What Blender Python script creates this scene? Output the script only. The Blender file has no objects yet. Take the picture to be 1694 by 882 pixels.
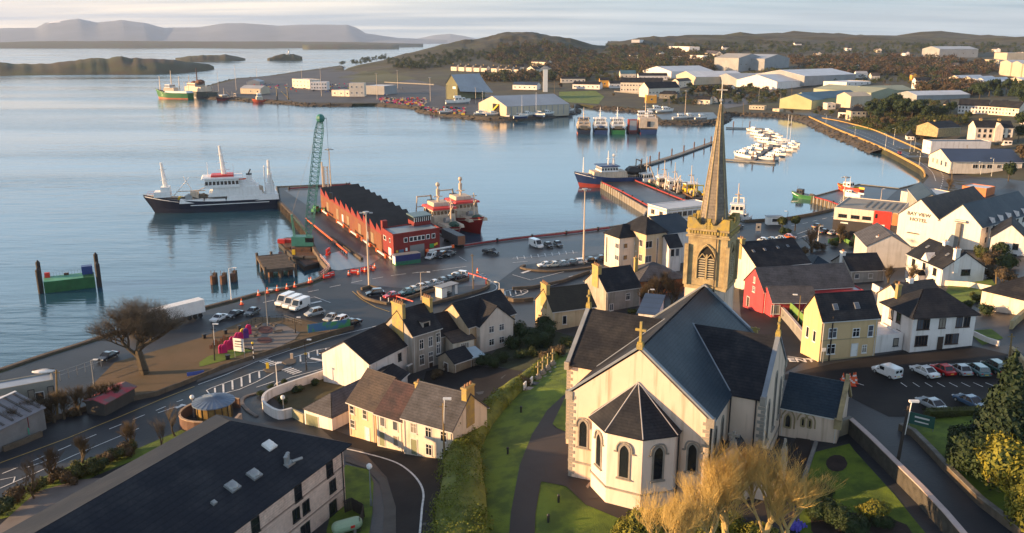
import bpy, bmesh, math, random
import numpy as np
from mathutils import Vector, Matrix
random.seed(7)
S = bpy.context.scene
COL = S.collection
R = math.radians
HC = 62.0; FP = 1400.0; PIT = R(15.0)
cam = bpy.data.objects.new('camera', bpy.data.cameras.new('camera'))
COL.objects.link(cam); S.camera = cam
cam.location = (0, 0, HC); cam.rotation_euler = (R(90) - PIT, 0, 0)
cam.data.sensor_width = 36.0; cam.data.lens = 36.0 * FP / 1694.0
cam.data.clip_start = 0.5; cam.data.clip_end = 200000
SUN_AZ = R(-97)      # direction towards the sun, measured from +Y clockwise (negative = left of the view)
SUN_EL = R(10.0)
w = bpy.data.worlds.new("World"); S.world = w; w.use_nodes = True
nt = w.node_tree; nt.nodes.clear()
def wn(t, **k):
 n = nt.nodes.new(t)
 for a, b in k.items(): setattr(n, a, b)
 return n
def wm(op, a, b=None, c=None, clamp=False):
 n = wn('ShaderNodeMath', operation=op); n.use_clamp = clamp
 for i, v in enumerate((a, b, c)):
  if v is None: continue
  if isinstance(v, (int, float)): n.inputs[i].default_value = v
  else: nt.links.new(v, n.inputs[i])
 return n.outputs[0]
def wmix(f, a, b):
 n = wn('ShaderNodeMix', data_type='RGBA')
 for s, v in ((0, f), (6, a), (7, b)):
  if isinstance(v, (int, float)): n.inputs[s].default_value = v
  elif isinstance(v, tuple): n.inputs[s].default_value = v
  else: nt.links.new(v, n.inputs[s])
 return n.outputs[2]
sky = wn('ShaderNodeTexSky', sky_type='NISHITA'); sky.sun_disc = False
sky.sun_elevation = SUN_EL; sky.sun_rotation = SUN_AZ
sky.air_density = 1.0; sky.dust_density = 1.5; sky.ozone_density = 1.0
tc = wn('ShaderNodeTexCoord'); sep = wn('ShaderNodeSeparateXYZ'); nt.links.new(tc.outputs['Generated'], sep.inputs[0])
zc = wm('MAXIMUM', sep.outputs[2], 0.0)
zz = wm('ADD', zc, 0.055)                      # flat cloud deck seen in perspective
cx = wm('DIVIDE', sep.outputs[0], zz); cy = wm('DIVIDE', sep.outputs[1], zz)
comb = wn('ShaderNodeCombineXYZ'); nt.links.new(wm('MULTIPLY', cx, 0.22), comb.inputs[0]); nt.links.new(wm('MULTIPLY', cy, 0.8), comb.inputs[1])
no = wn('ShaderNodeTexNoise'); no.inputs['Scale'].default_value = 0.8; no.inputs['Detail'].default_value = 7; no.inputs['Roughness'].default_value = 0.55
nt.links.new(comb.outputs[0], no.inputs['Vector'])
mr = wn('ShaderNodeMapRange'); mr.inputs[1].default_value = 0.38; mr.inputs[2].default_value = 0.66
nt.links.new(no.outputs[0], mr.inputs[0])
warm = wm('MULTIPLY_ADD', sep.outputs[0], -1.5, 0.25, clamp=True)
cloud_hi = wmix(warm, (4.6, 5.7, 6.3, 1), (12.0, 9.6, 7.2, 1))
cloud_lo = wmix(warm, (1.4, 2.8, 3.8, 1), (4.8, 4.9, 5.4, 1))
cl = wmix(mr.outputs[0], cloud_lo, cloud_hi)
hi = wm('MULTIPLY_ADD', zc, 7.0, -0.30, clamp=True)      # unseen band above the frame, brightened blue to light the water
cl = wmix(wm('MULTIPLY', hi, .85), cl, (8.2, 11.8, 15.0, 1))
cl = wmix(wm('MULTIPLY_ADD', zc, 3.6, -1.0, clamp=True), cl, (1.8, 2.1, 2.9, 1))   # unseen zenith, darkened to cut the fill light
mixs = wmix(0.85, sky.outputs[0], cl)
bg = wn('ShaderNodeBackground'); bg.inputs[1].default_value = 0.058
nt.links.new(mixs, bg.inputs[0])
wo = wn('ShaderNodeOutputWorld'); nt.links.new(bg.outputs[0], wo.inputs[0])
sd = bpy.data.lights.new('sun', 'SUN'); sd.energy = 5.0; sd.angle = R(0.6); sd.color = (1.0, 0.61, 0.29)
sun = bpy.data.objects.new('sun', sd); COL.objects.link(sun)
sv = Vector((math.sin(SUN_AZ) * math.cos(SUN_EL), math.cos(SUN_AZ) * math.cos(SUN_EL), math.sin(SUN_EL)))
sun.rotation_euler = sv.to_track_quat('Z', 'Y').to_euler()
sun.location = (-200, 0, 120)
S.view_settings.view_transform = 'Standard'; S.view_settings.look = 'None'
S.view_settings.exposure = 1.44; S.view_settings.gamma = 1.0
S.render.resolution_x = 1024; S.render.resolution_y = 533
SP, CP = math.sin(PIT), math.cos(PIT)
def ray(px, py):
 u = (px - 847) / FP; v = (py - 441) / FP
 return u, CP - v * SP, -SP - v * CP
def PZ(px, py, z=0.0):
 a, b, c = ray(px, py); t = (z - HC) / c
 return Vector((a * t, b * t, z))
def PY(px, py, Y):
 a, b, c = ray(px, py); t = Y / b
 return Vector((a * t, Y, HC + c * t))
def ZH(p, py):      # height (m) at ground point p whose picture row is py
 a, b, c = ray(847, py); return HC + c / b * p[1] - p[2]
CT = []
for px, py, z in [(-300,900,5),(-200,700,2),(0,616,1.5),(0,780,3.2),(150,700,3),(250,560,1.5),(430,490,1.5),(430,600,2.5),(560,580,2.6),(540,470,1.5),
 (300,800,5),(450,700,3.6),(560,880,6.5),(580,722,4.6),(660,740,5.6),(750,757,6.8),(690,860,8),(760,860,9.3),(740,960,10),
 (620,640,3.3),(700,600,3.4),(830,580,4),(760,620,4.2),(840,640,6),(830,760,9.4),(890,640,8.6),(940,600,8.5),(850,500,2.5),
 (930,540,4.5),(1000,520,4.5),(1050,480,3),(930,470,1.5),(780,480,1.5),(900,410,1),(640,450,1),(700,400,1),(600,340,1),
 (870,780,10.5),(900,860,11),(1060,850,11),(940,788,11),(1000,620,9.5),(1090,640,11),(1180,850,11.3),(1300,760,11.5),(1240,600,11.5),
 (1080,560,8),(1140,520,7.5),(1230,530,9),(1290,620,12),(1320,600,12),(1400,600,12.6),(1400,740,12.7),(1500,700,13),(1500,620,13),(1600,620,13.4),(1690,640,14),
 (1690,880,14),(1560,860,13),(1350,870,11.5),(1300,880,11.5),(1420,860,12),(1600,760,14),(1500,560,12.5),(1620,560,13.3),(1690,540,14),(1690,470,11.5),
 (1600,480,10),(1540,470,8.5),(1300,500,7),(1340,560,11),(1240,440,3.5),(1250,400,1.8),(1340,420,3),(1420,450,5),(1410,390,2),(1480,400,3.5),(1480,440,5),(1350,370,1),
 (1550,420,6.5),(1620,420,7),(1690,400,8),(1600,370,4),(1690,340,6),(1560,320,2),(1600,290,2),(1690,300,6),(1480,330,1),(1530,290,1.5),(1590,240,3),
 (1690,250,9),(1650,215,10),(1560,215,5),(1500,240,1.5),(1440,215,1),(1350,195,1),(1250,185,1),(1450,185,8),(1520,180,12),(1690,190,12),(1330,165,4),
 (1250,165,4),(1350,145,9),(1450,140,13),(1500,130,15),(1600,135,15),(1690,150,12),(1200,130,9),(1100,150,4),
 (1030,160,3),(950,150,4),(900,165,1),(1000,180,1),(1100,190,1),(1150,180,2),(1190,170,3),(800,190,1),(850,180,1),(720,180,1),(650,165,1),(500,160,1),(400,150,1),(450,130,1),(540,120,1),
 (600,140,1.5),(700,150,2),
 ]:
 p = PZ(px, py, z); CT.append((p.x, p.y, z))
for px, py, Y in [(620,125,1500),(720,125,1350),(800,118,1450),(860,118,1450),(930,128,1200),(980,125,1200),(1050,120,1200),(1110,108,1400),(1200,100,1500),(1150,118,1250),(1250,95,1700),(1350,90,1700),(1450,92,1700),(1550,84,1900),(1690,90,1800),(1020,100,1700),(960,95,1800),(1400,75,2200),(1300,80,2000),(1690,118,1300),(1580,100,1500),(1450,115,1300),(1300,115,1200),(565,118,1700),(600,106,1780),(640,98,1850),(700,84,1950),(760,70,2050),(800,61,2100),(840,55,2150),(880,56,2150),(925,60,2150),(948,70,2150),(965,82,2200),(985,90,2300),(990,88,2450),(978,84,2000),
 (1010,71,2400),(1060,63,2500),(1130,66,2500),(1170,60,2500),(1210,59,2600),(1260,61,2600),(1300,57,2700),(1340,57,2700),(1385,60,2700),(1405,57,2700),(1460,60,2700),(1510,58,2700),
 (1532,49,2700),(1500,59,2700),(1430,61,2600),(1350,55,2600),(1240,62,2600),(1560,57,2700),(1600,62,2700),(1700,67,2700),(1900,66,2700),(2100,80,1500),(1900,300,300),(600,82,2500),(800,70,2600),(900,72,2800),(980,72,3300),(1200,66,3400),(1500,66,3400),(1700,66,3400),
 (2600,60,2600),(3000,150,700),(660,106,1600),(760,95,1750),(840,88,1800),(900,88,1800)]:
 p = PY(px, py, Y); CT.append((p.x, p.y, p.z))
for x, y, z in [(-120,40,6),(-60,30,8),(0,40,11),(60,40,13),(120,60,15),(200,120,16),(300,200,14),(0,0,12),(150,0,15),(-200,60,3),(-338,1740,2),(-325,1930,2),(-225,2230,2),(-60,2420,2),(150,2470,2),(275,2620,2),(-300,1640,2)]: CT.append((x, y, z))
CA = np.array(CT); _n = len(CA)
_d = np.sqrt(((CA[:, None, :2] - CA[None, :, :2]) ** 2).sum(-1) + 9.0)
_M = np.zeros((_n + 3, _n + 3)); _M[:_n, :_n] = _d; _M[:_n, _n] = 1; _M[:_n, _n+1:] = CA[:, :2]; _M[_n, :_n] = 1; _M[_n+1:, :_n] = CA[:, :2].T
_M[:_n, :_n] -= np.eye(_n) * 2.0
_w = np.linalg.solve(_M, np.concatenate([CA[:, 2], np.zeros(3)]))
_rs = np.random.RandomState(3); _G = _rs.rand(256, 256)
def vnoise(x, y):
 xi = np.floor(x).astype(int); yi = np.floor(y).astype(int); fx = x - xi; fy = y - yi
 fx = fx * fx * (3 - 2 * fx); fy = fy * fy * (3 - 2 * fy)
 g = lambda a, b: _G[a % 256, b % 256]
 return (g(xi, yi) * (1 - fx) + g(xi + 1, yi) * fx) * (1 - fy) + (g(xi, yi + 1) * (1 - fx) + g(xi + 1, yi + 1) * fx) * fy
def fbm(x, y, o=4):
 s = 0; a = 1; t = 0
 for i in range(o): s = s + a * vnoise(x * 2 ** i + 17 * i, y * 2 ** i + 5 * i); t += a; a *= .5
 return s / t - .5
QZ = 2.5
def HV(x, y):
 x = np.asarray(x, float); y = np.asarray(y, float)
 out = np.empty(x.shape); xf = x.ravel(); yf = y.ravel(); o = np.empty(xf.size)
 for i in range(0, xf.size, 20000):
  a = xf[i:i+20000, None]; b = yf[i:i+20000, None]
  d = np.sqrt((a - CA[None, :, 0]) ** 2 + (b - CA[None, :, 1]) ** 2 + 9.0)
  o[i:i+20000] = d @ _w[:_n] + _w[_n] + xf[i:i+20000] * _w[_n+1] + yf[i:i+20000] * _w[_n+2]
 amp = np.clip((yf - 1500) / 600, 0, 1)
 o += amp * (fbm(xf / 170, yf / 170) * 30 + fbm(xf / 55 + 9, yf / 55) * 18)
 o = np.maximum(o, QZ)
 return o.reshape(x.shape)
def HT(x, y): return float(HV(np.array([x]), np.array([y]))[0])
_ts = np.geomspace(60, 4600, 260)
def G(px, py):       # picture point -> place on the land
 A, B, C = ray(px, py)
 if py > 235:
  z = 3.0
  for _ in range(16):
   p = PZ(px, py, z); z2 = HT(p.x, p.y)
   if abs(z2 - z) < .01: break
   z = z + (z2 - z) * .8
  return Vector((p.x, p.y, z2))
 t = _ts; h = HV(A * t, B * t); d = HC + C * t - h; k = np.where(d < 0)[0]
 if len(k) == 0: t0 = (3 - HC) / C if C < 0 else 3000; t0 = min(max(t0, 100), 3200); return Vector((A * t0, B * t0, HT(A * t0, B * t0)))
 k = max(int(k[0]), 1); t = np.linspace(t[k-1], t[k], 12); d = HC + C * t - HV(A * t, B * t); j = max(int(np.argmax(d < 0)), 1)
 f = d[j-1] / (d[j-1] - d[j] + 1e-9); t0 = t[j-1] + (t[j] - t[j-1]) * f
 return Vector((A * t0, B * t0, HT(A * t0, B * t0)))
MT = {}
def L(nt, a, b): nt.links.new(a, b)
def mat(name, col, rough=.8, var=.25, scale=.6, bump=0.0, metal=0.0, col2=None, bands=None, streak=0.0, detail=5, spec=.5, alpha=None, coords='Object', bscale=None, thr=(.35,.7)):
 if name in MT: return MT[name]
 m = bpy.data.materials.new(name); m.use_nodes = True; t = m.node_tree
 b = t.nodes['Principled BSDF']; b.inputs['Roughness'].default_value = rough; b.inputs['Metallic'].default_value = metal
 b.inputs['Specular IOR Level'].default_value = spec
 c1 = tuple(col) + (1,)
 c2 = tuple(col2) + (1,) if col2 else tuple(max(0, x * (1 - var)) for x in col) + (1,)
 tcn = t.nodes.new('ShaderNodeTexCoord'); co = tcn.outputs[coords]
 n = t.nodes.new('ShaderNodeTexNoise'); n.inputs['Scale'].default_value = scale; n.inputs['Detail'].default_value = detail; n.inputs['Roughness'].default_value = .6
 L(t, co, n.inputs['Vector'])
 r = t.nodes.new('ShaderNodeMapRange'); r.inputs[1].default_value = thr[0]; r.inputs[2].default_value = thr[1]; L(t, n.outputs[0], r.inputs[0])
 mx = t.nodes.new('ShaderNodeMix'); mx.data_type = 'RGBA'; mx.inputs[6].default_value = c1; mx.inputs[7].default_value = c2
 L(t, r.outputs[0], mx.inputs[0]); out = mx.outputs[2]; hgt = None
 if streak:
  mp = t.nodes.new('ShaderNodeMapping'); mp.inputs['Scale'].default_value = (1.6, 1.6, .12); L(t, co, mp.inputs[0])
  n2 = t.nodes.new('ShaderNodeTexNoise'); n2.inputs['Scale'].default_value = 1.0; n2.inputs['Detail'].default_value = 6; L(t, mp.outputs[0], n2.inputs['Vector'])
  r2 = t.nodes.new('ShaderNodeMapRange'); r2.inputs[1].default_value = .5; r2.inputs[2].default_value = .75; L(t, n2.outputs[0], r2.inputs[0])
  sc = t.nodes.new('ShaderNodeMath'); sc.operation = 'MULTIPLY'; sc.inputs[1].default_value = streak; L(t, r2.outputs[0], sc.inputs[0])
  m2 = t.nodes.new('ShaderNodeMix'); m2.data_type = 'RGBA'; m2.inputs[7].default_value = (col[0]*.42, col[1]*.38, col[2]*.30, 1)
  L(t, sc.outputs[0], m2.inputs[0]); L(t, out, m2.inputs[6]); out = m2.outputs[2]
 if bands:      # courses: thin darker lines every `bands` metres of height, and a second scale of streaks
  sx = t.nodes.new('ShaderNodeSeparateXYZ'); L(t, co, sx.inputs[0])
  d = t.nodes.new('ShaderNodeMath'); d.operation = 'DIVIDE'; d.inputs[1].default_value = bands; L(t, sx.outputs[2], d.inputs[0])
  f = t.nodes.new('ShaderNodeMath'); f.operation = 'FRACT'; L(t, d.outputs[0], f.inputs[0])
  g = t.nodes.new('ShaderNodeMapRange'); g.inputs[1].default_value = 0; g.inputs[2].default_value = .3; g.inputs[3].default_value = .62; g.inputs[4].default_value = 1; L(t, f.outputs[0], g.inputs[0])
  n3 = t.nodes.new('ShaderNodeTexNoise'); n3.inputs['Scale'].default_value = 3.5; n3.inputs['Detail'].default_value = 3; L(t, co, n3.inputs['Vector'])
  g3 = t.nodes.new('ShaderNodeMapRange'); g3.inputs[3].default_value = .6; g3.inputs[4].default_value = 1.4; L(t, n3.outputs[0], g3.inputs[0])
  mm = t.nodes.new('ShaderNodeMath'); mm.operation = 'MULTIPLY'; L(t, g.outputs[0], mm.inputs[0]); L(t, g3.outputs[0], mm.inputs[1])
  vm = t.nodes.new('ShaderNodeVectorMath'); vm.operation = 'SCALE'; L(t, out, vm.inputs[0]); L(t, mm.outputs[0], vm.inputs['Scale']); out = vm.outputs[0]
  hgt = f.outputs[0]
 L(t, out, b.inputs['Base Color'])
 if bump:
  n4 = t.nodes.new('ShaderNodeTexNoise'); n4.inputs['Scale'].default_value = bscale or scale * 6; n4.inputs['Detail'].default_value = 4; L(t, co, n4.inputs['Vector'])
  bp = t.nodes.new('ShaderNodeBump'); bp.inputs['Strength'].default_value = min(1, bump); bp.inputs['Distance'].default_value = .08
  L(t, n4.outputs[0], bp.inputs['Height']); L(t, bp.outputs[0], b.inputs['Normal'])
 MT[name] = m; return m
def flatm(name, col, rough=.5, metal=0, spec=.5):
 return mat(name, col, rough, .12, 2.0, metal=metal, spec=spec)
slate = mat('slate', (.018,.020,.026), .65, .55, .35, .5, bands=.26, spec=.10, col2=(.038,.039,.043), detail=9, thr=(.45,.68))
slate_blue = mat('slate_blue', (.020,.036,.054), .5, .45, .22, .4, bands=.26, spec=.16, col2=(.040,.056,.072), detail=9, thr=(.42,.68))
slate_brown = mat('slate_brown', (.085,.068,.058), .7, .5, .6, .5, bands=.26, col2=(.045,.04,.042), spec=.2)
slate_red = mat('slate_red', (.085,.05,.05), .7, .5, .5, .5, bands=.26, col2=(.035,.03,.034), spec=.2)
slate_grey = mat('slate_grey', (.09,.09,.10), .7, .4, .5, .4, bands=.26, col2=(.05,.05,.055), spec=.2)
roof_metal = mat('roof_metal', (.40,.44,.48), .5, .2, .1, bands=None, streak=.3)
roof_white = mat('roof_white', (.55,.58,.62), .5, .2, .1, streak=.3)
roof_teal = mat('roof_teal', (.05,.13,.17), .5, .3, .1)
roof_navy = mat('roof_navy', (.035,.06,.12), .5, .3, .1, bands=.3)
render_white = mat('render_white', (.76,.70,.66), .9, .12, .5, .3, streak=.45)
render_church = mat('render_church', (.70,.54,.42), .9, .12, .25, .3, streak=.75)
render_cream = mat('render_cream', (.70,.61,.50), .9, .15, .4, .3, streak=.5)
render_yellow = mat('render_yellow', (.60,.42,.22), .9, .08, .4, .3, streak=.3)
render_tan = mat('render_tan', (.52,.40,.26), .9, .12, .4, .3, streak=.3)
render_grey = mat('render_grey', (.36,.33,.29), .9, .3, .4, .4, streak=.6)
render_pink = mat('render_pink', (.52,.05,.06), .85, .15, .5, .3, streak=.3)
red_wall = mat('red_wall', (.20,.014,.012), .75, .25, .3, .3, streak=.3)
red_paint = mat('red_paint', (.62,.03,.02), .5, .15, 1)
stone = mat('stone', (.42,.33,.17), .9, .35, .9, .7, col2=(.22,.17,.10), streak=.4)
stone_grey = mat('stone_grey', (.20,.19,.17), .9, .35, .9, .8, col2=(.10,.095,.085), streak=.4)
quoin_m = mat('quoin_stone', (.30,.27,.23), .9, .3, 1.2, .5)
lichen = mat('lichen_stone', (.40,.29,.05), .9, .35, 1.3, .8, col2=(.22,.19,.11))
lead = mat('lead', (.22,.25,.29), .5, .3, .6)
chimney_m = mat('chimney_stone', (.42,.30,.08), .9, .35, 1.1, .7, col2=(.25,.20,.12))  # yellow stone mottled with duller brown
rooftrim = mat('white_trim', (.62,.60,.57), .6, .1, 1)
glass = mat('window_glass', (.016,.02,.026), .12, .3, .3, spec=.8)
white_p = mat('white_paint', (.78,.77,.74), .45, .12, 1.2, streak=.2)
grey_p = mat('grey_paint', (.25,.26,.27), .5, .2, 1)
dark_p = mat('dark_paint', (.02,.021,.024), .5, .3, 1)
steel = mat('galvanised_steel', (.34,.35,.35), .45, .2, 1, metal=.4)
timber = mat('weathered_timber', (.10,.075,.055), .9, .5, 1, .6, col2=(.045,.038,.03))
concrete = mat('concrete', (.24,.23,.21), .9, .3, .5, .4, streak=.4)
orange_p = mat('orange_paint', (.85,.13,.02), .5, .15, 1.5)
rust = mat('rusty_steel', (.16,.07,.035), .85, .5, 1.2, .5, col2=(.05,.035,.03))
rubber = flatm('rubber', (.012,.012,.013), .7)
crane_g = mat('crane_green', (.04,.20,.16), .5, .3, 1)
blue_p = mat('blue_paint', (.02,.05,.20), .45, .25, 1)
green_p = mat('green_paint', (.03,.26,.07), .5, .25, 1)
yellow_p = mat('yellow_paint', (.75,.50,.03), .5, .15, 1)
magenta_p = mat('magenta_paint', (.55,.01,.14), .5, .15, 1)
brown_p = mat('brown_door', (.05,.03,.02), .6, .2, 1)
class MB:
 def __init__(s): s.v = []; s.f = []; s.mi = []
 def add(s, vs, fs, m=0):
  o = len(s.v); s.v += [tuple(v) for v in vs]; s.f += [tuple(o + i for i in f) for f in fs]; s.mi += [m] * len(fs); return s
 def box(s, x0, y0, z0, x1, y1, z1, m=0):
  return s.add([(x0,y0,z0),(x1,y0,z0),(x1,y1,z0),(x0,y1,z0),(x0,y0,z1),(x1,y0,z1),(x1,y1,z1),(x0,y1,z1)],
   [(0,3,2,1),(4,5,6,7),(0,1,5,4),(1,2,6,5),(2,3,7,6),(3,0,4,7)], m)
 def prism(s, pts, z0, z1, m=0):
  n = len(pts); a = sum(pts[i][0]*pts[(i+1)%n][1]-pts[(i+1)%n][0]*pts[i][1] for i in range(n))
  if a < 0: pts = pts[::-1]
  g = (lambda z, p: z if not callable(z) else z(p))
  vs = [(p[0], p[1], g(z0, p)) for p in pts] + [(p[0], p[1], g(z1, p)) for p in pts]
  return s.add(vs, [tuple(range(n-1,-1,-1)), tuple(range(n, 2*n))] + [(i, (i+1)%n, n+(i+1)%n, n+i) for i in range(n)], m)
 def tube(s, a, b, r0, r1=None, n=6, m=0, cap=True):
  a = Vector(a); b = Vector(b); r1 = r0 if r1 is None else r1
  d = (b - a)
  if d.length < 1e-6: return s
  d.normalize(); u = d.orthogonal().normalized(); v = d.cross(u)
  vs = []
  for p, r in ((a, r0), (b, r1)):
   for i in range(n):
    t = 2*math.pi*i/n; vs.append(p + u*(math.cos(t)*r) + v*(math.sin(t)*r))
  fs = [(i, (i+1)%n, n+(i+1)%n, n+i) for i in range(n)]
  if cap: fs += [tuple(range(n-1,-1,-1)), tuple(range(n, 2*n))]
  return s.add(vs, fs, m)
 def bar(s, a, b, w, h, m=0):     # rectangular bar along a-b, h vertical
  a = Vector(a); b = Vector(b); d = (b - a).normalized(); sd = d.cross(Vector((0,0,1)))
  if sd.length < 1e-4: sd = Vector((1,0,0))
  sd.normalize(); up = sd.cross(d); vs = []
  for p in (a, b):
   for i, j in ((-1,-1),(1,-1),(1,1),(-1,1)): vs.append(p + sd*(i*w/2) + up*(j*h/2))
  return s.add(vs, [(0,1,2,3),(7,6,5,4),(0,4,5,1),(1,5,6,2),(2,6,7,3),(3,7,4,0)], m)
 def sphere(s, c, r, n=8, k=5, m=0, sz=1.0):
  vs = [(c[0], c[1], c[2]+r*sz)]
  for i in range(1, k):
   for j in range(n):
    a = math.pi*i/k; b = 2*math.pi*j/n; vs.append((c[0]+r*math.sin(a)*math.cos(b), c[1]+r*math.sin(a)*math.sin(b), c[2]+r*sz*math.cos(a)))
  vs.append((c[0], c[1], c[2]-r*sz)); fs = []
  for j in range(n): fs.append((0, 1+j, 1+(j+1)%n)); fs.append((len(vs)-1, 1+(k-2)*n+(j+1)%n, 1+(k-2)*n+j))
  for i in range(k-2):
   for j in range(n): a = 1+i*n; fs.append((a+j, a+n+j, a+n+(j+1)%n, a+(j+1)%n))
  return s.add(vs, fs, m)
 def mesh(s, name, mats, smooth=False):
  me = bpy.data.meshes.new(name); me.from_pydata(s.v, [], s.f)
  if not isinstance(mats, (list, tuple)): mats = [mats]
  for q in mats: me.materials.append(q)
  if any(s.mi): me.polygons.foreach_set('material_index', s.mi)
  if smooth: me.polygons.foreach_set('use_smooth', [True] * len(me.polygons))
  me.update(); return me
 def obj(s, name, mats, parent=None, label=None, smooth=False, fix=False):
  me = s.mesh(name, mats, smooth)
  if fix:
   bm = bmesh.new(); bm.from_mesh(me); bmesh.ops.recalc_face_normals(bm, faces=bm.faces); bm.to_mesh(me); bm.free()
  return lk(name, me, parent, label)
def lk(name, me, parent=None, label=None):
 o = bpy.data.objects.new(name, me); COL.objects.link(o)
 if parent: o.parent = parent
 if label: o['label'] = label
 return o
def tag(o, label, cat, group=None):
 o['label'] = label; o['category'] = cat
 if group: o['group'] = group
 return o
def struct(o): o['kind'] = 'structure'; return o
def stuff(o): o['kind'] = 'stuff'; return o
def thing(name, label, cat, loc=(0,0,0), rz=0, group=None):
 o = bpy.data.objects.new(name, None); COL.objects.link(o); o.location = loc; o.rotation_euler = (0, 0, rz)
 o.empty_display_size = .5
 return tag(o, label, cat, group)
KIDS = {}
def kids(o):
 return [c for c in bpy.data.objects if c.parent == o]
def snapshot(o): return (o, [snapshot(c) for c in kids(o)])
def dup(snap, parent=None, paint=None):
 o, ch = snap; c = o.copy(); COL.objects.link(c); c.parent = parent
 if paint and o.data and o.get('paint'):
  c.material_slots[0].link = 'OBJECT'; c.material_slots[0].material = paint
 for k in ch: dup(k, c, paint)
 return c
def place(snap, loc, rz, label, group=None, cat=None, paint=None, scale=None):
 o = dup(snap, None, paint); o.location = loc; o.rotation_euler = (0, 0, rz); o['label'] = label
 if group: o['group'] = group
 elif 'group' in o: del o['group']
 if cat: o['category'] = cat
 if scale: o.scale = (scale,) * 3 if not isinstance(scale, tuple) else scale
 return o
def kill(snap):
 o, ch = snap
 for k in ch: kill(k)
 bpy.data.objects.remove(o)
LX = sorted(set(list(range(-160, 204, 4)) + list(range(-1500, 5300, 60)) + list(range(204, 500, 12))))
LY = list(range(-60, 260, 4)) + list(range(264, 400, 8)) + list(range(400, 1300, 20)) + list(range(1300, 4400, 40))
def drape(name, poly, m, off=.05, g=4.0, skirt=None, zfun=None, lines=None, parent=None, fine=True):
 bm = bmesh.new(); vs = [bm.verts.new((p[0], p[1], 0)) for p in poly]
 es = [bm.edges.new((vs[i], vs[(i+1)%len(vs)])) for i in range(len(vs))]
 bmesh.ops.triangle_fill(bm, edges=es, use_beauty=True)
 xs = [p[0] for p in poly]; ys = [p[1] for p in poly]
 lines = lines or (LX, LY)
 def rec(faces, ax, qs):
  if not qs or not faces: return
  k = len(qs)//2; q = qs[k]; ge = set()
  for f in faces: ge.update(f.verts); ge.update(f.edges)
  co_ = (q,0,0) if ax == 0 else (0,q,0); no_ = (1,0,0) if ax == 0 else (0,1,0)
  r = bmesh.ops.bisect_plane(bm, geom=list(ge)+list(faces), dist=1e-4, plane_co=co_, plane_no=no_)
  fs = set(faces) | set(e for e in r['geom'] if isinstance(e, bmesh.types.BMFace))
  a_, b_ = [], []
  for f in fs:
   if not f.is_valid: continue
   (a_ if f.calc_center_median()[ax] < q else b_).append(f)
  rec(a_, ax, qs[:k]); rec(b_, ax, qs[k+1:])
 rec(bm.faces[:], 0, [q for q in lines[0] if min(xs) < q < max(xs)])
 rec(bm.faces[:], 1, [q for q in lines[1] if min(ys) < q < max(ys)])
 bm.verts.ensure_lookup_table(); co = np.array([v.co[:] for v in bm.verts])
 h = HV(co[:,0], co[:,1]) + off if zfun is None else zfun(co[:,0], co[:,1])
 for v, z in zip(bm.verts, h): v.co.z = z
 for f in bm.faces:
  if f.normal.z < 0: f.normal_flip()
 bm.normal_update()
 for f in bm.faces:
  if f.normal.z < 0: f.normal_flip()
 if skirt is not None:
  be = [e for e in bm.edges if e.is_boundary]
  r = bmesh.ops.extrude_edge_only(bm, edges=be)
  for v in [q for q in r['geom'] if isinstance(q, bmesh.types.BMVert)]: v.co.z = skirt
  bmesh.ops.recalc_face_normals(bm, faces=[q for q in r['geom'] if isinstance(q, bmesh.types.BMFace)])
 me = bpy.data.meshes.new(name); bm.to_mesh(me); bm.free(); me.materials.append(m)
 return lk(name, me, parent)
def GP(pts): return [G(*p) for p in pts]
def ribbon(pts, wd, smooth=3):
 """outline polygon round a centre line of world points"""
 P = spl(pts, smooth); Lf = []; Rt = []
 for i, p in enumerate(P):
  a = P[max(0, i-1)]; b = P[min(len(P)-1, i+1)]; d = Vector((b.x-a.x, b.y-a.y, 0)).normalized(); n = Vector((-d.y, d.x, 0))
  w_ = wd if not callable(wd) else wd(i/(len(P)-1))
  Lf.append(p + n*w_/2); Rt.append(p - n*w_/2)
 return Lf + Rt[::-1]
def spl(P, k=3):
 P = [Vector(p) for p in P]
 if k <= 1 or len(P) < 3: return P
 out = []
 for i in range(len(P)-1):
  a = P[max(0,i-1)]; b = P[i]; c = P[i+1]; d = P[min(len(P)-1,i+2)]
  for j in range(k):
   t = j/k; out.append(.5*((2*b)+(c-a)*t+(2*a-5*b+4*c-d)*t*t+(3*b-a-3*c+d)*t**3))
 out.append(P[-1]); return out
def along(P, step):      # (point, direction) every step metres
 P = [Vector(p) for p in P]; out = []; rem = 0
 for i in range(len(P)-1):
  a, b = P[i], P[i+1]; l = (b-a).length
  if l < 1e-6: continue
  t = rem
  while t < l: out.append((a + (b-a)*(t/l), (b-a).normalized())); t += step
  rem = t - l
 return out
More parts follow.
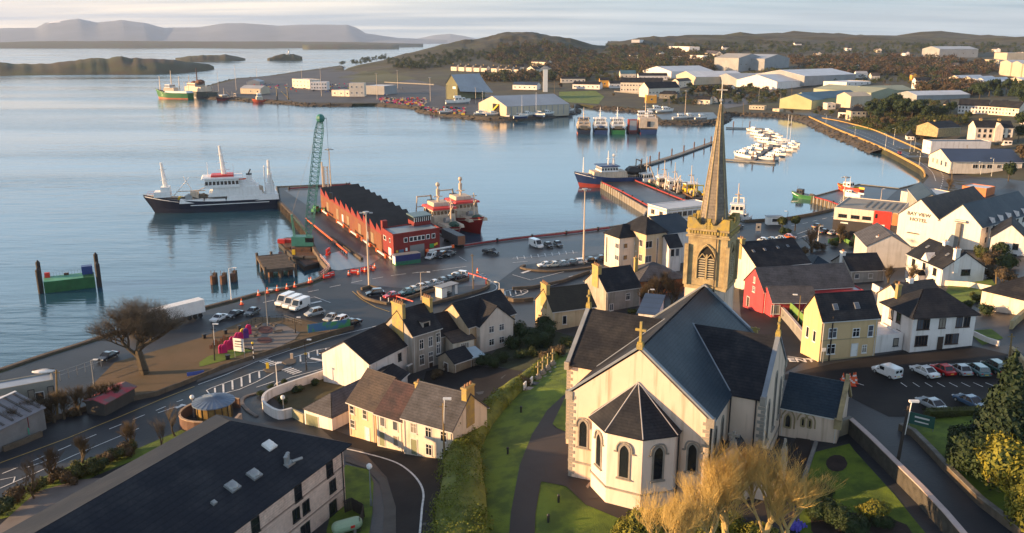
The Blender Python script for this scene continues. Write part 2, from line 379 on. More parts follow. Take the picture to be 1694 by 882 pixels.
# ================================================================ WATER, LAND
def water_mat():
 m = bpy.data.materials.new('sea_water'); m.use_nodes = True; t = m.node_tree; b = t.nodes['Principled BSDF']
 b.inputs['Base Color'].default_value = (.018,.065,.10,1); b.inputs['Roughness'].default_value = .12; b.inputs['IOR'].default_value = 1.333
 b.inputs['Specular IOR Level'].default_value = .5
 tcn = t.nodes.new('ShaderNodeTexCoord')
 def nz(sc, rot, s3, det, dist=0):
  mp = t.nodes.new('ShaderNodeMapping'); mp.inputs['Rotation'].default_value = (0,0,rot); mp.inputs['Scale'].default_value = s3
  L(t, tcn.outputs['Object'], mp.inputs[0]); n = t.nodes.new('ShaderNodeTexNoise'); n.inputs['Scale'].default_value = sc; n.inputs['Detail'].default_value = det
  n.inputs['Distortion'].default_value = dist
  L(t, mp.outputs[0], n.inputs['Vector']); return n.outputs[0]
 a = nz(.55, R(-8), (.22,1,1), 3, .3); c = nz(.12, R(-14), (.35,1,1), 3); d = nz(.010, R(-6), (.22,1,1), 5)
 r = t.nodes.new('ShaderNodeMapRange'); r.inputs[1].default_value = .38; r.inputs[2].default_value = .66; r.inputs[3].default_value = .15; r.inputs[4].default_value = 1; L(t, d, r.inputs[0])
 sx = t.nodes.new('ShaderNodeSeparateXYZ'); L(t, tcn.outputs['Object'], sx.inputs[0])
 lee = t.nodes.new('ShaderNodeMapRange'); lee.inputs[1].default_value = 60; lee.inputs[2].default_value = -140; lee.inputs[3].default_value = .12; lee.inputs[4].default_value = 1; L(t, sx.outputs[0], lee.inputs[0])
 def mth(op, x, y):
  n = t.nodes.new('ShaderNodeMath'); n.operation = op
  for i, q in enumerate((x, y)):
   if isinstance(q, (int, float)): n.inputs[i].default_value = q
   else: L(t, q, n.inputs[i])
  return n.outputs[0]
 h = mth('ADD', mth('MULTIPLY', a, .22), mth('MULTIPLY', c, .65))
 h = mth('MULTIPLY', mth('MULTIPLY', h, r.outputs[0]), lee.outputs[0])
 bp = t.nodes.new('ShaderNodeBump'); bp.inputs['Strength'].default_value = 1; bp.inputs['Distance'].default_value = 1.0; L(t, h, bp.inputs['Height'])
 L(t, bp.outputs[0], b.inputs['Normal'])
 rr = t.nodes.new('ShaderNodeMapRange'); rr.inputs[1].default_value = .35; rr.inputs[2].default_value = .7; rr.inputs[3].default_value = .06; rr.inputs[4].default_value = .22; L(t, d, rr.inputs[0]); L(t, rr.outputs[0], b.inputs['Roughness'])
 return m
sea = MB().add([(-45000,-3000,0),(45000,-3000,0),(45000,60000,0),(-45000,60000,0)], [(0,1,2,3)]).obj('water', water_mat()); struct(sea)
def ground_mat():
 m = mat('hill_scrub', (.036,.050,.014), .95, .5, .006, .5, col2=(.048,.036,.015), bscale=.05, detail=9)
 t = m.node_tree; b = t.nodes['Principled BSDF']; src = b.inputs['Base Color'].links[0].from_socket
 tcn = t.nodes.new('ShaderNodeTexCoord')
 v = t.nodes.new('ShaderNodeTexNoise'); v.inputs['Scale'].default_value = .03; v.inputs['Detail'].default_value = 8; v.inputs['Roughness'].default_value = .75; L(t, tcn.outputs['Object'], v.inputs['Vector'])
 r = t.nodes.new('ShaderNodeMapRange'); r.inputs[1].default_value = .42; r.inputs[2].default_value = .58; L(t, v.outputs[0], r.inputs[0])
 mx = t.nodes.new('ShaderNodeMix'); mx.data_type = 'RGBA'; mx.inputs[7].default_value = (.018,.018,.012,1); L(t, r.outputs[0], mx.inputs[0]); L(t, src, mx.inputs[6]); L(t, mx.outputs[2], b.inputs['Base Color'])
 return m
GM = ground_mat()
asphalt = mat('wet_asphalt', (.018,.022,.029), .5, .45, .09, .35, col2=(.040,.043,.050), bscale=3, detail=8, spec=.25)
asphalt_dark = mat('dark_asphalt', (.015,.0145,.016), .72, .35, .12, .3, col2=(.034,.031,.030), bscale=4, detail=8, spec=.12)
quay_m = mat('quay_concrete', (.034,.035,.039), .42, .5, .06, .3, col2=(.075,.075,.08), bscale=2, detail=9, spec=.35)
pave = mat('pavement', (.10,.088,.075), .85, .3, .5, .3, detail=8)
pave_light = mat('pale_paving', (.17,.15,.135), .85, .3, .3, .3, detail=8)
sand = mat('sandy_grass', (.135,.085,.042), .95, .4, .08, .5, col2=(.085,.060,.025), detail=8)
grass = mat('lawn_grass', (.12,.18,.012), .95, .35, .30, 1.0, col2=(.055,.095,.008), bscale=6, detail=12, thr=(.42,.60))
soil = mat('bare_soil', (.035,.022,.018), .95, .4, 1, .8)
line_w = mat('road_paint_white', (.68,.68,.66), .6, .35, 1.5, thr=(.45,.75), col2=(.35,.35,.35))
line_y = mat('road_paint_yellow', (.48,.33,.09), .6, .35, 1.5, thr=(.45,.75))
rock_m = mat('shore_rock', (.075,.062,.048), .95, .6, .25, .8, col2=(.028,.024,.020), bscale=1.5)
Q = lambda px, py: PZ(px, py, QZ)
coast = [Q(*p) for p in [(-500,760),(-250,683),(0,613),(75,588),(133,570),(170,557),(255,532),(340,509),(383,498),(424,487),(456,481),(504,470),(524,463),(533,458),(545,445),(532,430),
 (520,412),(506,383),(490,362),(461,332),(457,309),(578,304),(676,360),(762,406),(848,394),(920,386),(1005,376),(1058,368),(1072,347),(994,301),(1046,297),(1110,322),(1170,344),(1230,367),(1296,363),(1375,348),(1392,340),
 (1346,325),(1421,305),(1487,312),(1518,304),(1531,292),(1522,280),(1490,262),(1460,247),(1420,230),(1380,215),(1335,194.5),(1300,189),(1249,187),(1200,186),(1190,196),(1165,200),(1090,199),(1076,193),(1068,182),
 (1030,178),(985,175),(955,172),(945,176),(954,181),(930,186),(887,192),(835,194.5),(783,192),(762,189),(697,181),(700,178),(690,176),(626,171),(583,171.5),(506,171),(480,168),(400,163),(343,159),(333,148),(350,140),(390,130),(440,126),(500,117),(545,111),(565,109)]]
coast += [Vector((-338, 1740, QZ)), Vector((-325, 1930, QZ)), Vector((-225, 2230, QZ)), Vector((-60, 2420, QZ)), Vector((150, 2470, QZ)), Vector((275, 2620, QZ)), Vector((430, 3800, QZ)), Vector((3900, 4300, QZ)), Vector((5200, 2500, QZ)), Vector((3000, 300, QZ)), Vector((800, -60, QZ)), Vector((-700, -60, QZ))]
land = drape('ground', coast, GM, off=0, skirt=-3.0); struct(land)
def quayface(name, i0, i1, top=QZ+.22, thick=.5, m=concrete):
 mb = MB()
 for i in range(i0, i1):
  a, b = coast[i], coast[i+1]; d = (b-a).normalized(); n = Vector((-d.y, d.x, 0)) * (thick/2)
  mb.prism([a+n, b+n, b-n, a-n], -2, top)
 return struct(mb.obj(name, m, fix=True))
quayface('quay_wall', 0, 19, QZ+.35, .9, mat('sea_wall_concrete', (.14,.11,.085), .9, .5, .4, .6, streak=.6)); quayface('quay_wall', 19, 40)
def bank(name, idx, wide, m=rock_m, n=260, seed=1):
 rnd = random.Random(seed); top = spl([coast[i] for i in idx], 4); mb = MB(); vs = []; K = 6
 for i, p in enumerate(top):
  a = top[max(0,i-1)]; b = top[min(len(top)-1,i+1)]; d = (b-a).normalized(); nn = Vector((-d.y, d.x, 0))
  if nn.dot(Vector((0,0,0)) - p) < 0 and False: nn = -nn
  for k in range(K):
   f = k/(K-1); vs.append(p + nn*(wide*f + rnd.uniform(-.5,.5)*(k>0)) + Vector((0,0,.12-(QZ+1.1)*f*f**.2 + (rnd.uniform(-.3,.3) if 0<k<K-1 else 0))))
 fs = [(i*K+k, (i+1)*K+k, (i+1)*K+k+1, i*K+k+1) for i in range(len(top)-1) for k in range(K-1)]
 mb.add(vs, fs); o = struct(mb.obj(name, m, fix=True))
 rb = MB()
 for q in range(n):
  i = rnd.randrange(len(top)-1); k = rnd.randrange(0, K-1); p = Vector(vs[i*K+k]).lerp(Vector(vs[(i+1)*K+k+1]), rnd.random()); r = rnd.uniform(.4, 1.5)
  s0 = len(rb.v); rb.sphere(p, r, 5, 4, sz=.7)
  for j in range(s0, len(rb.v)): rb.v[j] = tuple(c + rnd.uniform(-.25,.25)*r for c in rb.v[j])
 stuff(rb.obj('shore_boulders', m)); return o
bank('shore_bank', range(44, 58), 9, n=700, seed=2)
bank('shore_bank', range(58, 70), 6, n=160, seed=3)
bank('shore_bank', range(70, 80), 7, n=300, seed=4)
bank('shore_bank', range(80, 88), 6, n=200, seed=5)
def sheet(name, pts, m, off, px=True):
 return struct(drape(name, GP(pts) if px else pts, m, off))
sheet('harbour_road', [(-240,684),(0,618),(75,592),(170,562),(340,514),(424,492),(504,476),(536,464),(549,448),(536,430),(524,412),(509,383),(493,362),(464,332),(461,311),(577,306),(676,362),(762,409),(848,397),(1005,379),(1062,371),(1076,350),(998,303),(1044,299),(1110,325),(1168,348),(1230,370),(1296,366),(1378,351),(1396,340),(1352,326),(1421,307),(1487,314),(1525,306),(1537,292),(1522,278),(1494,260),(1465,245),(1425,228),(1385,212),(1340,192),(1300,186),(1300,180),(1345,184),(1400,198),(1440,212),(1490,226),(1540,244),(1600,282),(1694,300),(1780,420),(1900,700),(1950,900),(1500,960),(1000,960),(500,960),(-400,960)], asphalt, .03)
sheet('road', [(380,900),(0,900),(-300,900),(-300,1000),(700,1000),(756,900),(758,770),(760,757),(700,745),(640,735),(580,722),(520,700),(560,735),(600,745),(640,790),(655,840),(640,900)], asphalt_dark, .06)
sheet('car_park', [(1240,590),(1300,620),(1350,608),(1445,590),(1500,580),(1605,572),(1680,590),(1694,640),(1800,720),(1694,720),(1640,690),(1530,700),(1500,690),(1470,690),(1410,660),(1395,640),(1290,628)], asphalt_dark, .06)
sheet('car_park', [(705,615),(760,602),(850,610),(905,625),(870,650),(840,670),(800,690),(775,665),(740,640),(700,632)], asphalt_dark, .06)
sheet('lane', [(1285,500),(1310,530),(1345,590),(1290,622),(1240,590),(1225,520),(1222,470),(1262,470)], asphalt_dark, .07)
sheet('lawn', [(742,1000),(752,880),(752,770),(772,720),(850,640),(915,585),(950,580),(960,600),(1000,590),(1180,850),(1215,960),(1100,1000)], grass, .08)
sheet('path', [(838,940),(845,850),(860,770),(880,720),(905,680),(936,652),(945,640),(1000,620),(1180,800),(1300,760),(1330,700),(1345,745),(1320,800),(1310,880),(1180,900),(1090,880),(1030,862),(968,836),(937,806),(895,798),(886,850),(882,940)], mat('path_tarmac', (.034,.027,.025), .8, .3, .2, .3, detail=8), .12)
sheet('lawn', [(938,652),(937,716),(922,710),(914,703),(926,678)], grass, .16)
sheet('lawn', [(1325,960),(1322,820),(1345,750),(1405,735),(1412,745),(1480,820),(1545,900),(1560,960)], grass, .09)
sheet('lawn', [(1500,702),(1530,690),(1640,688),(1800,690),(1900,900),(1720,900),(1600,800)], grass, .09)
sheet('flower_bed', [(1384+18*math.cos(t*.5), 768+14*math.sin(t*.5)) for t in range(12)], soil, .14)
sheet('flower_bed', [(1342,880),(1340,835),(1348,805),(1366,800),(1375,830),(1400,850),(1450,850),(1500,870),(1520,900),(1400,940)], soil, .13)
sheet('lawn', [(1570,470),(1640,462),(1660,490),(1600,505),(1560,495)], grass, .08)
sheet('lawn', [(1600,548),(1640,545),(1660,560),(1625,572)], grass, .08)
sheet('back_garden', [(448,655),(560,608),(600,640),(575,690),(520,680),(470,676)], mat('rough_grass', (.070,.055,.022), .95, .5, .25, .8, col2=(.03,.035,.012)), .09)
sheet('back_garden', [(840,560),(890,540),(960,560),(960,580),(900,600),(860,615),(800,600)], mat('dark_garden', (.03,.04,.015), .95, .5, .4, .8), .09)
sheet('back_garden', [(1300,505),(1330,500),(1350,560),(1345,585),(1320,550)], grass, .08)
sheet('lawn', [(572,770),(610,778),(618,800),(616,850),(600,950),(560,950),(540,880),(560,800)], grass, .10)
sheet('pavement', [(655,900),(655,840),(640,795),(612,770),(572,757),(572,765),(606,776),(628,800),(636,840),(632,900)], pave, .12)
sheet('lawn', [(120,770),(170,752),(230,742),(300,712),(330,720),(300,735),(215,765),(130,800),(40,850),(0,860),(0,830),(60,795)], grass, .09)
sheet('forecourt', [(-60,940),(0,870),(60,815),(130,795),(185,790),(200,805),(100,860),(40,900),(-20,960)], pave_light, .11)
sheet('park_ground', [(150,640),(190,600),(330,560),(424,525),(500,528),(545,540),(570,548),(560,556),(500,576),(424,592),(370,612),(330,626),(250,655),(190,670)], sand, .08)
sheet('park_paving', [(396,562),(404,546),(424,538),(444,534),(470,538),(496,551),(488,562),(452,579),(420,582),(400,576)], pave_light, .12)
sheet('park_bed', [(439+13*math.cos(t*.5236), 547+6*math.sin(t*.5236)) for t in range(12)], mat('red_gravel', (.07,.02,.022), .9, .3, 1), .2)
sheet('park_bed', [(438+13*math.cos(t*.5236), 564+5*math.sin(t*.5236)) for t in range(12)], mat('red_gravel', (.07,.02,.022)), .2)
sheet('pavement', [(325,634),(424,598),(480,578),(478,572),(424,588),(330,622)], pave_light, .11)
sheet('lawn', [(330,600),(345,590),(400,575),(420,580),(380,595),(330,608)], grass, .12)
sheet('slipway', [(533,424),(575,412),(605,424),(640,420),(610,440),(560,448),(548,446)], mat('wet_slab', (.07,.075,.08), .3, .5, .1, .3, col2=(.13,.14,.145), spec=.6, detail=8), .08)
sheet('quay_apron', [(580,470),(600,400),(470,315),(578,307),(676,364),(762,409),(848,399),(1000,381),(1000,420),(860,440),(820,470),(700,480)], quay_m, .055)
sheet('quay_apron', [(1000,303),(1044,300),(1108,326),(1164,350),(1110,352),(1078,345)], quay_m, .055)
sheet('quay_apron', [(1356,327),(1421,308),(1484,315),(1450,345),(1400,342)], quay_m, .055)
sheet('quay_apron', [(345,158),(350,142),(395,131),(460,125),(545,113),(620,125),(700,135),(760,150),(840,160),(925,165),(945,178),(930,184),(887,189),(783,190),(700,177),(626,170),(506,170),(400,161)], mat('far_quay', (.055,.055,.06), .7, .4, .02, .2, col2=(.10,.09,.085), detail=8, spec=.2), .05)
sheet('quay_apron', [(1095,198),(1165,199),(1188,195),(1180,186),(1110,187),(1085,190)], quay_m, .055)
sheet('field', [(925,152),(985,150),(1000,160),(990,172),(945,170),(925,165)], grass, .1)
sheet('field', [(560,128),(600,118),(640,118),(690,130),(640,138),(590,138)], mat('pasture', (.065,.075,.022), .95, .4, .01, .3), .15)
sheet('field', [(1500,207),(1540,205),(1560,212),(1530,222),(1500,215)], grass, .1)
sheet('field', [(1400,212),(1430,204),(1450,206),(1470,222),(1440,216)], grass, .1)
sheet('lane', [(1190,165),(1230,158),(1290,140),(1300,150),(1240,172),(1200,180)], mat('far_road', (.09,.09,.095), .7, .2, .05), .1)
mk = MB(); mky = MB()
def stripe(pts, wd, mb=None, off=.10, sub=4.0, smooth=1, dash=None, world=False):
 P = [Vector(p) for p in pts] if world else [G(*p) for p in pts]
 P = spl(P, smooth); Qs = [P[0]]
 for a, b in zip(P[:-1], P[1:]):
  n = max(1, int((b-a).length/sub))
  for k in range(1, n+1): Qs.append(a.lerp(b, k/n))
 if dash:
  on, offl = dash; d = along(P, on+offl)
  for p, dr in d: stripe([p, p+dr*on], wd, mb, off, sub, 1, None, True)
  return
 vs = []
 for i, p in enumerate(Qs):
  a = Qs[max(0,i-1)]; b = Qs[min(len(Qs)-1,i+1)]; d = Vector((b.x-a.x, b.y-a.y, 0)).normalized(); n = Vector((-d.y,d.x,0))*wd/2
  for q in (p+n, p-n): vs.append((q.x, q.y, HT(q.x, q.y)+off))
 (mb or mk).add(vs, [(2*i+1, 2*i+3, 2*i+2, 2*i) for i in range(len(Qs)-1)])
Z = lambda ox, oy, pts, s=3.995: [(ox + a/s, oy + b/s) for a, b in pts]
stripe([(-60,792),(0,767),(115,724.5),(200,689.5),(265,662),(322,640)], .2, mky)
for a, b in [((15,490),(115,450)),((205,412),(295,372)),((385,337),(470,300)),((552,265),(637,230)),((722,195),(803,163)),((880,132),(957,100)),((1030,72),(1095,45)),((1168,15),(1210,0))]:
 stripe(Z(0,662,[a,b]), .2)
stripe([(0,809),(122,754.5),(230,709.5)], .17); stripe([(0,795),(25,790),(22,800)], .17)
stripe([(328,637),(370,622),(424,599),(474,582),(549,558),(631,538)], .2)
stripe(Z(0,662,[(165,453),(390,378)]), .2); stripe(Z(0,662,[(1045,88),(1170,45)]), .2)
for c in ((82,760),(297,673)):
 stripe([(c[0]-6,c[1]+3),(c[0]+8,c[1]-3)], .7); stripe([(c[0]+2,c[1]-3),(c[0]+10,c[1]-1)], .5)
lens = Z(0,440,[(1365,825),(1400,808),(1560,750),(1694,700),(1780,685)]); stripe(lens, .2)
stripe(Z(0,440,[(1365,825),(1385,850),(1440,855),(1580,820),(1694,770),(1815,705)]), .2)
for x, y0, y1 in ((1420,808,852),(1475,785,848),(1535,762,820),(1595,738,800),(1650,718,776),(1712,700,745)): stripe(Z(0,440,[(x,y0),(x+3,y1)]), .3)
stripe(Z(424,440,[(250,605),(390,560),(480,545),(600,520)]), .2); stripe(Z(424,440,[(300,645),(390,640),(480,620),(600,575)]), .2)
for x, y0, y1 in ((290,592,635),(345,578,610),(403,558,596),(460,546,582),(513,538,560),(566,528,552)): stripe(Z(424,440,[(x,y0),(x+3,y1)]), .3)
for i in range(5): stripe(Z(424,440,[(22+i*17,636+i*7),(80+i*17,618+i*7)]), .45)
for i in range(5): stripe(Z(424,440,[(170+i*17,692+i*7),(232+i*17,672+i*7)]), .45)
stripe(Z(424,440,[(360,612),(450,632)]), .8); stripe(Z(424,440,[(0,805),(120,765)]), .2); stripe(Z(424,440,[(80,845),(130,780),(230,740),(560,650)]), .2, off=.12)
for a, b in [((45,245),(120,228)),((195,208),(268,192)),((340,175),(412,160)),((485,143),(557,128)),((628,113),(700,98)),((768,88),(838,75)),((890,67),(990,53)),((1165,35),(1390,5)),((1030,50),(1110,40))]: stripe(Z(424,440,[a,b]), .22)
stripe(Z(424,440,[(300,225),(385,207),(490,245)]), .2); stripe(Z(424,440,[(635,170),(700,225),(790,275),(880,305)]), .22, mky)
stripe(Z(424,440,[(360,250),(430,235)]), .9); stripe(Z(424,440,[(1340,-60),(1390,-30)]), .2)
stripe(Z(424,440,[(1460,50),(1560,110),(1590,140),(1570,165),(1480,190),(1370,225)]), .2, smooth=3)
for k in range(6): stripe(Z(424,440,[(1470+k*20,62+k*13),(1500+k*16,52+k*14)]), .2)
stripe(Z(560,440,[(980,180),(1000,160),(1080,143),(1140,148),(1145,162),(1060,190),(1000,205)], 3.676), .2, smooth=3)
for k in range(4): stripe(Z(560,440,[(1010+k*32,160-k*4),(1016+k*32,192-k*9)], 3.676), .25)
stripe(Z(848,440,[(0,60),(120,95),(340,40)]), .2); stripe(Z(848,440,[(0,160),(60,165),(100,175),(60,195),(0,205)]), .2)
stripe(Z(848,440,[(120,30),(60,50)]), .9); stripe(Z(848,440,[(370,75),(520,35)]), .2); stripe(Z(848,440,[(180,155),(330,110)]), .2)
stripe(Z(848,220,[(0,830),(160,818),(300,800),(430,790)]), .2)
for k in range(9): stripe(Z(848,220,[(35+k*46,838-k*5),(28+k*46,818-k*5)]), .25)
stripe(Z(848,220,[(0,860),(100,850)]), .2)
stripe(Z(424,662,[(590,325),(650,338),(720,355),(850,390),(950,430),(1030,490),(1085,560),(1105,630),(1095,720),(1080,900)]), .25, smooth=4)
for k in range(8): stripe([(1490+k*20, 634),(1500+k*21,641)], .12)
stripe(Z(1270,440,[(590,778),(635,793)]), .15)
stripe([(1548,300),(1542,285),(1528,273),(1500,257),(1440,230),(1380,206)], .25, smooth=3)
stripe([(1556,312),(1560,292),(1548,276),(1520,258),(1460,232),(1400,208)], .25, smooth=3, dash=(3,3))
stripe([(1290,378),(1330,370),(1380,358)], .25, smooth=1, dash=(3,3)); stripe([(1320,395),(1350,385),(1345,378),(1318,388)], .25)
stripe(Z(1270,440,[(130,600),(330,630)]), .2)
struct(mk.obj('road_markings', line_w)); struct(mky.obj('road_markings', line_y))
def text_mesh(txt, size, depth=.02):
 cu = bpy.data.curves.new('text', 'FONT'); cu.body = txt; cu.size = size; cu.extrude = depth; cu.align_x = 'CENTER'; cu.align_y = 'CENTER'; cu.resolution_u = 2; cu.offset = size*.025
 o = bpy.data.objects.new('text', cu); COL.objects.link(o); dg = bpy.context.evaluated_depsgraph_get(); me = bpy.data.meshes.new_from_object(o.evaluated_get(dg))
 bpy.data.objects.remove(o); bpy.data.curves.remove(cu); return me
def lettering(txt, size, m, parent, loc, rot=(R(90),0,0), name='lettering', sx=1.0):
 me = text_mesh(txt, size); me.materials.clear(); me.materials.append(m); o = lk(name, me, parent); o.location = loc; o.rotation_euler = rot; o.scale = (sx,1,1); return o
ne = lettering('NO ENTRY', 2.3, line_w, None, G(1318,598)+Vector((0,0,.2)), (0,0,R(-6)), 'road_lettering', 1.0); struct(ne)
def ridge(name, pts, m, depth, n=160, seed=0, rough=.12, snow=None, base=-3):
 """hill seen from afar: pts = (px, py_top, Y); a heightfield falling to the front and back of the crest"""
 rnd = random.Random(seed); xs = []
 W = [PY(*p) for p in pts]
 P = []
 for i in range(len(W)-1):
  k = max(2, int(n*abs(pts[i+1][0]-pts[i][0])/abs(pts[-1][0]-pts[0][0])))
  for j in range(k): P.append(W[i].lerp(W[i+1], j/k))
 P.append(W[-1]); K = 15; vs = []; off = rnd.random()*90
 for i, p in enumerate(P):
  e = min(1, min(i, len(P)-1-i)/ (len(P)*.06)); nz_ = fbm(np.array([i*.22+off]), np.array([3.3]))[0]
  H0 = max(.2, p.z)*(1+nz_*rough*e)
  for k in range(K):
   f = (k/(K-1))*2-1; d = depth*f*(.35+.65*e)
   q = fbm(np.array([i*.10+off]), np.array([k*.45+off]))[0]
   prof = (1-abs(f)**1.5) if f < 0 else (1-f*f)
   z = base + (H0-base)*prof*(1+q*rough*2.5*(1-prof))
   s = 1 + d/ max(p.y,1)
   vs.append((p.x*s if abs(p.x)>1 else p.x, p.y + d, z))
 fs = [(i*K+k, (i+1)*K+k, (i+1)*K+k+1, i*K+k+1) for i in range(len(P)-1) for k in range(K-1)]
 return struct(MB().add(vs, fs).obj(name, m, smooth=True))
isl = mat('island_heath', (.050,.060,.018), .95, .5, .012, .3, col2=(.050,.030,.016), detail=9)
mtn = mat('haze_tinted_rock', (.15,.17,.21), .95, .3, .002, .2, detail=8)  # pale bluish base colour carries part of the distance haze
ridge('island', [(-420,112,1600),(-250,108,1620),(-100,106,1650),(0,104,1680),(60,106,1700),(110,103,1720),(160,97,1750),(185,93,1760),(230,94,1760),(255,98,1770),(285,100,1800),(320,103,1830),(345,106,1880),(354,110,1920)], isl, 160, 200, 1, .45)
ridge('island', [(290,96,2600),(315,92,2600),(345,91,2620),(375,91,2650),(395,94,2700),(406,97,2750)], isl, 120, 60, 2, .4)
ridge('island', [(442,97,2700),(455,92,2720),(470,89,2740),(486,89,2750),(500,94,2760)], isl, 45, 50, 3, .4)
ridge('headland', [(-500,71,6800),(-200,70,6800),(0,70,6900),(60,68.5,6900),(150,68,6900),(215,67.5,6900),(300,68.5,7000),(420,68.5,7000),(520,69,7100),(600,70,7300),(660,71.5,7600),(700,72.5,7900)], isl, 500, 200, 4, .1)
ridge('headland', [(500,73,6000),(560,72,6000),(620,73,6100),(660,74,6200)], isl, 200, 60, 5, .1)
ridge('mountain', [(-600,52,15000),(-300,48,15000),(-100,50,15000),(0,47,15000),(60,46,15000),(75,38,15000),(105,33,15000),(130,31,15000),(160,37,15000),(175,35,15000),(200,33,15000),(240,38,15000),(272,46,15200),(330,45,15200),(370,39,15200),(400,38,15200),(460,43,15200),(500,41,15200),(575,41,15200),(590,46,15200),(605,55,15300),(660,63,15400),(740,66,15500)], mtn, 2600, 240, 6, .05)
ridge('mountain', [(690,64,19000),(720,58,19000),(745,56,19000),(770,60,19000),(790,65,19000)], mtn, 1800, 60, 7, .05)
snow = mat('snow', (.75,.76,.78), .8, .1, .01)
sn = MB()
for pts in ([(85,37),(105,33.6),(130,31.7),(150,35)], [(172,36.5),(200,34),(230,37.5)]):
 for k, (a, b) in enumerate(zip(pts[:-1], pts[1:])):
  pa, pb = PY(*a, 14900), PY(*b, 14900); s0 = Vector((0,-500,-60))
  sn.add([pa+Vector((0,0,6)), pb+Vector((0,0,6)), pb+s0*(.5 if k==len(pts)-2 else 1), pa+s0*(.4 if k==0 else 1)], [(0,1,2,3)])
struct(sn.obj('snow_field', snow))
hz = MB().box(-26000,-1500,-4,26000,21500,640).obj('haze', [])
hm = bpy.data.materials.new('haze'); hm.use_nodes = True; ht = hm.node_tree; ht.nodes.clear(); ho = ht.nodes.new('ShaderNodeOutputMaterial')
pv = ht.nodes.new('ShaderNodeVolumePrincipled'); pv.inputs['Color'].default_value = (.55,.72,1,1); pv.inputs['Density'].default_value = 3.8e-5; pv.inputs['Anisotropy'].default_value = 0
L(ht, pv.outputs[0], ho.inputs['Volume']); hz.data.materials.append(hm); stuff(hz)
# ================================================================ BUILDERS
WM = {}
def win_meshes(w, h, style, frame):
 k = (round(w,2), round(h,2), style, frame.name)
 if k in WM: return WM[k]
 f = MB(); t = .09; d = .07
 f.box(-w/2-t, -d, -h/2-t, w/2+t, 0, -h/2); f.box(-w/2-t, -d, h/2, w/2+t, 0, h/2+t); f.box(-w/2-t, -d, -h/2, -w/2, 0, h/2); f.box(w/2, -d, -h/2, w/2+t, 0, h/2)
 f.box(-w/2-t-.06, -d-.08, -h/2-t-.09, w/2+t+.06, .0, -h/2-t-.002)
 n = {'1':1,'2':2,'3':3,'4':4,'s':1,'s2':2,'c':2}.get(style, 1)
 for i in range(1, n): x = -w/2 + w*i/n; f.box(x-.035, -d+.015, -h/2, x+.035, -.005, h/2)
 if style in ('s','s2'): f.box(-w/2, -d+.014, -.035, w/2, -.006, .035)
 if style == 'c': f.box(-w/2, -d+.014, h*.15, w/2, -.006, h*.15+.06)
 p = MB().box(-w/2, -.03, -h/2, w/2, -.012, h/2)
 WM[k] = (f.mesh('window', frame), p.mesh('pane', glass)); return WM[k]
def face_xf(face, W, D, u, z, fr):
 if face == 'f': return (u, 0, z), 0
 if face == 'r': return (W, u, z), R(90)
 if face == 'b': return (W - u, D, z), R(180)
 if face == 'l': return (0, D - u, z), R(-90)
def add_windows(t, W, D, wins, frame):
 for face, us, zs, w, h, style in wins:
  L_ = W if face in 'fb' else D
  for z in zs:
   for u in us:
    um = u * L_ if abs(u) <= 1 else u
    loc, rz = face_xf(face, W, D, um, z, None); a, b = win_meshes(w, h, style, frame)
    o = lk('window', a, t); o.location = loc; o.rotation_euler = (0,0,rz); p = lk('pane', b, o); q = WR.random()
    if q < .38: p.material_slots[0].link = 'OBJECT'; p.material_slots[0].material = glass_b if q < .24 else glass_c
DM = {}; WR = random.Random(12); glass_b = flatm('painted_sky_glass', (.09,.10,.12), .15, spec=.8); glass_c = flatm('curtained_glass', (.26,.23,.19), .4)  # some panes get a paler base colour standing in for reflected sky
def add_door(t, W, D, face, u, m, w=1.0, h=2.1, z=0.0, frame=None):
 L_ = W if face in 'fb' else D; um = u*L_ if abs(u) <= 1 else u
 loc, rz = face_xf(face, W, D, um, z, None)
 k = (m.name, w, h)
 if k not in DM:
  fr = MB(); fr.box(-w/2-.12,-.06,0,-w/2,0,h+.12); fr.box(w/2,-.06,0,w/2+.12,0,h+.12); fr.box(-w/2,-.06,h,w/2,0,h+.12)
  DM[k] = (MB().box(-w/2, -.03, 0, w/2, 0, h).mesh('door', m), fr.mesh('door_frame', rooftrim), MB().sphere((w*.35,-.07,1), .05, 5, 4).mesh('door_handle', steel))
 o = lk('door', DM[k][0], t); o.location = loc; o.rotation_euler = (0,0,rz); lk('door_frame', DM[k][1], o)
 if w < 1.6: lk('door_handle', DM[k][2], o)
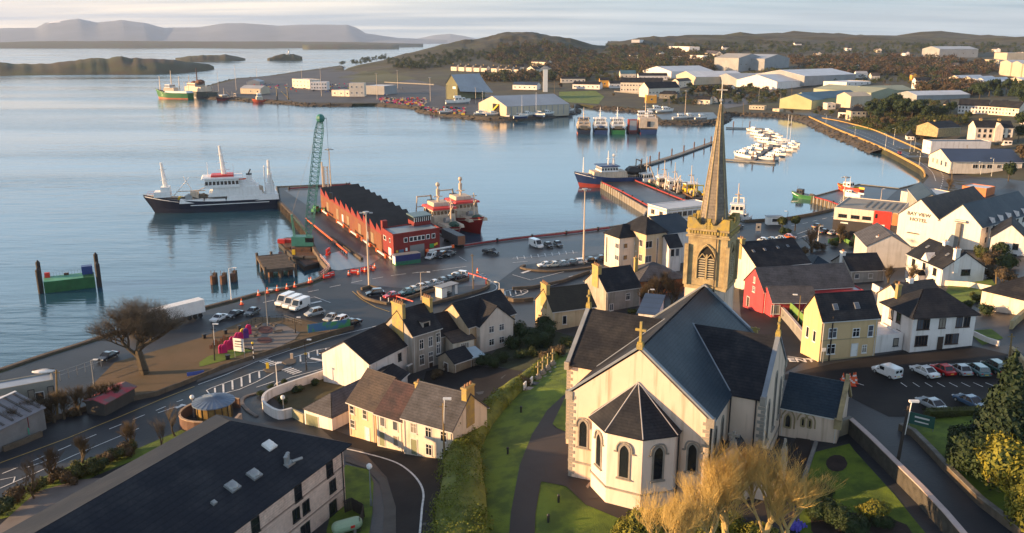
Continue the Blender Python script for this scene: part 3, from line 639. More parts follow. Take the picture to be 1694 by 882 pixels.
def roof_geo(kind, W, D, eh, rh, o, th=.16, hipl=None):
 """returns wall-top profile polygons and roof MB; local frame x right, y back"""
 mb = MB(); z1 = eh + rh
 def slab(q):   # q four/three corners of the top sheet, given thickness downwards
  q = [Vector(p) for p in q]; n = (q[1]-q[0]).cross(q[2]-q[0]).normalized()
  if n.z < 0: q = q[::-1]; n = -n
  k = len(q); mb.add([p + n*.02 for p in q] + [p + n*(.02+th) for p in q], [tuple(range(k-1,-1,-1)), tuple(range(k,2*k))] + [(i,(i+1)%k,k+(i+1)%k,k+i) for i in range(k)])
 if kind == 'gx':
  s = rh/(D/2); e = eh - o*s
  slab([(-o*.6,-o,e),(W+o*.6,-o,e),(W+o*.6,D/2,z1),(-o*.6,D/2,z1)]); slab([(-o*.6,D+o,e),(W+o*.6,D+o,e),(W+o*.6,D/2,z1),(-o*.6,D/2,z1)])
 elif kind == 'gy':
  s = rh/(W/2); e = eh - o*s
  slab([(-o,-o*.6,e),(-o,D+o*.6,e),(W/2,D+o*.6,z1),(W/2,-o*.6,z1)]); slab([(W+o,-o*.6,e),(W+o,D+o*.6,e),(W/2,D+o*.6,z1),(W/2,-o*.6,z1)])
 elif kind == 'hip':
  if W >= D:
   h = hipl if hipl is not None else D/2; s = rh/(D/2); e = eh - o*s*.6
   a, b = (h, D/2, z1), (W-h, D/2, z1)
   c = [(-o,-o,e),(W+o,-o,e),(W+o,D+o,e),(-o,D+o,e)]
   slab([c[0],c[1],b,a]); slab([c[2],c[3],a,b]); slab([c[3],c[0],a]); slab([c[1],c[2],b])
  else:
   h = hipl if hipl is not None else W/2; s = rh/(W/2); e = eh - o*s*.6
   a, b = (W/2, h, z1), (W/2, D-h, z1)
   c = [(-o,-o,e),(W+o,-o,e),(W+o,D+o,e),(-o,D+o,e)]
   slab([c[0],c[1],a]); slab([c[1],c[2],b,a]); slab([c[2],c[3],b]); slab([c[3],c[0],a,b])
 elif kind == 'mono':   # high at the back
  slab([(-o,-o,eh-o*rh/D),(W+o,-o,eh-o*rh/D),(W+o,D+o,z1+o*rh/D),(-o,D+o,z1+o*rh/D)])
 elif kind == 'flat':
  mb.box(.25,.25,eh-.35,W-.25,D-.25,eh-.2)
 return mb
def wall_geo(kind, W, D, eh, rh, base=-1.6):
 mb = MB(); z1 = eh + rh
 if kind == 'gx':
  vs = [(0,0,base),(W,0,base),(W,D,base),(0,D,base),(0,0,eh),(W,0,eh),(W,D,eh),(0,D,eh),(0,D/2,z1),(W,D/2,z1)]
  mb.add(vs, [(3,2,1,0),(0,1,5,4),(1,2,6,9,5),(2,3,7,6),(3,0,4,8,7),(4,5,9,8),(7,8,9,6)])
 elif kind == 'gy':
  vs = [(0,0,base),(W,0,base),(W,D,base),(0,D,base),(0,0,eh),(W,0,eh),(W,D,eh),(0,D,eh),(W/2,0,z1),(W/2,D,z1)]
  mb.add(vs, [(3,2,1,0),(0,1,5,8,4),(1,2,6,5),(2,3,7,9,6),(3,0,4,7),(4,8,9,7),(8,5,6,9)])
 elif kind == 'mono':
  mb.add([(0,0,base),(W,0,base),(W,D,base),(0,D,base),(0,0,eh),(W,0,eh),(W,D,z1),(0,D,z1)], [(3,2,1,0),(0,1,5,4),(1,2,6,5),(2,3,7,6),(3,0,4,7),(4,5,6,7)])
 elif kind == 'flat':
  mb.box(0,0,base,W,D,eh-.35)
  for q in ((0,0,W,.25),(0,D-.25,W,D),(0,.25,.25,D-.25),(W-.25,.25,W,D-.25)): mb.box(q[0],q[1],eh-.35,q[2],q[3],eh)
 else: mb.box(0,0,base,W,D,eh)
 return mb
BLD = []
def bldg(name, label, A, B, D, eh, rh, roof='gx', z0=None, wall=render_white, rm=slate, o=.3, cat='house', win=(), doors=(), chim=(), sky=(), frame=rooftrim, at='eave', group=None, trim=True, hipl=None, parts=True, back=False, base=-1.6, chm=chimney_m):
 """A, B: picture points of the two ends of the near long side, at eave height ('eave') or on the ground ('base')"""
 if at == 'base':
  pa, pb = G(*A), G(*B); z0 = (pa.z + pb.z)/2 if z0 is None else z0; pa = PZ(A[0],A[1],z0); pb = PZ(B[0],B[1],z0)
 else:
  pa, pb = PZ(A[0],A[1],z0+eh), PZ(B[0],B[1],z0+eh)
 d = Vector((pb.x-pa.x, pb.y-pa.y)); W = d.length; ang = math.atan2(d.y, d.x)
 if isinstance(D, tuple):
  pc = PZ(D[0], D[1], z0+(eh if at == 'eave' else 0)); n = Vector((-d.y, d.x))/W; D = (Vector((pc.x-pb.x, pc.y-pb.y))).dot(n)
 t = thing(name, label, cat, (pa.x, pa.y, z0), ang, group)
 wl = wall_geo(roof, W, D, eh, rh, base).obj('wall', wall, t)
 rf = roof_geo(roof, W, D, eh, rh, o, hipl=hipl).obj('roof', rm, t, fix=True)
 if trim and roof in ('gx','gy') and parts:
  g = MB(); s = rh/((D if roof=='gx' else W)/2); e = eh - o*s
  if roof == 'gx':
   g.tube((-o*.6,-o-.07,e),(W+o*.6,-o-.07,e),.08); MB().tube((-o*.6,D+o+.07,e),(W+o*.6,D+o+.07,e),.08).obj('gutter', rooftrim, t); g.tube((.3,-.08,e-.05),(.3,-.08,0),.05); g.tube((W-.3,-.08,e-.05),(W-.3,-.08,0),.05)
  else: MB().tube((-o-.07,-o*.6,e),(-o-.07,D+o*.6,e),.08).obj('gutter', rooftrim, t); g.tube((W+o+.07,-o*.6,e),(W+o+.07,D+o*.6,e),.08)
  g.obj('gutter', trim if not isinstance(trim, bool) else rooftrim, t)
  rg = MB()
  if roof == 'gx': rg.tube((-o*.6, D/2, eh+rh+.17),(W+o*.6, D/2, eh+rh+.17), .11, n=5)
  else: rg.tube((W/2, -o*.6, eh+rh+.17),(W/2, D+o*.6, eh+rh+.17), .11, n=5)
  rg.obj('ridge_tiles', rm, t)
 add_windows(t, W, D, win, frame)
 for q in doors: add_door(t, W, D, *q)
 for q in chim:     # (x fraction, y fraction, width x, depth y, top above ridge)
  cx, cy = q[0]*W, q[1]*D; c = MB(); zt = eh+rh+q[4]; zb = q[5] if len(q) > 5 else eh*.8
  c.box(cx-q[2]/2, cy-q[3]/2, zb, cx+q[2]/2, cy+q[3]/2, zt); c.box(cx-q[2]/2-.1, cy-q[3]/2-.1, zt-.25, cx+q[2]/2+.1, cy+q[3]/2+.1, zt+.02)
  co = c.obj('chimney', chm, t); n = max(1, int(max(q[2], q[3])/.55))
  for k in range(n):
   x = cx + (((k+.5)/n-.5)*q[2] if q[2] >= q[3] else 0); y = cy + (((k+.5)/n-.5)*q[3] if q[3] > q[2] else 0)
   p = MB().tube((x,y,zt),(x,y,zt+.45),.16,.13,6).obj('chimney_pot', mat('chimney_pot_clay', (.35,.17,.08), .8, .3), co)
 for q in sky:      # skylights on the front slope: (x fraction, slope fraction, w, h)
  hx = q[0]*W; f = q[1]; s = (rh/(D/2)) if roof in ('gx','hip') else rh/(W/2)
  if roof in ('gx','hip'):
   y = f*D/2; z = eh+f*rh+.24; an = math.atan(s); so = MB().box(-q[2]/2,-q[3]/2,0,q[2]/2,q[3]/2,.1).obj('skylight', grey_p, t); so.location = (hx,y,z); so.rotation_euler = (an,0,0)
   MB().box(-q[2]/2+.1,-q[3]/2+.1,.1,q[2]/2-.1,q[3]/2-.1,.13).obj('pane', mat('roof_glass', (.12,.14,.17), .2, .2), so)
  else:
   x = W/2 + (W/2)*(1-f); z = eh+f*rh+.24; so = MB().box(-q[2]/2,-q[3]/2,0,q[2]/2,q[3]/2,.1).obj('skylight', grey_p, t); so.location = (x, q[0]*D, z); so.rotation_euler = (0,math.atan(s),0)
   MB().box(-q[2]/2+.1,-q[3]/2+.1,.1,q[2]/2-.1,q[3]/2-.1,.13).obj('pane', mat('roof_glass', (.12,.14,.17), .2, .2), so)
 t['dim'] = (W, D, eh, rh)
 print('B', name, label[:30], 'W %.1f D %.1f z %.1f ground %.1f' % (W, D, z0, HT(pa.x, pa.y)), 'eh', round(eh,1))
 BLD.append(t); return t
def wallrun(name, label, pts, h, th, m, cat='wall', cap=None, zoff=0, group=None, world=False, sub=3.0, smooth=1):
 P = [Vector(p) for p in pts] if world else [G(*p) for p in pts]; P = spl(P, smooth); Qs = [P[0]]
 for a, b in zip(P[:-1], P[1:]):
  n = max(1, int((b-a).length/sub))
  for k in range(1, n+1): Qs.append(a.lerp(b, k/n))
 mb = MB(); cb = MB()
 def strip(mb, t, zb, zt):
  vs = []
  for i, p in enumerate(Qs):
   a = Qs[max(0,i-1)]; b = Qs[min(len(Qs)-1,i+1)]; d = Vector((b.x-a.x,b.y-a.y,0)).normalized(); n = Vector((-d.y,d.x,0))*t/2; g = HT(p.x,p.y)+zoff
   l, r = p+n, p-n; vs += [(l.x,l.y,g+zb),(r.x,r.y,g+zb),(r.x,r.y,g+zt),(l.x,l.y,g+zt)]
  k = len(Qs); fs = []
  for i in range(k-1):
   o_ = 4*i
   for j in range(4): fs.append((o_+j, o_+(j+1)%4, o_+4+(j+1)%4, o_+4+j))
  fs += [(3,2,1,0), (4*k-4,4*k-3,4*k-2,4*k-1)]; mb.add(vs, fs)
 strip(mb, th, -.6, h)
 if cap:
  t = thing(name, label, cat, Qs[0], 0, group); o = mb.obj('wall_body', m, t, fix=True); o.matrix_parent_inverse = Matrix.Translation(-Qs[0])
  strip(cb, th+.12, h, h+.12); c = cb.obj('coping', cap, t, fix=True); c.matrix_parent_inverse = Matrix.Translation(-Qs[0]); return t
 return tag(mb.obj(name, m, fix=True), label, cat, group)
# ================================================================ CHURCH
CANG = math.atan2(-8.1, 14.5)+R(2.1)
def church():
 O = Vector((14.2, 88.5, 11.0)); ang = CANG
 t = thing('church', 'large cream rendered church with steep slate roofs and a stone tower with spire', 'church', O, ang)
 EH, RH, HW = 10.8, 6.8, 8.3; LN = 28.0; SL = RH/HW; PV1, PV2, PW = 8.9, 21.9, 4.2  # transepts
 wb = MB()
 wb.add([(-HW,0,-1.5),(HW,0,-1.5),(HW,0,EH),(0,0,EH+RH),(-HW,0,EH),(-HW,LN,-1.5),(HW,LN,-1.5),(HW,LN,EH),(0,LN,EH+RH),(-HW,LN,EH)],
  [(0,1,2,3,4),(9,8,7,6,5),(0,4,9,5),(1,6,7,2),(4,3,8,9),(3,2,7,8)])
 TH = (PV2-PV1)/2; TR = TH*SL; RZ = EH + TR
 for sg in (-1, 1):
  x = sg*(HW+PW); xi = sg*(HW-.5)
  wb.add([(x,PV1,-1.5),(x,PV2,-1.5),(x,PV2,EH),(x,PV1+TH,RZ),(x,PV1,EH),(xi,PV1,-1.5),(xi,PV2,-1.5),(xi,PV2,EH),(xi,PV1+TH,RZ),(xi,PV1,EH)],
   [(0,1,2,3,4) if sg>0 else (4,3,2,1,0),(0,4,9,5),(1,6,7,2),(4,3,8,9),(3,2,7,8),(5,6,7,8,9)])
 wall = wb.obj('wall', render_church, t, fix=True)
 def course(a, b, z, d=.12, h=.25): MB().bar((a[0],a[1],z),(b[0],b[1],z), d*2, h).obj('plinth_course', quoin_m, t)
 for a, b in [((-HW,0),(-4.9,0)),((4.9,0),(HW,0)),((-HW,0),(-HW,PV1)),((HW,0),(HW,PV1)),((-HW-PW,PV1),(-HW,PV1)),((HW,PV1),(HW+PW,PV1)),((-HW-PW,PV1),(-HW-PW,PV2)),((HW+PW,PV1),(HW+PW,PV2))]: course(a, b, 2.2)
 qm = {}
 for cx, cy, sx, sy in [(-HW,0,-1,-1),(HW,0,1,-1),(-HW-PW,PV1,-1,-1),(HW+PW,PV1,1,-1),(HW+PW,PV2,1,1),(-HW-PW,PV2,-1,1)]:
  for k in range(24):
   z = .1+k*.44; w = .75 if k%2 else .42; v = .42 if k%2 else .75; key = (sx,sy,k%2)
   if key not in qm:
    b = MB(); x0, x1 = sorted((0, -sx*w)); y0, y1 = sorted((0, -sy*v)); b.box(x0-(.05 if sx<0 else 0), y0-(.05 if sy<0 else 0), 0, x1+(.05 if sx>0 else 0), y1+(.05 if sy>0 else 0), .38); qm[key] = b.mesh('quoin', quoin_m)
   q = lk('quoin', qm[key], t); q.location = (cx, cy, z)
 def slab(mb, q, th=.22):
  q = [Vector(p) for p in q]; n = (q[1]-q[0]).cross(q[2]-q[0]).normalized()
  if n.z < 0: q = q[::-1]; n = -n
  k = len(q); mb.add([p+n*.03 for p in q]+[p+n*(.03+th) for p in q], [tuple(range(k-1,-1,-1)),tuple(range(k,2*k))]+[(i,(i+1)%k,k+(i+1)%k,k+i) for i in range(k)])
 OV = .35; y0, y1 = .35, LN-.3
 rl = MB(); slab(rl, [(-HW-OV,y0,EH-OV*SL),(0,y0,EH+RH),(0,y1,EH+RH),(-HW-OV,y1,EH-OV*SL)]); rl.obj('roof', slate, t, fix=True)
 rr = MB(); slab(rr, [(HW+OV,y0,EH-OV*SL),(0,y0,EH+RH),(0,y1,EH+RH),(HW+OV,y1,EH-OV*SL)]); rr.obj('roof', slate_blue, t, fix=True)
 for sg in (-1,1):
  xo = sg*(HW+PW-.35); yc = PV1+TH; xr = sg*(HW-TR/SL)   # where the transept ridge meets the nave slope
  for s2 in (-1,1):
   ye = yc+s2*(TH+OV); b = MB()
   slab(b, [(xo,ye,EH-OV*SL),(xo,yc,RZ),(xr,yc,RZ),(sg*(HW+OV),ye,EH-OV*SL)]); b.obj('roof', slate, t, fix=True)
   vl = MB(); vl.tube((sg*(HW+.1),yc+s2*(TH+.1),EH+.25),(xr,yc,RZ+.3),.1,n=4); vl.obj('valley_flashing', lead, t)
 def coping(x0,y0_,z0,x1,y1_,z1,w=.55,m=lead): return MB().bar((x0,y0_,z0),(x1,y1_,z1),w,.22).obj('coping', m, t)
 for yy in (.18, LN-.15):
  coping(-HW-.5,yy,EH-.5*SL+.45,0,yy,EH+RH+.45); coping(HW+.5,yy,EH-.5*SL+.45,0,yy,EH+RH+.45)
 for sg in (-1,1):
  xx = sg*(HW+PW-.18)
  coping(xx,PV1-.5,EH-.5*SL+.45,xx,PV1+TH,RZ+.45); coping(xx,PV2+.5,EH-.5*SL+.45,xx,PV1+TH,RZ+.45)
  for yy in (PV1-.25, PV2+.25): MB().box(xx-.32,yy-.45,EH-.7,xx+.32,yy+.45,EH+.35).obj('kneeler', quoin_m, t)
 for sx in (-1,1): MB().box(sx*(HW+.05)-.45,-.16,EH-.7,sx*(HW+.05)+.45,.5,EH+.35).obj('kneeler', quoin_m, t)
 def cross(x,y,z,h,m,ring=True,rz=0):
  g = MB(); g.box(-.35,-.3,-.3,.35,.3,.3); g.prism([(-.3,-.25),(.3,-.25),(.3,.25),(-.3,.25)], .3, .55); g.box(-.13,-.12,.5,.13,.12,h)
  g.box(-.62,-.11,h*.62,.62,.11,h*.62+.26)
  for a in range(4): c_ = math.pi/4+a*math.pi/2;
  o = g.obj('gable_cross', m, t); o.location = (x,y,z); o.rotation_euler = (0,0,rz)
 cross(0,.15,EH+RH+.45,2.9,lichen); cross(-HW-PW+.2,PV1+TH,RZ+.5,2.3,lichen,rz=R(90)); cross(HW+PW-.2,PV1+TH,RZ+.5,2.3,lichen,rz=R(90)); cross(HW-1.0,LN-.1,EH+RH*.12+.4,.9,lichen)
 def lancet(x,y,z,w,h,rz,hood=True,label=None):
  n = 7; pts = [(-w/2,0),(w/2,0)]
  for i in range(n+1): a = i/n*R(60); pts.append((-w/2+w*math.cos(a), h-w*.866+w*math.sin(a)))
  for i in range(n-1,-1,-1): a = i/n*R(60); pts.append((w/2-w*math.cos(a), h-w*.866+w*math.sin(a)))
  def ring(s0, s1, ya, yb, close=True):
   cxm, cz = 0, h*.45; mb = MB()
   def off(p, s):
    return (p[0]+s*(1 if p[0]>0 else -1)*(1 if abs(p[0])>.02 else 0), p[1]+(s if p[1]>h*.3 else -s))
   a = [off(p,s0) for p in pts]; b = [off(p,s1) for p in pts]; k = len(pts); vs = [(p[0],ya,p[1]) for p in a]+[(p[0],ya,p[1]) for p in b]+[(p[0],yb,p[1]) for p in a]+[(p[0],yb,p[1]) for p in b]
   fs = []
   for i in range(k):
    j = (i+1)%k; fs += [(i,j,k+j,k+i),(k+i,k+j,3*k+j,3*k+i),(2*k+i,2*k+j,j,i)]
   return mb.add(vs, fs)
  o = ring(0,.2,-.09,.0).obj('window', quoin_m, t, fix=True); o.location = (x,y,z); o.rotation_euler = (0,0,rz)
  MB().add([(p[0],-.02,p[1]) for p in pts], [tuple(range(len(pts)))]).obj('pane', glass, o)
  s_ = MB().box(-w/2-.35,-.22,-.28,w/2+.35,0,-.12).obj('sill', quoin_m, o)
  if hood:
   hb = MB(); k = len(pts); hp = [p for p in pts[2:]]; hp = [(p[0]*1.0+ (.38 if p[0]>0 else -.38)*(1 if abs(p[0])>.02 else 0), p[1]+.38) for p in hp]
   hp = [(hp[0][0]+.3, hp[0][1]-.36), (hp[0][0], hp[0][1]-.36)] + hp + [(hp[-1][0], hp[-1][1]-.36), (hp[-1][0]-.3, hp[-1][1]-.36)]
   for a_, b_ in zip(hp[:-1], hp[1:]): hb.tube((a_[0],-.1,a_[1]),(b_[0],-.1,b_[1]),.1,n=5)
   hb.obj('hood_mould', quoin_m, o)
 lancet(-6.5,0,4.4,.95,3.3,0); lancet(6.6,0,4.4,.95,3.3,0)
 AP = [(-4.9,0),(-4.9,-1.3),(-2.05,-3.85),(2.05,-3.85),(4.9,-1.3),(4.9,0)]; AE = 9.0; AZ = 13.6
 MB().prism(AP+[(4.9,.3),(-4.9,.3)], -1.2, AE).obj('apse_wall', mat('render_apse', (.74,.61,.52), .9, .08, .3, .3, streak=.35), t)
 g = MB()
 for a, b in zip(AP[:-1], AP[1:]): course(a, b, 2.2, .15, .2)
 g.prism([(p[0]*1.10, p[1]*1.13-.05) for p in AP[:]], -1, .18); g.obj('plinth_course', mat('plinth', (.33,.25,.19), .9, .3, 1), t, fix=True)
 ea = [(p[0]*1.07, p[1]*1.09-.08, AE-.05) for p in AP]
 for a, b in zip(ea[:-1], ea[1:]): r = MB(); slab(r, [a,b,(0,.0,AZ)],.14); r.obj('apse_roof', slate, t, fix=True)
 h = MB()
 for a in ea[1:-1]: h.tube((a[0],a[1],a[2]+.2),(0,0,AZ+.2),.075,n=5)
 h.tube((ea[0][0],-.15,ea[0][2]+.2),(0,-.1,AZ+.25),.1,n=4); h.tube((ea[-1][0],-.15,ea[-1][2]+.2),(0,-.1,AZ+.25),.1,n=4)
 h.obj('hip_flashing', mat('pale_lead', (.45,.43,.42), .6, .2), t)
 for i, (a, b) in enumerate(zip(AP[1:-2], AP[2:-1])):
  mx, my = (a[0]+b[0])/2, (a[1]+b[1])/2; rz = math.atan2(b[1]-a[1], b[0]-a[0]); d = Vector((math.sin(rz), -math.cos(rz)))*.01
  lancet(mx+d.x, my+d.y, 3.9, 1.05, 3.9, rz)
 dp = MB(); dp.tube((5.05,-.3,AE-.2),(5.05,-.3,0),.09); dp.tube((HW+.15,.3,EH-.3),(HW+.15,.3,0),.09); dp.tube((HW+.3,PV1-.3,EH-.3),(HW+.3,PV1-.3,3),.09); dp.tube((HW+PW-1,PV1-.15,EH-.3),(HW+PW-1,PV1-.15,0),.09); dp.obj('downpipe', dark_p, t)
 for v in (3, 6.2): lancet(HW,v,4.2,1.0,4.6,R(90),False); lancet(-HW,v,4.2,1.0,4.6,R(-90),False)
 for v,hh in ((PV1+2.6,5.2),(PV1+TH,7.4),(PV2-2.6,5.2)): lancet(HW+PW,v,4.4,1.1,hh,R(90),False); lancet(-HW-PW,v,4.4,1.1,hh,R(-90),False)
 def gabled(x0,x1,yn,yf,eh,rh,axis,rm,wm,cr=True,zb=-1.5):
  w_ = MB(); r_ = MB()
  if axis == 'y':
   xc = (x0+x1)/2; w_.add([(x0,yn,zb),(x1,yn,zb),(x1,yf,zb),(x0,yf,zb),(x0,yn,eh),(x1,yn,eh),(x1,yf,eh),(x0,yf,eh),(xc,yn,eh+rh),(xc,yf,eh+rh)],[(3,2,1,0),(0,1,5,8,4),(1,2,6,5),(2,3,7,9,6),(3,0,4,7),(4,8,9,7),(8,5,6,9)])
   s = rh/((x1-x0)/2); slab(r_,[(x0-.2,yn+.2,eh-.2*s),(xc,yn+.2,eh+rh),(xc,yf,eh+rh),(x0-.2,yf,eh-.2*s)],.12); slab(r_,[(x1+.2,yn+.2,eh-.2*s),(xc,yn+.2,eh+rh),(xc,yf,eh+rh),(x1+.2,yf,eh-.2*s)],.12)
   c_ = MB(); c_.bar((x0-.2,yn+.1,eh+.1),(xc,yn+.1,eh+rh+.28),.4,.2); c_.bar((x1+.2,yn+.1,eh+.1),(xc,yn+.1,eh+rh+.28),.4,.2); c_.obj('coping', quoin_m, t)
   if cr: cross(xc,yn+.1,eh+rh+.3,1.6,quoin_m)
  else:
   yc = (yn+yf)/2; w_.add([(x0,yn,zb),(x1,yn,zb),(x1,yf,zb),(x0,yf,zb),(x0,yn,eh),(x1,yn,eh),(x1,yf,eh),(x0,yf,eh),(x0,yc,eh+rh),(x1,yc,eh+rh)],[(3,2,1,0),(0,1,5,4),(1,2,6,9,5),(2,3,7,6),(3,0,4,8,7),(4,5,9,8),(7,8,9,6)])
   s = rh/((yf-yn)/2); slab(r_,[(x0,yn-.2,eh-.2*s),(x0,yc,eh+rh),(x1-.2,yc,eh+rh),(x1-.2,yn-.2,eh-.2*s)],.12); slab(r_,[(x0,yf+.2,eh-.2*s),(x0,yc,eh+rh),(x1-.2,yc,eh+rh),(x1-.2,yf+.2,eh-.2*s)],.12)
   c_ = MB(); c_.bar((x1-.1,yn-.2,eh+.1),(x1-.1,yc,eh+rh+.28),.4,.2); c_.bar((x1-.1,yf+.2,eh+.1),(x1-.1,yc,eh+rh+.28),.4,.2); c_.obj('coping', quoin_m, t)
   if cr: cross(x1-.1,yc,eh+rh+.3,1.6,quoin_m,rz=R(90))
  w_.obj('porch_wall', wm, t, fix=True); r_.obj('porch_roof', rm, t, fix=True)
 gabled(HW+.02, 15.5, 4.2, PV1-.1, 3.4, 2.2, 'x', slate_blue, render_church)
 gabled(HW+.05, HW+3.9, 3.3, 6.6, 4.2, 2.5, 'y', slate, render_church)
 lancet(HW+1.1,3.3,1.2,.8,2.4,0); lancet(HW+2.8,3.3,1.2,.8,2.4,0)
 X, Y0, Y1 = 2.85, LN, LN+5.6; TT = 27.2
 MB().box(-X,Y0,-1.5,X,Y1,17.5).obj('tower_base', render_church, t)
 tw = MB(); tw.box(-X+.12,Y0+.12,17.5,X-.12,Y1-.12,TT-2.3); tw.box(-X-.12,Y0-.12,17.3,X+.12,Y1+.12,17.8); tw.box(-X,Y0,TT-2.3,X,Y1,TT-1.3); tw.box(-X-.2,Y0-.2,TT-2.55,X+.2,Y1+.2,TT-2.3)
 tw.obj('tower_shaft', stone, t)
 pp = MB()
 for (ax,ay,bx,by) in ((-X,Y0,X,Y0),(X,Y0,X,Y1),(X,Y1,-X,Y1),(-X,Y1,-X,Y0)):
  a = Vector((ax,ay,0)); b = Vector((bx,by,0)); d = (b-a).normalized(); n = Vector((d.y,-d.x,0)); Lh = (b-a).length
  prof = [(0,1.5),(.9,1.5),(1.3,1.0),(1.75,.55),(2.2,.55),(2.7,1.15),(Lh/2-.3,1.45),(Lh/2+.3,1.45),(Lh-2.7,1.15),(Lh-2.2,.55),(Lh-1.75,.55),(Lh-1.3,1.0),(Lh-.9,1.5),(Lh,1.5)]
  for (s0,h0),(s1,h1) in zip(prof[:-1],prof[1:]):
   q = [a+d*s0+n*.12, a+d*s1+n*.12, a+d*s1-n*.35, a+d*s0-n*.35]
   pp.add([(*p.xy,TT-1.3) for p in q]+[(*q[0].xy,TT-1.3+h0),(*q[1].xy,TT-1.3+h1),(*q[2].xy,TT-1.3+h1),(*q[3].xy,TT-1.3+h0)],[(3,2,1,0),(4,5,6,7),(0,1,5,4),(1,2,6,5),(2,3,7,6),(3,0,4,7)])
  for k in range(14): c0 = a+d*(.3+k*(Lh-.6)/13)+n*.14; pp.box(c0.x-.13,c0.y-.13,TT-2.0,c0.x+.13,c0.y+.13,TT-1.6)
 pp.obj('parapet', lichen, t, fix=True)
 for sx in (-1,1):
  for yy in (Y0, Y1): MB().box(sx*X-.28,yy-.28,17.8,sx*X+.28,yy+.28,TT-3.6).obj('buttress', stone, t)
 for fx, fy, rz in ((0,Y0+.12,0),(X-.12,(Y0+Y1)/2,R(90)),(-X+.12,(Y0+Y1)/2,R(-90)),(0,Y1-.12,R(180))):
  e = lk('belfry_opening', MB().add(*lancet_fan(2.5,4.7)).mesh('belfry_opening', mat('painted_recess_shade', (.012,.011,.010), .9)), t); e.location = (fx,fy,18.8); e.rotation_euler = (0,0,rz); e.location = e.location + Matrix.Rotation(rz,3,'Z') @ Vector((0,-.02,0))  # flat near-black sheet, the opening's inner shade put into its colour
  for sx in (-.62,.62):
   lo = MB()
   for k in range(9): lo.add([(sx-.45,-.02,.2+k*.34),(sx+.45,-.02,.2+k*.34),(sx+.45,-.16,.05+k*.34),(sx-.45,-.16,.05+k*.34)],[(0,1,2,3)])
   lo.obj('louvre', mat('louvre', (.42,.36,.24), .8, .3), e)
  fr = MB(); outl = lancet_outline(2.7,4.9)
  for p_, q_ in zip(outl[1:-1], outl[2:]): fr.tube((p_[0],-.1,p_[1]),(q_[0],-.1,q_[1]),.17,n=5)
  fr.box(-.12,-.2,0,.12,0,3.5)
  fr.tube((-1.2,-.12,2.7),(-.6,-.12,3.6),.09); fr.tube((1.2,-.12,2.7),(.6,-.12,3.6),.09); fr.tube((-.6,-.12,3.6),(0,-.12,2.9),.09); fr.tube((.6,-.12,3.6),(0,-.12,2.9),.09)
  fr.obj('tracery', stone, e)
 sc = (0,(Y0+Y1)/2); sp = MB(); r0 = 1.95; zb, zt = TT-1.0, 42.6; vs = []
 for i in range(8): a = R(22.5)+i*R(45); vs.append((sc[0]+r0*math.cos(a), sc[1]+r0*math.sin(a), zb))
 for i in range(8): a = R(22.5)+i*R(45); vs.append((sc[0]+.16*math.cos(a), sc[1]+.16*math.sin(a), zt))
 sp.add(vs, [(i,(i+1)%8,8+(i+1)%8,8+i) for i in range(8)]+[tuple(range(8,16))]); sp.obj('spire', mat('spire_stone', (.22,.19,.155), .9, .4, 1.2, .6, col2=(.13,.115,.10), bands=.45), t)
 rb = MB()
 for i in range(8): rb.tube(vs[i], vs[8+i], .13, .06, 5)
 rb.obj('spire_rib', stone, t)
 MB().box(-1.1,sc[1]-1.1,TT-1.35,1.1,sc[1]+1.1,TT-1.2).obj('tower_deck', lead, t)
 cr = MB(); cr.tube((0,sc[1],zt-.2),(0,sc[1],45.6),.09,.06); cr.bar((-.75,sc[1],44.5),(.75,sc[1],44.5),.14,.14); cr.sphere((0,sc[1],zt+.5),.28,6,5); cr.obj('spire_cross', steel, t)
 fn = MB()
 for i in range(4): a = R(45)+i*R(90); x, y = sc[0]+2.2*math.cos(a), sc[1]+2.2*math.sin(a); fn.tube((x,y,TT-1.3),(x,y,TT+.3),.3,.05,5)
 fn.obj('pinnacle', lichen, t)
 dc = MB(); dc.tube((X-1.6,Y0-.12,26),(X-1.6,Y0-.12,11),.09); dc.obj('downpipe', dark_p, t)
 return t
def lancet_outline(w,h):
 n = 8; pts = [(-w/2,0),(w/2,0)]
 for i in range(n+1): a = i/n*R(60); pts.append((-w/2+w*math.cos(a), h-w*.866+w*math.sin(a)))
 for i in range(n-1,-1,-1): a = i/n*R(60); pts.append((w/2-w*math.cos(a), h-w*.866+w*math.sin(a)))
 return pts + [(-w/2,0)]
def lancet_fan(w,h):
 p = lancet_outline(w,h)[:-1]; return [(q[0],0,q[1]) for q in p], [tuple(range(len(p)))]
CH = church()
cs = Matrix.Translation((14.2,88.5,11)) @ Matrix.Rotation(CANG,4,'Z')
def CP_(x,y,z=0): return cs @ Vector((x,y,z))
# ================================================================ BUILDINGS OF THE TOWN
def merge(a, b, ren=None):
 """make thing b part of thing a (one building made of two ranges)"""
 M = a.matrix_basis.inverted() @ b.matrix_basis
 for c in kids(b): c.parent = a; c.matrix_basis = M @ c.matrix_basis
 if b in BLD: BLD.remove(b)
 bpy.data.objects.remove(b)
sage_d = mat('sage_door', (.22,.24,.14), .7)
brown_f = mat('brown_window_frame', (.06,.03,.02), .6, .2, 1)
h1 = bldg('terraced_house', 'end terrace house with peach coloured front and mossy brown roof by the bending road', (576,663), (620,679.5), 8.5, 5.4, 3.6, 'gx', 4.9, mat('render_peach', (.66,.47,.30), .9, .12, .4, .3, streak=.4), slate_brown,
 win=[('f',[.14],[1.9,4.2],.8,1.15,'s'),('f',[.62],[4.2],.8,1.3,'s')], doors=[('f',.68,white_p,.9,2.1,.1)], group='terraced houses on the bending road')
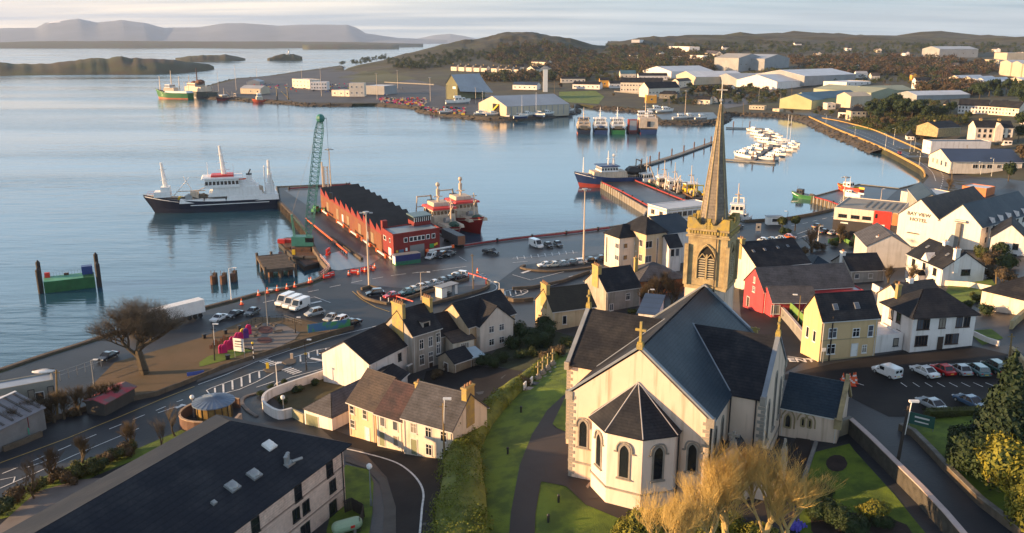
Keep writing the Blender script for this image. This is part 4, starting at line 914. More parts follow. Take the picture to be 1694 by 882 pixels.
h2 = bldg('terraced_house', 'middle terrace house with cream front, green door and purple slate roof', (622,682), (666,696), 8.5, 5.0, 3.3, 'gx', 5.6, render_cream, slate_red,
 win=[('f',[.24,.72],[3.9],.8,1.4,'1'),('f',[.72],[1.5],.8,1.5,'1')], doors=[('f',.2,sage_d,1.0,2.2,0)], group='terraced houses on the bending road', chim=[(.9,.5,.9,.7,.9)])
h3 = bldg('terraced_house', 'end terrace house with cream front, grey slates and three upper windows near the hedge', (666,689), (749,712), 8.5, 5.3, 3.5, 'gx', 6.3, render_cream, slate_grey,
 win=[('f',[.22,.52,.82],[4.0],.9,1.35,'c'),('f',[.52,.84],[1.4],.9,1.5,'c')], doors=[('f',.22,sage_d,1.0,2.3,0)], group='terraced houses on the bending road', chim=[(.96,.5,.8,2.0,1.3)])
wh = bldg('white_house', 'white gabled house with black slate roof beside the zebra crossing', (610,602), (674,570), (574,565), 5.2, 3.0, 'gx', 3.3, render_white, slate, frame=dark_p,
 win=[('f',[.78],[3.6],.8,1.3,'s'),('f',[.1],[1.6],.9,.9,'2')])
bldg('white_extension', 'low white rear extension with black lean-to roof behind the white gabled house', (648,640), (674,617), 5.5, 2.6, 1.2, 'gx', 3.5, render_white, slate, cat='house', frame=dark_p)
tg = bldg('tall_house', 'tall grey rendered three storey house with yellow lichen chimneys', (682,555), (729,541), (638,537), 7.2, 3.6, 'gx', 3.6, render_grey, slate,
 win=[('f',[.3,.62],[5.0],.8,1.7,'c'),('f',[.3,.62],[2.0],.9,1.8,'c'),('f',[.9],[5.3,3.1],.9,1.7,'c')], chim=[(.03,.5,.7,3.2,1.6,5.5),(.97,.42,.7,2.2,1.5,6)], doors=[('f',.62,brown_p,.9,2.1,0)])
W_, D_ = tg['dim'][0], tg['dim'][1]
dm = MB().box(W_*.42, .5, 7.0, W_*.42+1.8, 3.0, 8.9).obj('dormer', render_grey, tg); MB().box(W_*.42-.2, .3, 8.9, W_*.42+2.0, 3.6, 9.05).obj('dormer_roof', slate, dm); MB().box(W_*.42+.3,.46,7.5,W_*.42+1.5,.495,8.6).obj('pane', glass, dm)
bldg('rear_house', 'low grey house with dark roof between the tall house and the pale gabled house', (728,556), (770,546), 7.5, 4.2, 3.0, 'gx', 3.8, render_grey, slate, win=[('f',[.7],[2.4],1.2,1.1,'2')])
bldg('rear_extension', 'pale flat fronted extension with brown slate roof below the tall grey house', (749.5,567.5), (784,560), 5.5, 3.4, 1.5, 'mono', 3.9, render_cream, slate_brown, frame=white_p, win=[('f',[.55],[2.4],1.7,1.0,'4')])
g1 = bldg('gabled_house', 'pale two storey house with wide rear gable and four small windows', (794.5,540), (849,528), 7.5, 5.4, 3.2, 'gy', 4.0, mat('render_pale', (.62,.54,.47), .9, .12, .4, .3, streak=.3), slate, win=[('f',[.33,.64],[1.7,4.3],1.0,1.15,'c')])
g2 = bldg('house_range', 'x', (774,541), (852,517), (738,520), 5.4, 3.6, 'gx', 4.0, render_tan, slate); merge(g1, g2)
bldg('garden_shed', 'small shed with boarded gable and slate roof in the yard behind the tall house', (751,601), (781,591), 4.5, 2.3, 1.4, 'gx', 3.8, mat('shed_boards', (.30,.24,.17), .9, .3, 1), slate, cat='shed', doors=[('l',.5,brown_p,1.0,1.7,0)])
bldg('glass_canopy', 'small pale blue plastic lean-to roof beside the pale gabled house', (783,592), (800,588), 3.2, 2.0, .5, 'mono', 4.0, mat('canopy_post_wall', (.3,.25,.2), .9), mat('pale_blue_sheet', (.35,.45,.50), .4, .1), cat='canopy', trim=False)
bldg('cottage', 'stone cottage with tall lichen covered chimney gable and dark mossy roof', (914,515), (985,506), (882.5,496), 4.4, 3.4, 'gx', 4.4, mat('cottage_render', (.55,.42,.26), .9, .2, .5, .4, streak=.5), mat('slate_moss', (.030,.026,.018), .85, .5, .4, .6, bands=.26), chim=[(.03,.5,.8,2.8,1.3,4)], win=[('f',[.28],[2.2],.8,1.7,'1')])
bldg('cottage_porch', 'small dark roofed porch block at the right end of the stone cottage', (952,522), (975,516), 4, 2.4, 1, 'mono', 4.6, render_cream, slate_brown, cat='porch')
bldg('grey_house', 'two storey house with grey side wall and black roof above the stone cottage', (1003,482), (1060,474), (969.4,464), 5.2, 3.6, 'gx', 4.0, render_grey, slate, chim=[(.03,.5,.9,2.6,1.2,5)], frame=white_p, win=[('f',[.63],[3.3],.9,1.4,'c'),('f',[.16],[1.4],.8,1.4,'2')])
bldg('bungalow', 'brick red bungalow with grey hipped roof and orange chimney behind the bare bushes', (1058,466), (1132,460), 11, 3.4, 2.8, 'hip', 4.0, mat('brick_orange', (.36,.11,.03), .9, .3, .8), slate_grey, chim=[(.12,.5,.8,.8,1.6)])
bldg('blue_roof_shed', 'low white shed with dark blue roof beside the church nave', (1056,518), (1086,521), 9, 2.8, 1.2, 'mono', 7.6, render_white, roof_navy, cat='shed', trim=False)
ap = bldg('apartment_block', 'tan three storey block with dark hipped roof and a wall clock facing the quay', (1030.7,374), (1069.5,386.5), (1103,382.7), 10.6, 3.2, 'hip', 2.5, render_tan, slate, o=.5,
 win=[('f',[.8],[3.6,7.6],1.2,1.7,'2'),('r',[.14],[3.6,7.6],2.0,1.7,'2'),('f',[.18],[8.4,5.4,2.4],.7,1.7,'1'),('r',[.58],[5.4],.5,7.0,'1')], hipl=4)
clk = MB(); W_, D_ = ap['dim'][0], ap['dim'][1]
clk.tube((W_*.48,-.12,7.0),(W_*.48,0,7.0),.75,n=20); co = clk.obj('clock', white_p, ap); ch = MB(); ch.bar((W_*.48,-.16,7.0),(W_*.48+.1,-.16,7.55),.04,.08); ch.bar((W_*.48,-.16,7.0),(W_*.48+.4,-.16,6.9),.04,.08); ch.obj('clock_hands', dark_p, co)
for z_ in (9.0, 4.9):
 for k in range(4): MB().box(W_*.48-1.5+k*.85,-.06,z_-.22,W_*.48-1.15+k*.85,-.001,z_+.22).obj('wall_character', white_p, ap)
a2 = bldg('x', 'x', (1000.7,385), (1025,393.5), 8, 9.0, 2.6, 'hip', 2.5, render_cream, slate, o=.4, win=[('f',[.16],[4.5],.5,7.0,'1'),('f',[.86],[3.4,6.6],1.6,1.2,'2'),('r',[.25],[3.4,6.6],1.2,1.2,'1')]); merge(ap, a2)
a3 = bldg('x', 'x', (1104,386), (1150,380), 16, 9.0, 3.0, 'gx', 2.5, render_white, slate_blue, o=.5, win=[('f',[.9],[2,5,8],1.4,1.5,'2')]); merge(ap, a3)
a4 = bldg('x', 'x', (1107,408), (1127,406), 5, 7.2, 2.4, 'gx', 2.5, render_white, slate, o=.5, win=[('f',[.3,.7],[5.4],1.0,1.9,'1')]); merge(ap, a4)
fo = bldg('office_building', 'long white flat roofed two storey office at the root of the fishing pier', (1072,337.6), (1103,346.4), (1162,332.6), 7.4, 0, 'flat', 2.5, render_white, mat('flat_roof_pale', (.46,.50,.55), .6, .15, .2), cat='office', trim=False,
 win=[('f',[.28,.72],[5.4,2.0],1.7,1.4,'2'),('r',[.06+k*.105 for k in range(9)],[5.4,2.0],1.5,1.4,'2')], frame=render_tan)
W_, D_ = fo['dim'][0], fo['dim'][1]; MB().box(-.1,-.1,3.6,W_+.1,D_+.1,3.8).box(-.15,-.15,6.75,W_+.15,D_+.15,6.95).obj('string_course', render_tan, fo); MB().box(-.18,-.18,7.4,W_+.18,.3,7.55).box(W_-.3,.3,7.4,W_+.18,D_+.18,7.55).obj('coping', rooftrim, fo)
sh = bldg('shop_house', 'long cream building with sunlit gable and slate roof with four small skylights', (1252.5,443), (1340,434.5), (1216,417), 6.6, 4.2, 'gx', 5.2, render_cream, slate, chim=[(.02,.5,.9,1.6,1.1,7)], win=[('f',[.17,.40,.62],[4.6],.8,.9,'1'),('f',[.85],[4.6],.8,1.4,'c')], frame=brown_f, sky=[(.12,.6,.6,.8),(.34,.62,.6,.8),(.6,.66,.6,.8),(.8,.68,.6,.8)])
pk = bldg('pink_building', 'pink rendered pub with long slate roof and white flat roofed link', (1264,482), (1412,473), (1237,463), 5.2, 3.6, 'gx', 8.0, render_pink, slate_grey, win=[('l',[.5],[4.4],.9,1.0,'c'),('l',[.5],[6.4],.6,1.1,'c')], doors=[('l',.25,brown_p,1.0,2.1,0)], trim=True)
p2 = bldg('x', 'x', (1300,483.5), (1429,480), (1284,472), 4.0, 0, 'flat', 8.6, render_pink, roof_white, trim=False); merge(pk, p2)
p3 = bldg('x', 'x', (1278,500), (1352,500), 7.5, 2.9, 2.0, 'gx', 9.4, render_pink, slate_grey, win=[('f',[.08],[1.4],1.6,1.7,'2')]); merge(pk, p3)
yh = bldg('yellow_house', 'yellow two storey house with sunlit gable, white door and two skylights', (1354,597.5), (1446,590), (1335.6,577), 6.9, 3.3, 'gx', None, render_yellow, slate, at='base', frame=white_p,
 win=[('f',[.20],[1.9,4.6],1.3,1.5,'c'),('f',[.62],[4.4],1.1,1.3,'c'),('f',[.88],[4.5],.8,1.8,'s'),('f',[.80],[1.5],.7,1.2,'c'),('l',[.3,.68],[3.6],.7,1.7,'1')], doors=[('f',.62,white_p,1.0,2.1,.35)], sky=[(.28,.42,.9,1.1),(.66,.42,.9,1.1)])
W_, D_ = yh['dim'][0], yh['dim'][1]; MB().box(.05,-.06,3.35,W_-.05,0,3.5).box(-.03,-.05,-1,W_+.03,-.001,.25).obj('string_course', mat('yellow_band', (.40,.31,.17), .9), yh)
wv = bldg('white_villa', 'white two storey house with hipped black roof and dark brown windows facing the car park', (1511.5,525), (1615.4,519), (1459,500), 6.0, 3.2, 'hip', 12.9, render_white, slate, o=.5, frame=brown_f, cat='house',
 win=[('f',[.12,.215],[1.9,4.7],1.0,1.6,'2'),('f',[.47],[4.7],1.0,1.5,'2'),('f',[.74,.86],[4.7],1.0,1.6,'2'),('f',[.60,.71],[1.9],1.0,1.6,'2'),('l',[.3,.55],[4.7],1.0,1.6,'2'),('l',[.6],[1.9],1.0,1.4,'2')], doors=[('f',.475,brown_p,1.1,2.3,.1)], chim=[(.12,.8,.7,.7,.4,6)])
bldg('white_lean_to', 'small white flat roofed annex between the yellow house and the white villa', (1446.5,584), (1491.5,580), 6, 3.0, 0, 'flat', None, render_white, roof_white, at='base', cat='annex', trim=False, win=[('f',[.74],[1.6],.8,1.2,'1')], frame=dark_p)
bldg('brown_roof_cottage', 'low cottage with brown tiled roof and white chimney behind the white villa', (1492,499), (1560,490), (1473,482), 3.2, 2.4, 'gx', 11.6, render_cream, slate_brown, chim=[(.45,.5,1.0,.8,.8)], chm=white_p)
bv = bldg('white_townhouse', 'white symmetrical house with small central gable, porch and slate roof below the hotel', (1501.7,420), (1560,444.7), (1631.5,443), 5.6, 3.4, 'gx', 7.4, render_white, slate, frame=dark_p,
 win=[('f',[.2,.8],[1.6,4.2],1.1,1.5,'2'),('f',[.5],[4.6],.9,1.6,'c'),('r',[.55],[4.6],2.0,1.2,'3')], doors=[('f',.5,brown_p,1.1,2.3,0)], chim=[(.98,.3,.9,1.1,1.0,4.5),(.45,.5,.9,.9,.9)], chm=white_p, sky=[(.2,.6,.7,.9),(.55,.3,.7,.9),(.75,.6,.7,.9)])
W_, D_ = bv['dim'][0], bv['dim'][1]; cg = MB(); cg.add([(W_*.5-1.5,-.12,5.5),(W_*.5+1.5,-.12,5.5),(W_*.5,-.12,7.6),(W_*.5-1.5,1.5,5.5),(W_*.5+1.5,1.5,5.5),(W_*.5,2.2,7.6)],[(0,1,2),(0,2,5,3),(1,4,5,2),(3,5,4),(0,3,4,1)]); cg.obj('central_gable', render_white, bv)
pr = MB(); pr.box(W_*.5-1,-1.4,0,W_*.5+1,0,2.5); po = pr.obj('porch', render_white, bv); MB().add([(W_*.5-1.2,-1.55,2.5),(W_*.5+1.2,-1.55,2.5),(W_*.5,-1.55,3.6),(W_*.5-1.2,0,2.5),(W_*.5+1.2,0,2.5),(W_*.5,0,3.6)],[(0,1,2),(0,2,5,3),(1,4,5,2),(3,5,4)]).obj('porch_roof', slate, po)
bldg('pale_house', 'pale grey house with broad gable and slate roof with skylight in front of the hotel', (1434.7,407), (1507.6,410), 15, 6.4, 3.0, 'gy', 4.4, mat('render_pale_grey', (.52,.49,.46), .9, .15, .4, .3, streak=.4), slate_grey, chim=[(.3,.2,.9,.8,-1.0,4)], chm=white_p, sky=[(.5,.5,.8,1.2)])
bldg('dark_cottage', 'low cottage with dark slate roof and grey front in front of the pale grey house', (1407,448), (1464,446), 9, 3.0, 2.8, 'gx', 6.6, render_grey, slate, win=[('f',[.2,.6],[1.6],1.0,1.0,'1')], chim=[(.02,.5,.8,1.2,.8)], chm=white_p)
bldg('blue_roof_house', 'low house with blue grey hipped roof beside the dark cottage', (1338,452), (1392,450), 10, 3.0, 2.8, 'hip', 6.2, render_cream, slate_blue)
ho = bldg('hotel', 'white double gabled hotel with black BAY VIEW HOTEL lettering', (1487,354), (1554,364.5), 34, 9.2, 5.0, 'gy', 4.2, mat('hotel_render', (.72,.66,.58), .9, .08, .3, .2, streak=.25), slate_brown, o=.25, cat='hotel')
W_ = ho['dim'][0]
lettering('BAY VIEW', 1.35, dark_p, ho, (W_*.5,-.06,9.9), sx=1.1); lettering('HOTEL', 1.35, dark_p, ho, (W_*.5,-.06,8.3), sx=1.15)
MB().box(W_*.28,-.7,4.3,W_*.28+3,0,4.5).obj('canopy', dark_p, ho)
h2_ = bldg('x', 'x', (1554,364.5), (1624,376), 34, 9.2, 5.2, 'gy', 4.2, MT['hotel_render'], slate_blue, o=.25, win=[('r',[.1+k*.11 for k in range(8)],[2.0,5.2,8.0],1.1,1.5,'1')])
W2 = h2_['dim'][0]; fl = MB().box(W2*.5-.6,-1.0,1.5,W2*.5+.6,-.001,9.4).obj('flue', concrete, h2_); MB().tube((W2*.5-1.2,-.5,10.0),(W2*.5+1.8,-.5,10.0),.4,n=8).obj('vent_cowl', steel, h2_)
for k in range(5):
 d = MB(); d.add([(W2,6+k*5,9.2),(W2,8.2+k*5,9.2),(W2,7.1+k*5,10.9),(W2-2.3,6+k*5,9.2),(W2-2.3,8.2+k*5,9.2),(W2-2.6,7.1+k*5,10.9)],[(0,1,2),(0,2,5,3),(1,4,5,2),(3,5,4)]); d.obj('dormer', render_white, h2_)
merge(ho, h2_)
bldg('gabled_wing', 'white gabled annex with dark roof to the right of the hotel', (1640,392), (1700,398), 12, 6.5, 3.6, 'gy', 6.0, render_white, slate, win=[('f',[.3,.7],[4.6,1.8],1.1,1.4,'c')], frame=dark_p)
cb = bldg('shop_block', 'flat roofed block with white upper floor, black ground floor and a red entrance front', (1380.7,342.7), (1487,353), (1430,328), 7.8, 0, 'flat', 3.0, render_cream, mat('flat_roof_grey', (.27,.26,.23), .9, .2, .2), cat='shop', trim=False, win=[('f',[.14,.34,.52],[5.3],2.4,.9,'3'),('f',[.1,.36,.53],[1.7],2.0,1.2,'2')], frame=dark_p)
W_, D_ = cb['dim'][0], cb['dim'][1]
MB().box(-.05,-.12,-1,W_*.62,-.001,3.9).box(W_*.90,-.12,-1,W_+.05,-.001,3.9).obj('black_cladding', mat('black_render', (.035,.032,.036), .8, .2, .5), cb)
rf = MB().box(W_*.63,-.35,-1,W_*.895,-.001,8.0).obj('red_front', red_paint, cb); MB().box(W_*.66,-.37,.2,W_*.72,-.352,2.4).box(W_*.78,-.37,0,W_*.84,-.352,2.2).box(W_*.65,-.37,5.6,W_*.69,-.352,7.0).obj('pane', glass, rf)
MB().box(W_*.91,-.16,3.95,W_*.99,-.001,7.7).obj('orange_panel', mat('orange_render', (.60,.20,.08), .9), cb)
rl = MB();
for k in range(6): rl.box(W_*.42+k*1.9,5,7.5,W_*.42+k*1.9+.45,D_-4,7.72)
rl.obj('roof_rib', stone_grey, cb);
for u0, u1, z_, y_ in ((.71,.81,3.6,-.37),(.12,.24,3.1,-.14)): MB().box(W_*u0,y_-.04,z_-.22,W_*u1,y_+.01,z_+.22).obj('fascia_strip', white_p, cb)
bldg('flat_block', 'white flat roofed block with pale roof behind the hotel by the harbour road', (1491,316), (1531,324.5), 16, 4.6, 0, 'flat', 3.0, render_cream, roof_metal, cat='shop', trim=False)
bldg('stepped_hall', 'long blue grey roofed hall stretching back behind the hotel', (1520,333), (1560,335), 26, 6, 2.5, 'gy', 3.6, render_grey, slate_blue, cat='hall')
bldg('red_base_shop', 'small pale roofed shop with orange lower wall by the road junction', (1592,307), (1632,312), 8, 4.2, 0, 'flat', 3.6, mat('orange_render', (.60,.20,.08)), roof_white, cat='shop', trim=False)
sb = bldg('service_building', 'long single storey building with dark blue roof and white front by the bay road', (1573,267), (1692,268), (1553,256), 4.0, 4.2, 'gx', 4.6, render_cream, roof_navy, cat='showroom', o=.6, win=[('f',[.35,.45,.55],[1.8],2.2,1.6,'2'),('f',[.68],[1.8],1.6,1.4,'2'),('f',[.9],[1.8],1.6,1.4,'2'),('l',[.2,.4,.6,.8],[2],1.8,2.2,'2')], doors=[('f',.80,dark_p,4,3,0)])
bldg('filling_station', 'flat dark canopy on white posts above a forecourt behind the blue roofed showroom', (1541,234), (1640,234), 9, 5.0, 0, 'flat', 7, render_white, dark_p, cat='canopy', trim=False)
vl = bldg('big_villa', 'large white villa with triangular front gable and slate roof above the blue roofed showroom', (1615,211), (1677,212), 12, 6, 3.2, 'gx', 10, render_cream, slate, cat='house', win=[('f',[.1,.25,.4,.75,.9],[1.6,4.4],1.1,1.5,'1')], chim=[(.2,.5,1.4,1,1),(.7,.5,1.4,1,1)], frame=brown_f)
W_ = vl['dim'][0]; MB().add([(W_*.5,-1,-1),(W_*.72,-1,-1),(W_*.72,-1,6),(W_*.61,-1,8.6),(W_*.5,-1,6),(W_*.5,3,-1),(W_*.72,3,-1),(W_*.72,3,6),(W_*.61,5,8.6),(W_*.5,3,6)],[(0,1,2,3,4),(0,4,9,5),(1,6,7,2),(3,8,9,4),(2,7,8,3)]).obj('front_gable', render_cream, vl)
bldg('stone_lodge', 'stone cottage with sunlit gable left of the large villa', (1552,212), (1590,210), (1538,207), 3.6, 2.8, 'gx', 9.5, stone, slate, chim=[(.3,.5,1,1,.8)])
bldg('side_house', 'cream house with long slate roof cut by the right edge of the picture', (1625,480), (1760,512), (1690,462), 5.2, 4.2, 'hip', 11, render_cream, slate)
bldg('corner_house', 'white house end with black roof beyond the car park wall', (1697,690), (1790,735), 9, 5, 3, 'gx', 14, render_white, slate)
sc_ = bldg('sacristy', 'low annex with pointed windows and dark slate roof at the right of the church', (1292.4,673.7), (1388,693), 7.8, 3.9, 3.3, 'gx', 12.0, render_church, slate_blue, cat='annex', o=.15)
W_, D_ = sc_['dim'][0], sc_['dim'][1]; s = 3.3/(D_/2)
cp = MB(); cp.bar((W_+.05,-.5,3.9-.5*s+.35),(W_+.05,D_/2,7.6),.6,.3); cp.bar((W_+.05,D_+.5,3.9-.5*s+.35),(W_+.05,D_/2,7.6),.6,.3); cp.obj('coping', stone, sc_); MB().box(W_-.2,D_/2-.2,7.5,W_+.25,D_/2+.2,8.5).obj('finial', stone, sc_); MB().box(W_-.5,-.45,2.6,W_+.4,.4,4.0).obj('kneeler', stone, sc_)
for u, w_, h_ in ((.14,.8,1.9),(.40,.45,1.2),(.52,.45,1.2)):
 o_ = lancet_outline(w_, h_); f_ = MB()
 for p_, q_ in zip(o_[:-1], o_[1:]): f_.tube((p_[0],-.06,p_[1]),(q_[0],-.06,q_[1]),.12,n=5)
 o2 = lancet_outline(w_+.9, h_+.7)[1:-1]
 for p_, q_ in zip(o2[:-1], o2[1:]):
  if min(p_[1], q_[1]) > h_*.3 or True: f_.tube((p_[0],-.06,p_[1]),(q_[0],-.06,q_[1]),.10,n=5)
 e = f_.obj('window', stone, sc_); e.location = (W_*u,-.02,1.3 if h_ > 1.5 else 1.9); MB().add(*lancet_fan(w_,h_)).obj('pane', glass, e).location = (0,-.02,0)
gr = bldg('garage', 'white walled garage with grey hipped roof and a pale green door', (503,677), (549,692), 13, 2.9, 2.2, 'hip', 3.5, render_white, slate_grey, cat='garage', o=.12, doors=[('f',.28,mat('sage_door', (.22,.24,.14), .7),2.6,2.3,0)])
c = G(356,694); pv_ = thing('round_pavilion', 'round glazed pavilion with blue conical roof in front of the long building', 'pavilion', (c.x, c.y, c.z))
cw = MB(); cw.tube((0,0,-.5),(0,0,3.2),2.7,n=24); cw.obj('glass_drum', mat('amber_glazing', (.30,.20,.07), .25, .4, 1), pv_)
for k in range(16):
 a = k*math.pi/8; MB().tube((2.75*math.cos(a),2.75*math.sin(a),-.3),(2.75*math.cos(a),2.75*math.sin(a),3.2),.07).obj('mullion', dark_p, pv_)
cr_ = MB()
for k in range(24):
 a, b = k*math.pi/12, (k+1)*math.pi/12; cr_.add([(3.3*math.cos(a),3.3*math.sin(a),3.2),(3.3*math.cos(b),3.3*math.sin(b),3.2),(0,0,4.0)],[(0,1,2)])
 cr_.tube((3.3*math.cos(a),3.3*math.sin(a),3.24),(0,0,4.04),.035,n=4)
cr_.tube((0,0,3.05),(0,0,3.2),3.3,n=24); cr_.obj('conical_roof', mat('zinc_blue', (.14,.20,.29), .4, .3, 1), pv_)
pts = [(c.x+5.2*math.cos(a), c.y+5.2*math.sin(a), 0) for a in [R(60+k*15) for k in range(15)]]
wallrun('curved_wall', 'curved screen wall round the pavilion forecourt', pts, 1.7, .25, mat('terracotta_wall', (.13,.07,.05), .85, .3, 1), cap=mat('peach_coping', (.42,.30,.20), .8), world=True)
C = PZ(576.7,737,14.2); E = PZ(389,861,14.2); ax = Matrix.Rotation(R(3.6),3,'Z') @ (Vector((C.x-E.x, C.y-E.y, 0))).normalized(); A0 = C - ax*62
t = thing('long_building', 'long three storey buff building with a huge black roof at the lower left corner', 'building', (A0.x, A0.y, 6.0), math.atan2(ax.y, ax.x))
Wl, Dl, eh_, rh_ = 62.0, 20.5, 8.2, 4.8; buff = mat('buff_brick', (.70,.54,.45), .9, .2, .8, .4, bands=.3, col2=(.52,.38,.31))
MB().box(0,.5,-1.5,Wl-.5,Dl-.5,eh_).obj('wall', buff, t); roof_geo('hip', Wl, Dl, eh_, rh_, .25, hipl=8.5, th=.2).obj('roof', mat('slate_black', (.013,.016,.024), .62, .5, .25, .6, bands=.3, spec=.16, col2=(.028,.031,.038), detail=9, thr=(.45,.7)), t, fix=True)
MB().tube((-.2,.2,eh_-.12),(Wl+.2,.2,eh_-.12),.1).tube((Wl+.25,.2,eh_-.12),(Wl+.25,Dl,eh_-.12),.1).obj('gutter', dark_p, t); MB().tube((Wl-.9,.4,eh_),(Wl-.9,.4,0),.07).obj('downpipe', dark_p, t)
MB().box(0,.42,2.6,Wl-.5,.499,2.75).box(0,.42,5.6,Wl-.5,.499,5.75).obj('string_course', mat('buff_band', (.30,.22,.18), .9), t)
lw = []
for u, z, w_, h_, st in [(Wl-3.4,6.6,1.1,1.7,'s'),(Wl-9.4,6.6,1.1,1.7,'s'),(Wl-16.6,6.6,1.1,1.6,'s'),(Wl-3.0,4.2,1.1,1.4,'2'),(Wl-8.2,4.2,1.1,1.4,'2'),(Wl-10,4.2,1.1,1.4,'2'),(Wl-16.6,4.2,1.1,1.4,'2'),(Wl-18.3,4.2,1.1,1.4,'2'),(Wl-3.2,1.4,1.3,1.5,'2'),(Wl-8.6,1.4,1.5,1.5,'2'),(Wl-13.5,1.4,1.3,1.5,'2'),(Wl-24,6.6,3.4,1.9,'4'),(Wl-24,4.0,3.0,1.4,'4'),(Wl-30,4.2,1.1,1.4,'2'),(Wl-31.8,4.2,1.1,1.4,'2'),(Wl-30,6.6,1.1,1.6,'2')]:
 a, b = win_meshes(w_, h_, st, dark_p); o = lk('window', a, t); o.location = (u,.49,z); lk('pane', b, o)
def on_roof(px, py):     # point of the near slope of the long building under a picture point
 z = 17.0; n = Vector((-ax.y, ax.x, 0))
 for _ in range(30):
  p = PZ(px, py, z); d = (p - C).dot(n); z = z*.5 + .5*(14.2 + d*rh_/(Dl/2) + .2)
 return PZ(px, py, z)
ri = t.matrix_basis.inverted()
for px, py, w_, m_, nm in [(445,739,1.3,white_p,'roof_vent'),(420,787,1.3,steel,'roof_vent'),(384,807,1.3,steel,'roof_vent'),(353,834,.5,steel,'roof_vent')]:
 p = ri @ on_roof(px, py); vb = MB(); vb.box(-w_/2,-w_/2,-.3,w_/2,w_/2,.35); vb.sphere((0,0,.35),w_*.48,8,6,sz=.5); o = vb.obj(nm, m_, t); o.location = p; o.rotation_euler = (math.atan(rh_/(Dl/2)),0,0)
p = ri @ on_roof(478,768); fb = MB()
for k in range(3): fb.tube((-.5+k*.45,.2*k,-.3),(-.5+k*.45,.2*k,1.0),.2,n=8); fb.sphere((-.5+k*.45,.2*k,1.1),.26,8,5,sz=.6)
fb.box(-.7,-.4,-.2,.7,.6,.2); fb.tube((.2,-.3,.3),(1.4,-.8,.3),.18,n=8); fb.obj('flue_cluster', steel, t).location = p
q = [PZ(x, y, z) for x, y, z in ((180,796,9.6),(350,716,9.6),(382,697,9.6),(378,708,10.6),(372,720,10.6),(203,805,10.6))]
lt = thing('low_wing', 'low wing with brown slate lean-to roof and stone parapet along the long building', 'wing', tuple(q[0]))
lm = MB().add([p_ for p_ in (q[0],q[1],q[4],q[5])], [(0,1,2,3)]);
for a_, b_ in ((q[0],q[1]),(q[1],q[4]),(q[5],q[0])): lm.add([a_, b_, Vector((b_.x,b_.y,3)), Vector((a_.x,a_.y,3))], [(0,1,2,3)])
o = lm.obj('lean_to_roof', slate_brown, lt, fix=True); o.matrix_parent_inverse = Matrix.Translation(-q[0])
pp_ = MB(); e0 = q[5]; e1 = q[4]; pp_.bar(e0-(e1-e0)*1.4+Vector((0,0,.2)), e1+Vector((0,0,.2)), .45, 1.0); pp_.bar(e1+Vector((0,0,.2)), PZ(398,689,10.8), .45, 1.0)
o = pp_.obj('parapet', mat('peach_stone', (.36,.27,.20), .9, .3, 1.5), lt); o.matrix_parent_inverse = Matrix.Translation(-q[0])
we = MB(); we.add([q[5]+Vector((0,0,.1)), q[0]+Vector((.1,-.1,.1)), Vector((q[0].x,q[0].y-.1,3)), Vector((q[5].x,q[5].y-.1,3))],[(0,1,2,3)]); o = we.obj('end_wall', render_white, lt); o.matrix_parent_inverse = Matrix.Translation(-q[0])
rs = bldg('seafront_building', 'grey walled building with pale blue flat roof between road and sea wall', (-45,652), (88,628), (104,612), 4.0, 0, 'flat', 3.0, mat('grey_panel', (.27,.26,.22), .8, .2, .5), mat('pale_membrane', (.30,.36,.43), .5, .2, .3), cat='restaurant', trim=False, win=[('f',[.70,.95],[2.0],.8,1.7,'1')], frame=dark_p, doors=[('f',.80,dark_p,1.2,2.2,0)])
c = PZ(72,614,7.2); uc = thing('upturned_boat', 'small pale rowing boat lying on the flat pale blue roof', 'boat', tuple(c), R(12)); hb = MB(); hb.sphere((0,0,0),1,10,6,sz=.35); [hb.v.__setitem__(i,(v[0]*1.9,v[1]*.75,v[2])) for i, v in enumerate(hb.v)]; hb.obj('hull', white_p, uc)
MB().bar((-1.7,0,.28),(1.7,0,.28),.1,.15).obj('keel', timber, uc)
grf = bldg('ribbed_shed', 'large shed with pale grey ribbed roof at the left edge beside the road hedge', (-70,745), (72,675), (35,640), 3.2, 1.8, 'gx', 3.2, mat('grey_cladding', (.2,.2,.2), .8), mat('grey_ribbed', (.21,.21,.23), .7, .2, .3, streak=.3), cat='shed', trim=False)
W_, D_ = grf['dim'][0], grf['dim'][1]
for k in range(9): MB().bar((W_*(.08+k*.11),.1,3.5),(W_*(.08+k*.11),D_/2,5.25),.35,.1).obj('roof_rib', mat('rib_dark', (.09,.085,.085), .8), grf)
MB().bar((0,D_/2,5.35),(W_,D_/2,5.35),.4,.12).obj('ridge_cap', white_p, grf)
gh = bldg('red_canopy', 'red and grey awning roof over the terrace beside the bare bushes', (172,668), (222,640), 3.6, 2.1, .5, 'gx', 3.0, mat('terrace_dark', (.05,.045,.04), .9), mat('red_awning', (.36,.05,.07), .8, .6, .5, col2=(.16,.11,.11), thr=(.42,.55)), cat='awning', trim=False, o=.4)
A, B = G(651.8,432.7), G(728,420); far = G(531.6,346); d = (B-A); d.z = 0; W_ = d.length; d.normalize(); n = Vector((-d.y,d.x,0)); dep = (far-A).dot(n); shear = (far-A).dot(d)
print('warehouse W %.1f depth %.1f shear %.1f' % (W_, dep, shear))
sdir = (far-A); sdir.z = 0; SL_ = sdir.length; sdir.normalize()
wr = thing('quay_warehouse', 'red fish hall with black sawtooth roof and offices at the front of the pier', 'warehouse', (A.x, A.y, QZ))
def wq(u, v, z): p = d*u + sdir*v; return Vector((p.x, p.y, z))
FD = 9.5; FH = 7.6; HH = 5.8
fb = MB(); c4 = [wq(0,0,0), wq(W_,0,0), wq(W_,FD,0), wq(0,FD,0)]; fb.prism([p.xy for p in c4], -.5, FH-.3)
fb.obj('front_wall', red_wall, wr, fix=True)
fp = MB()
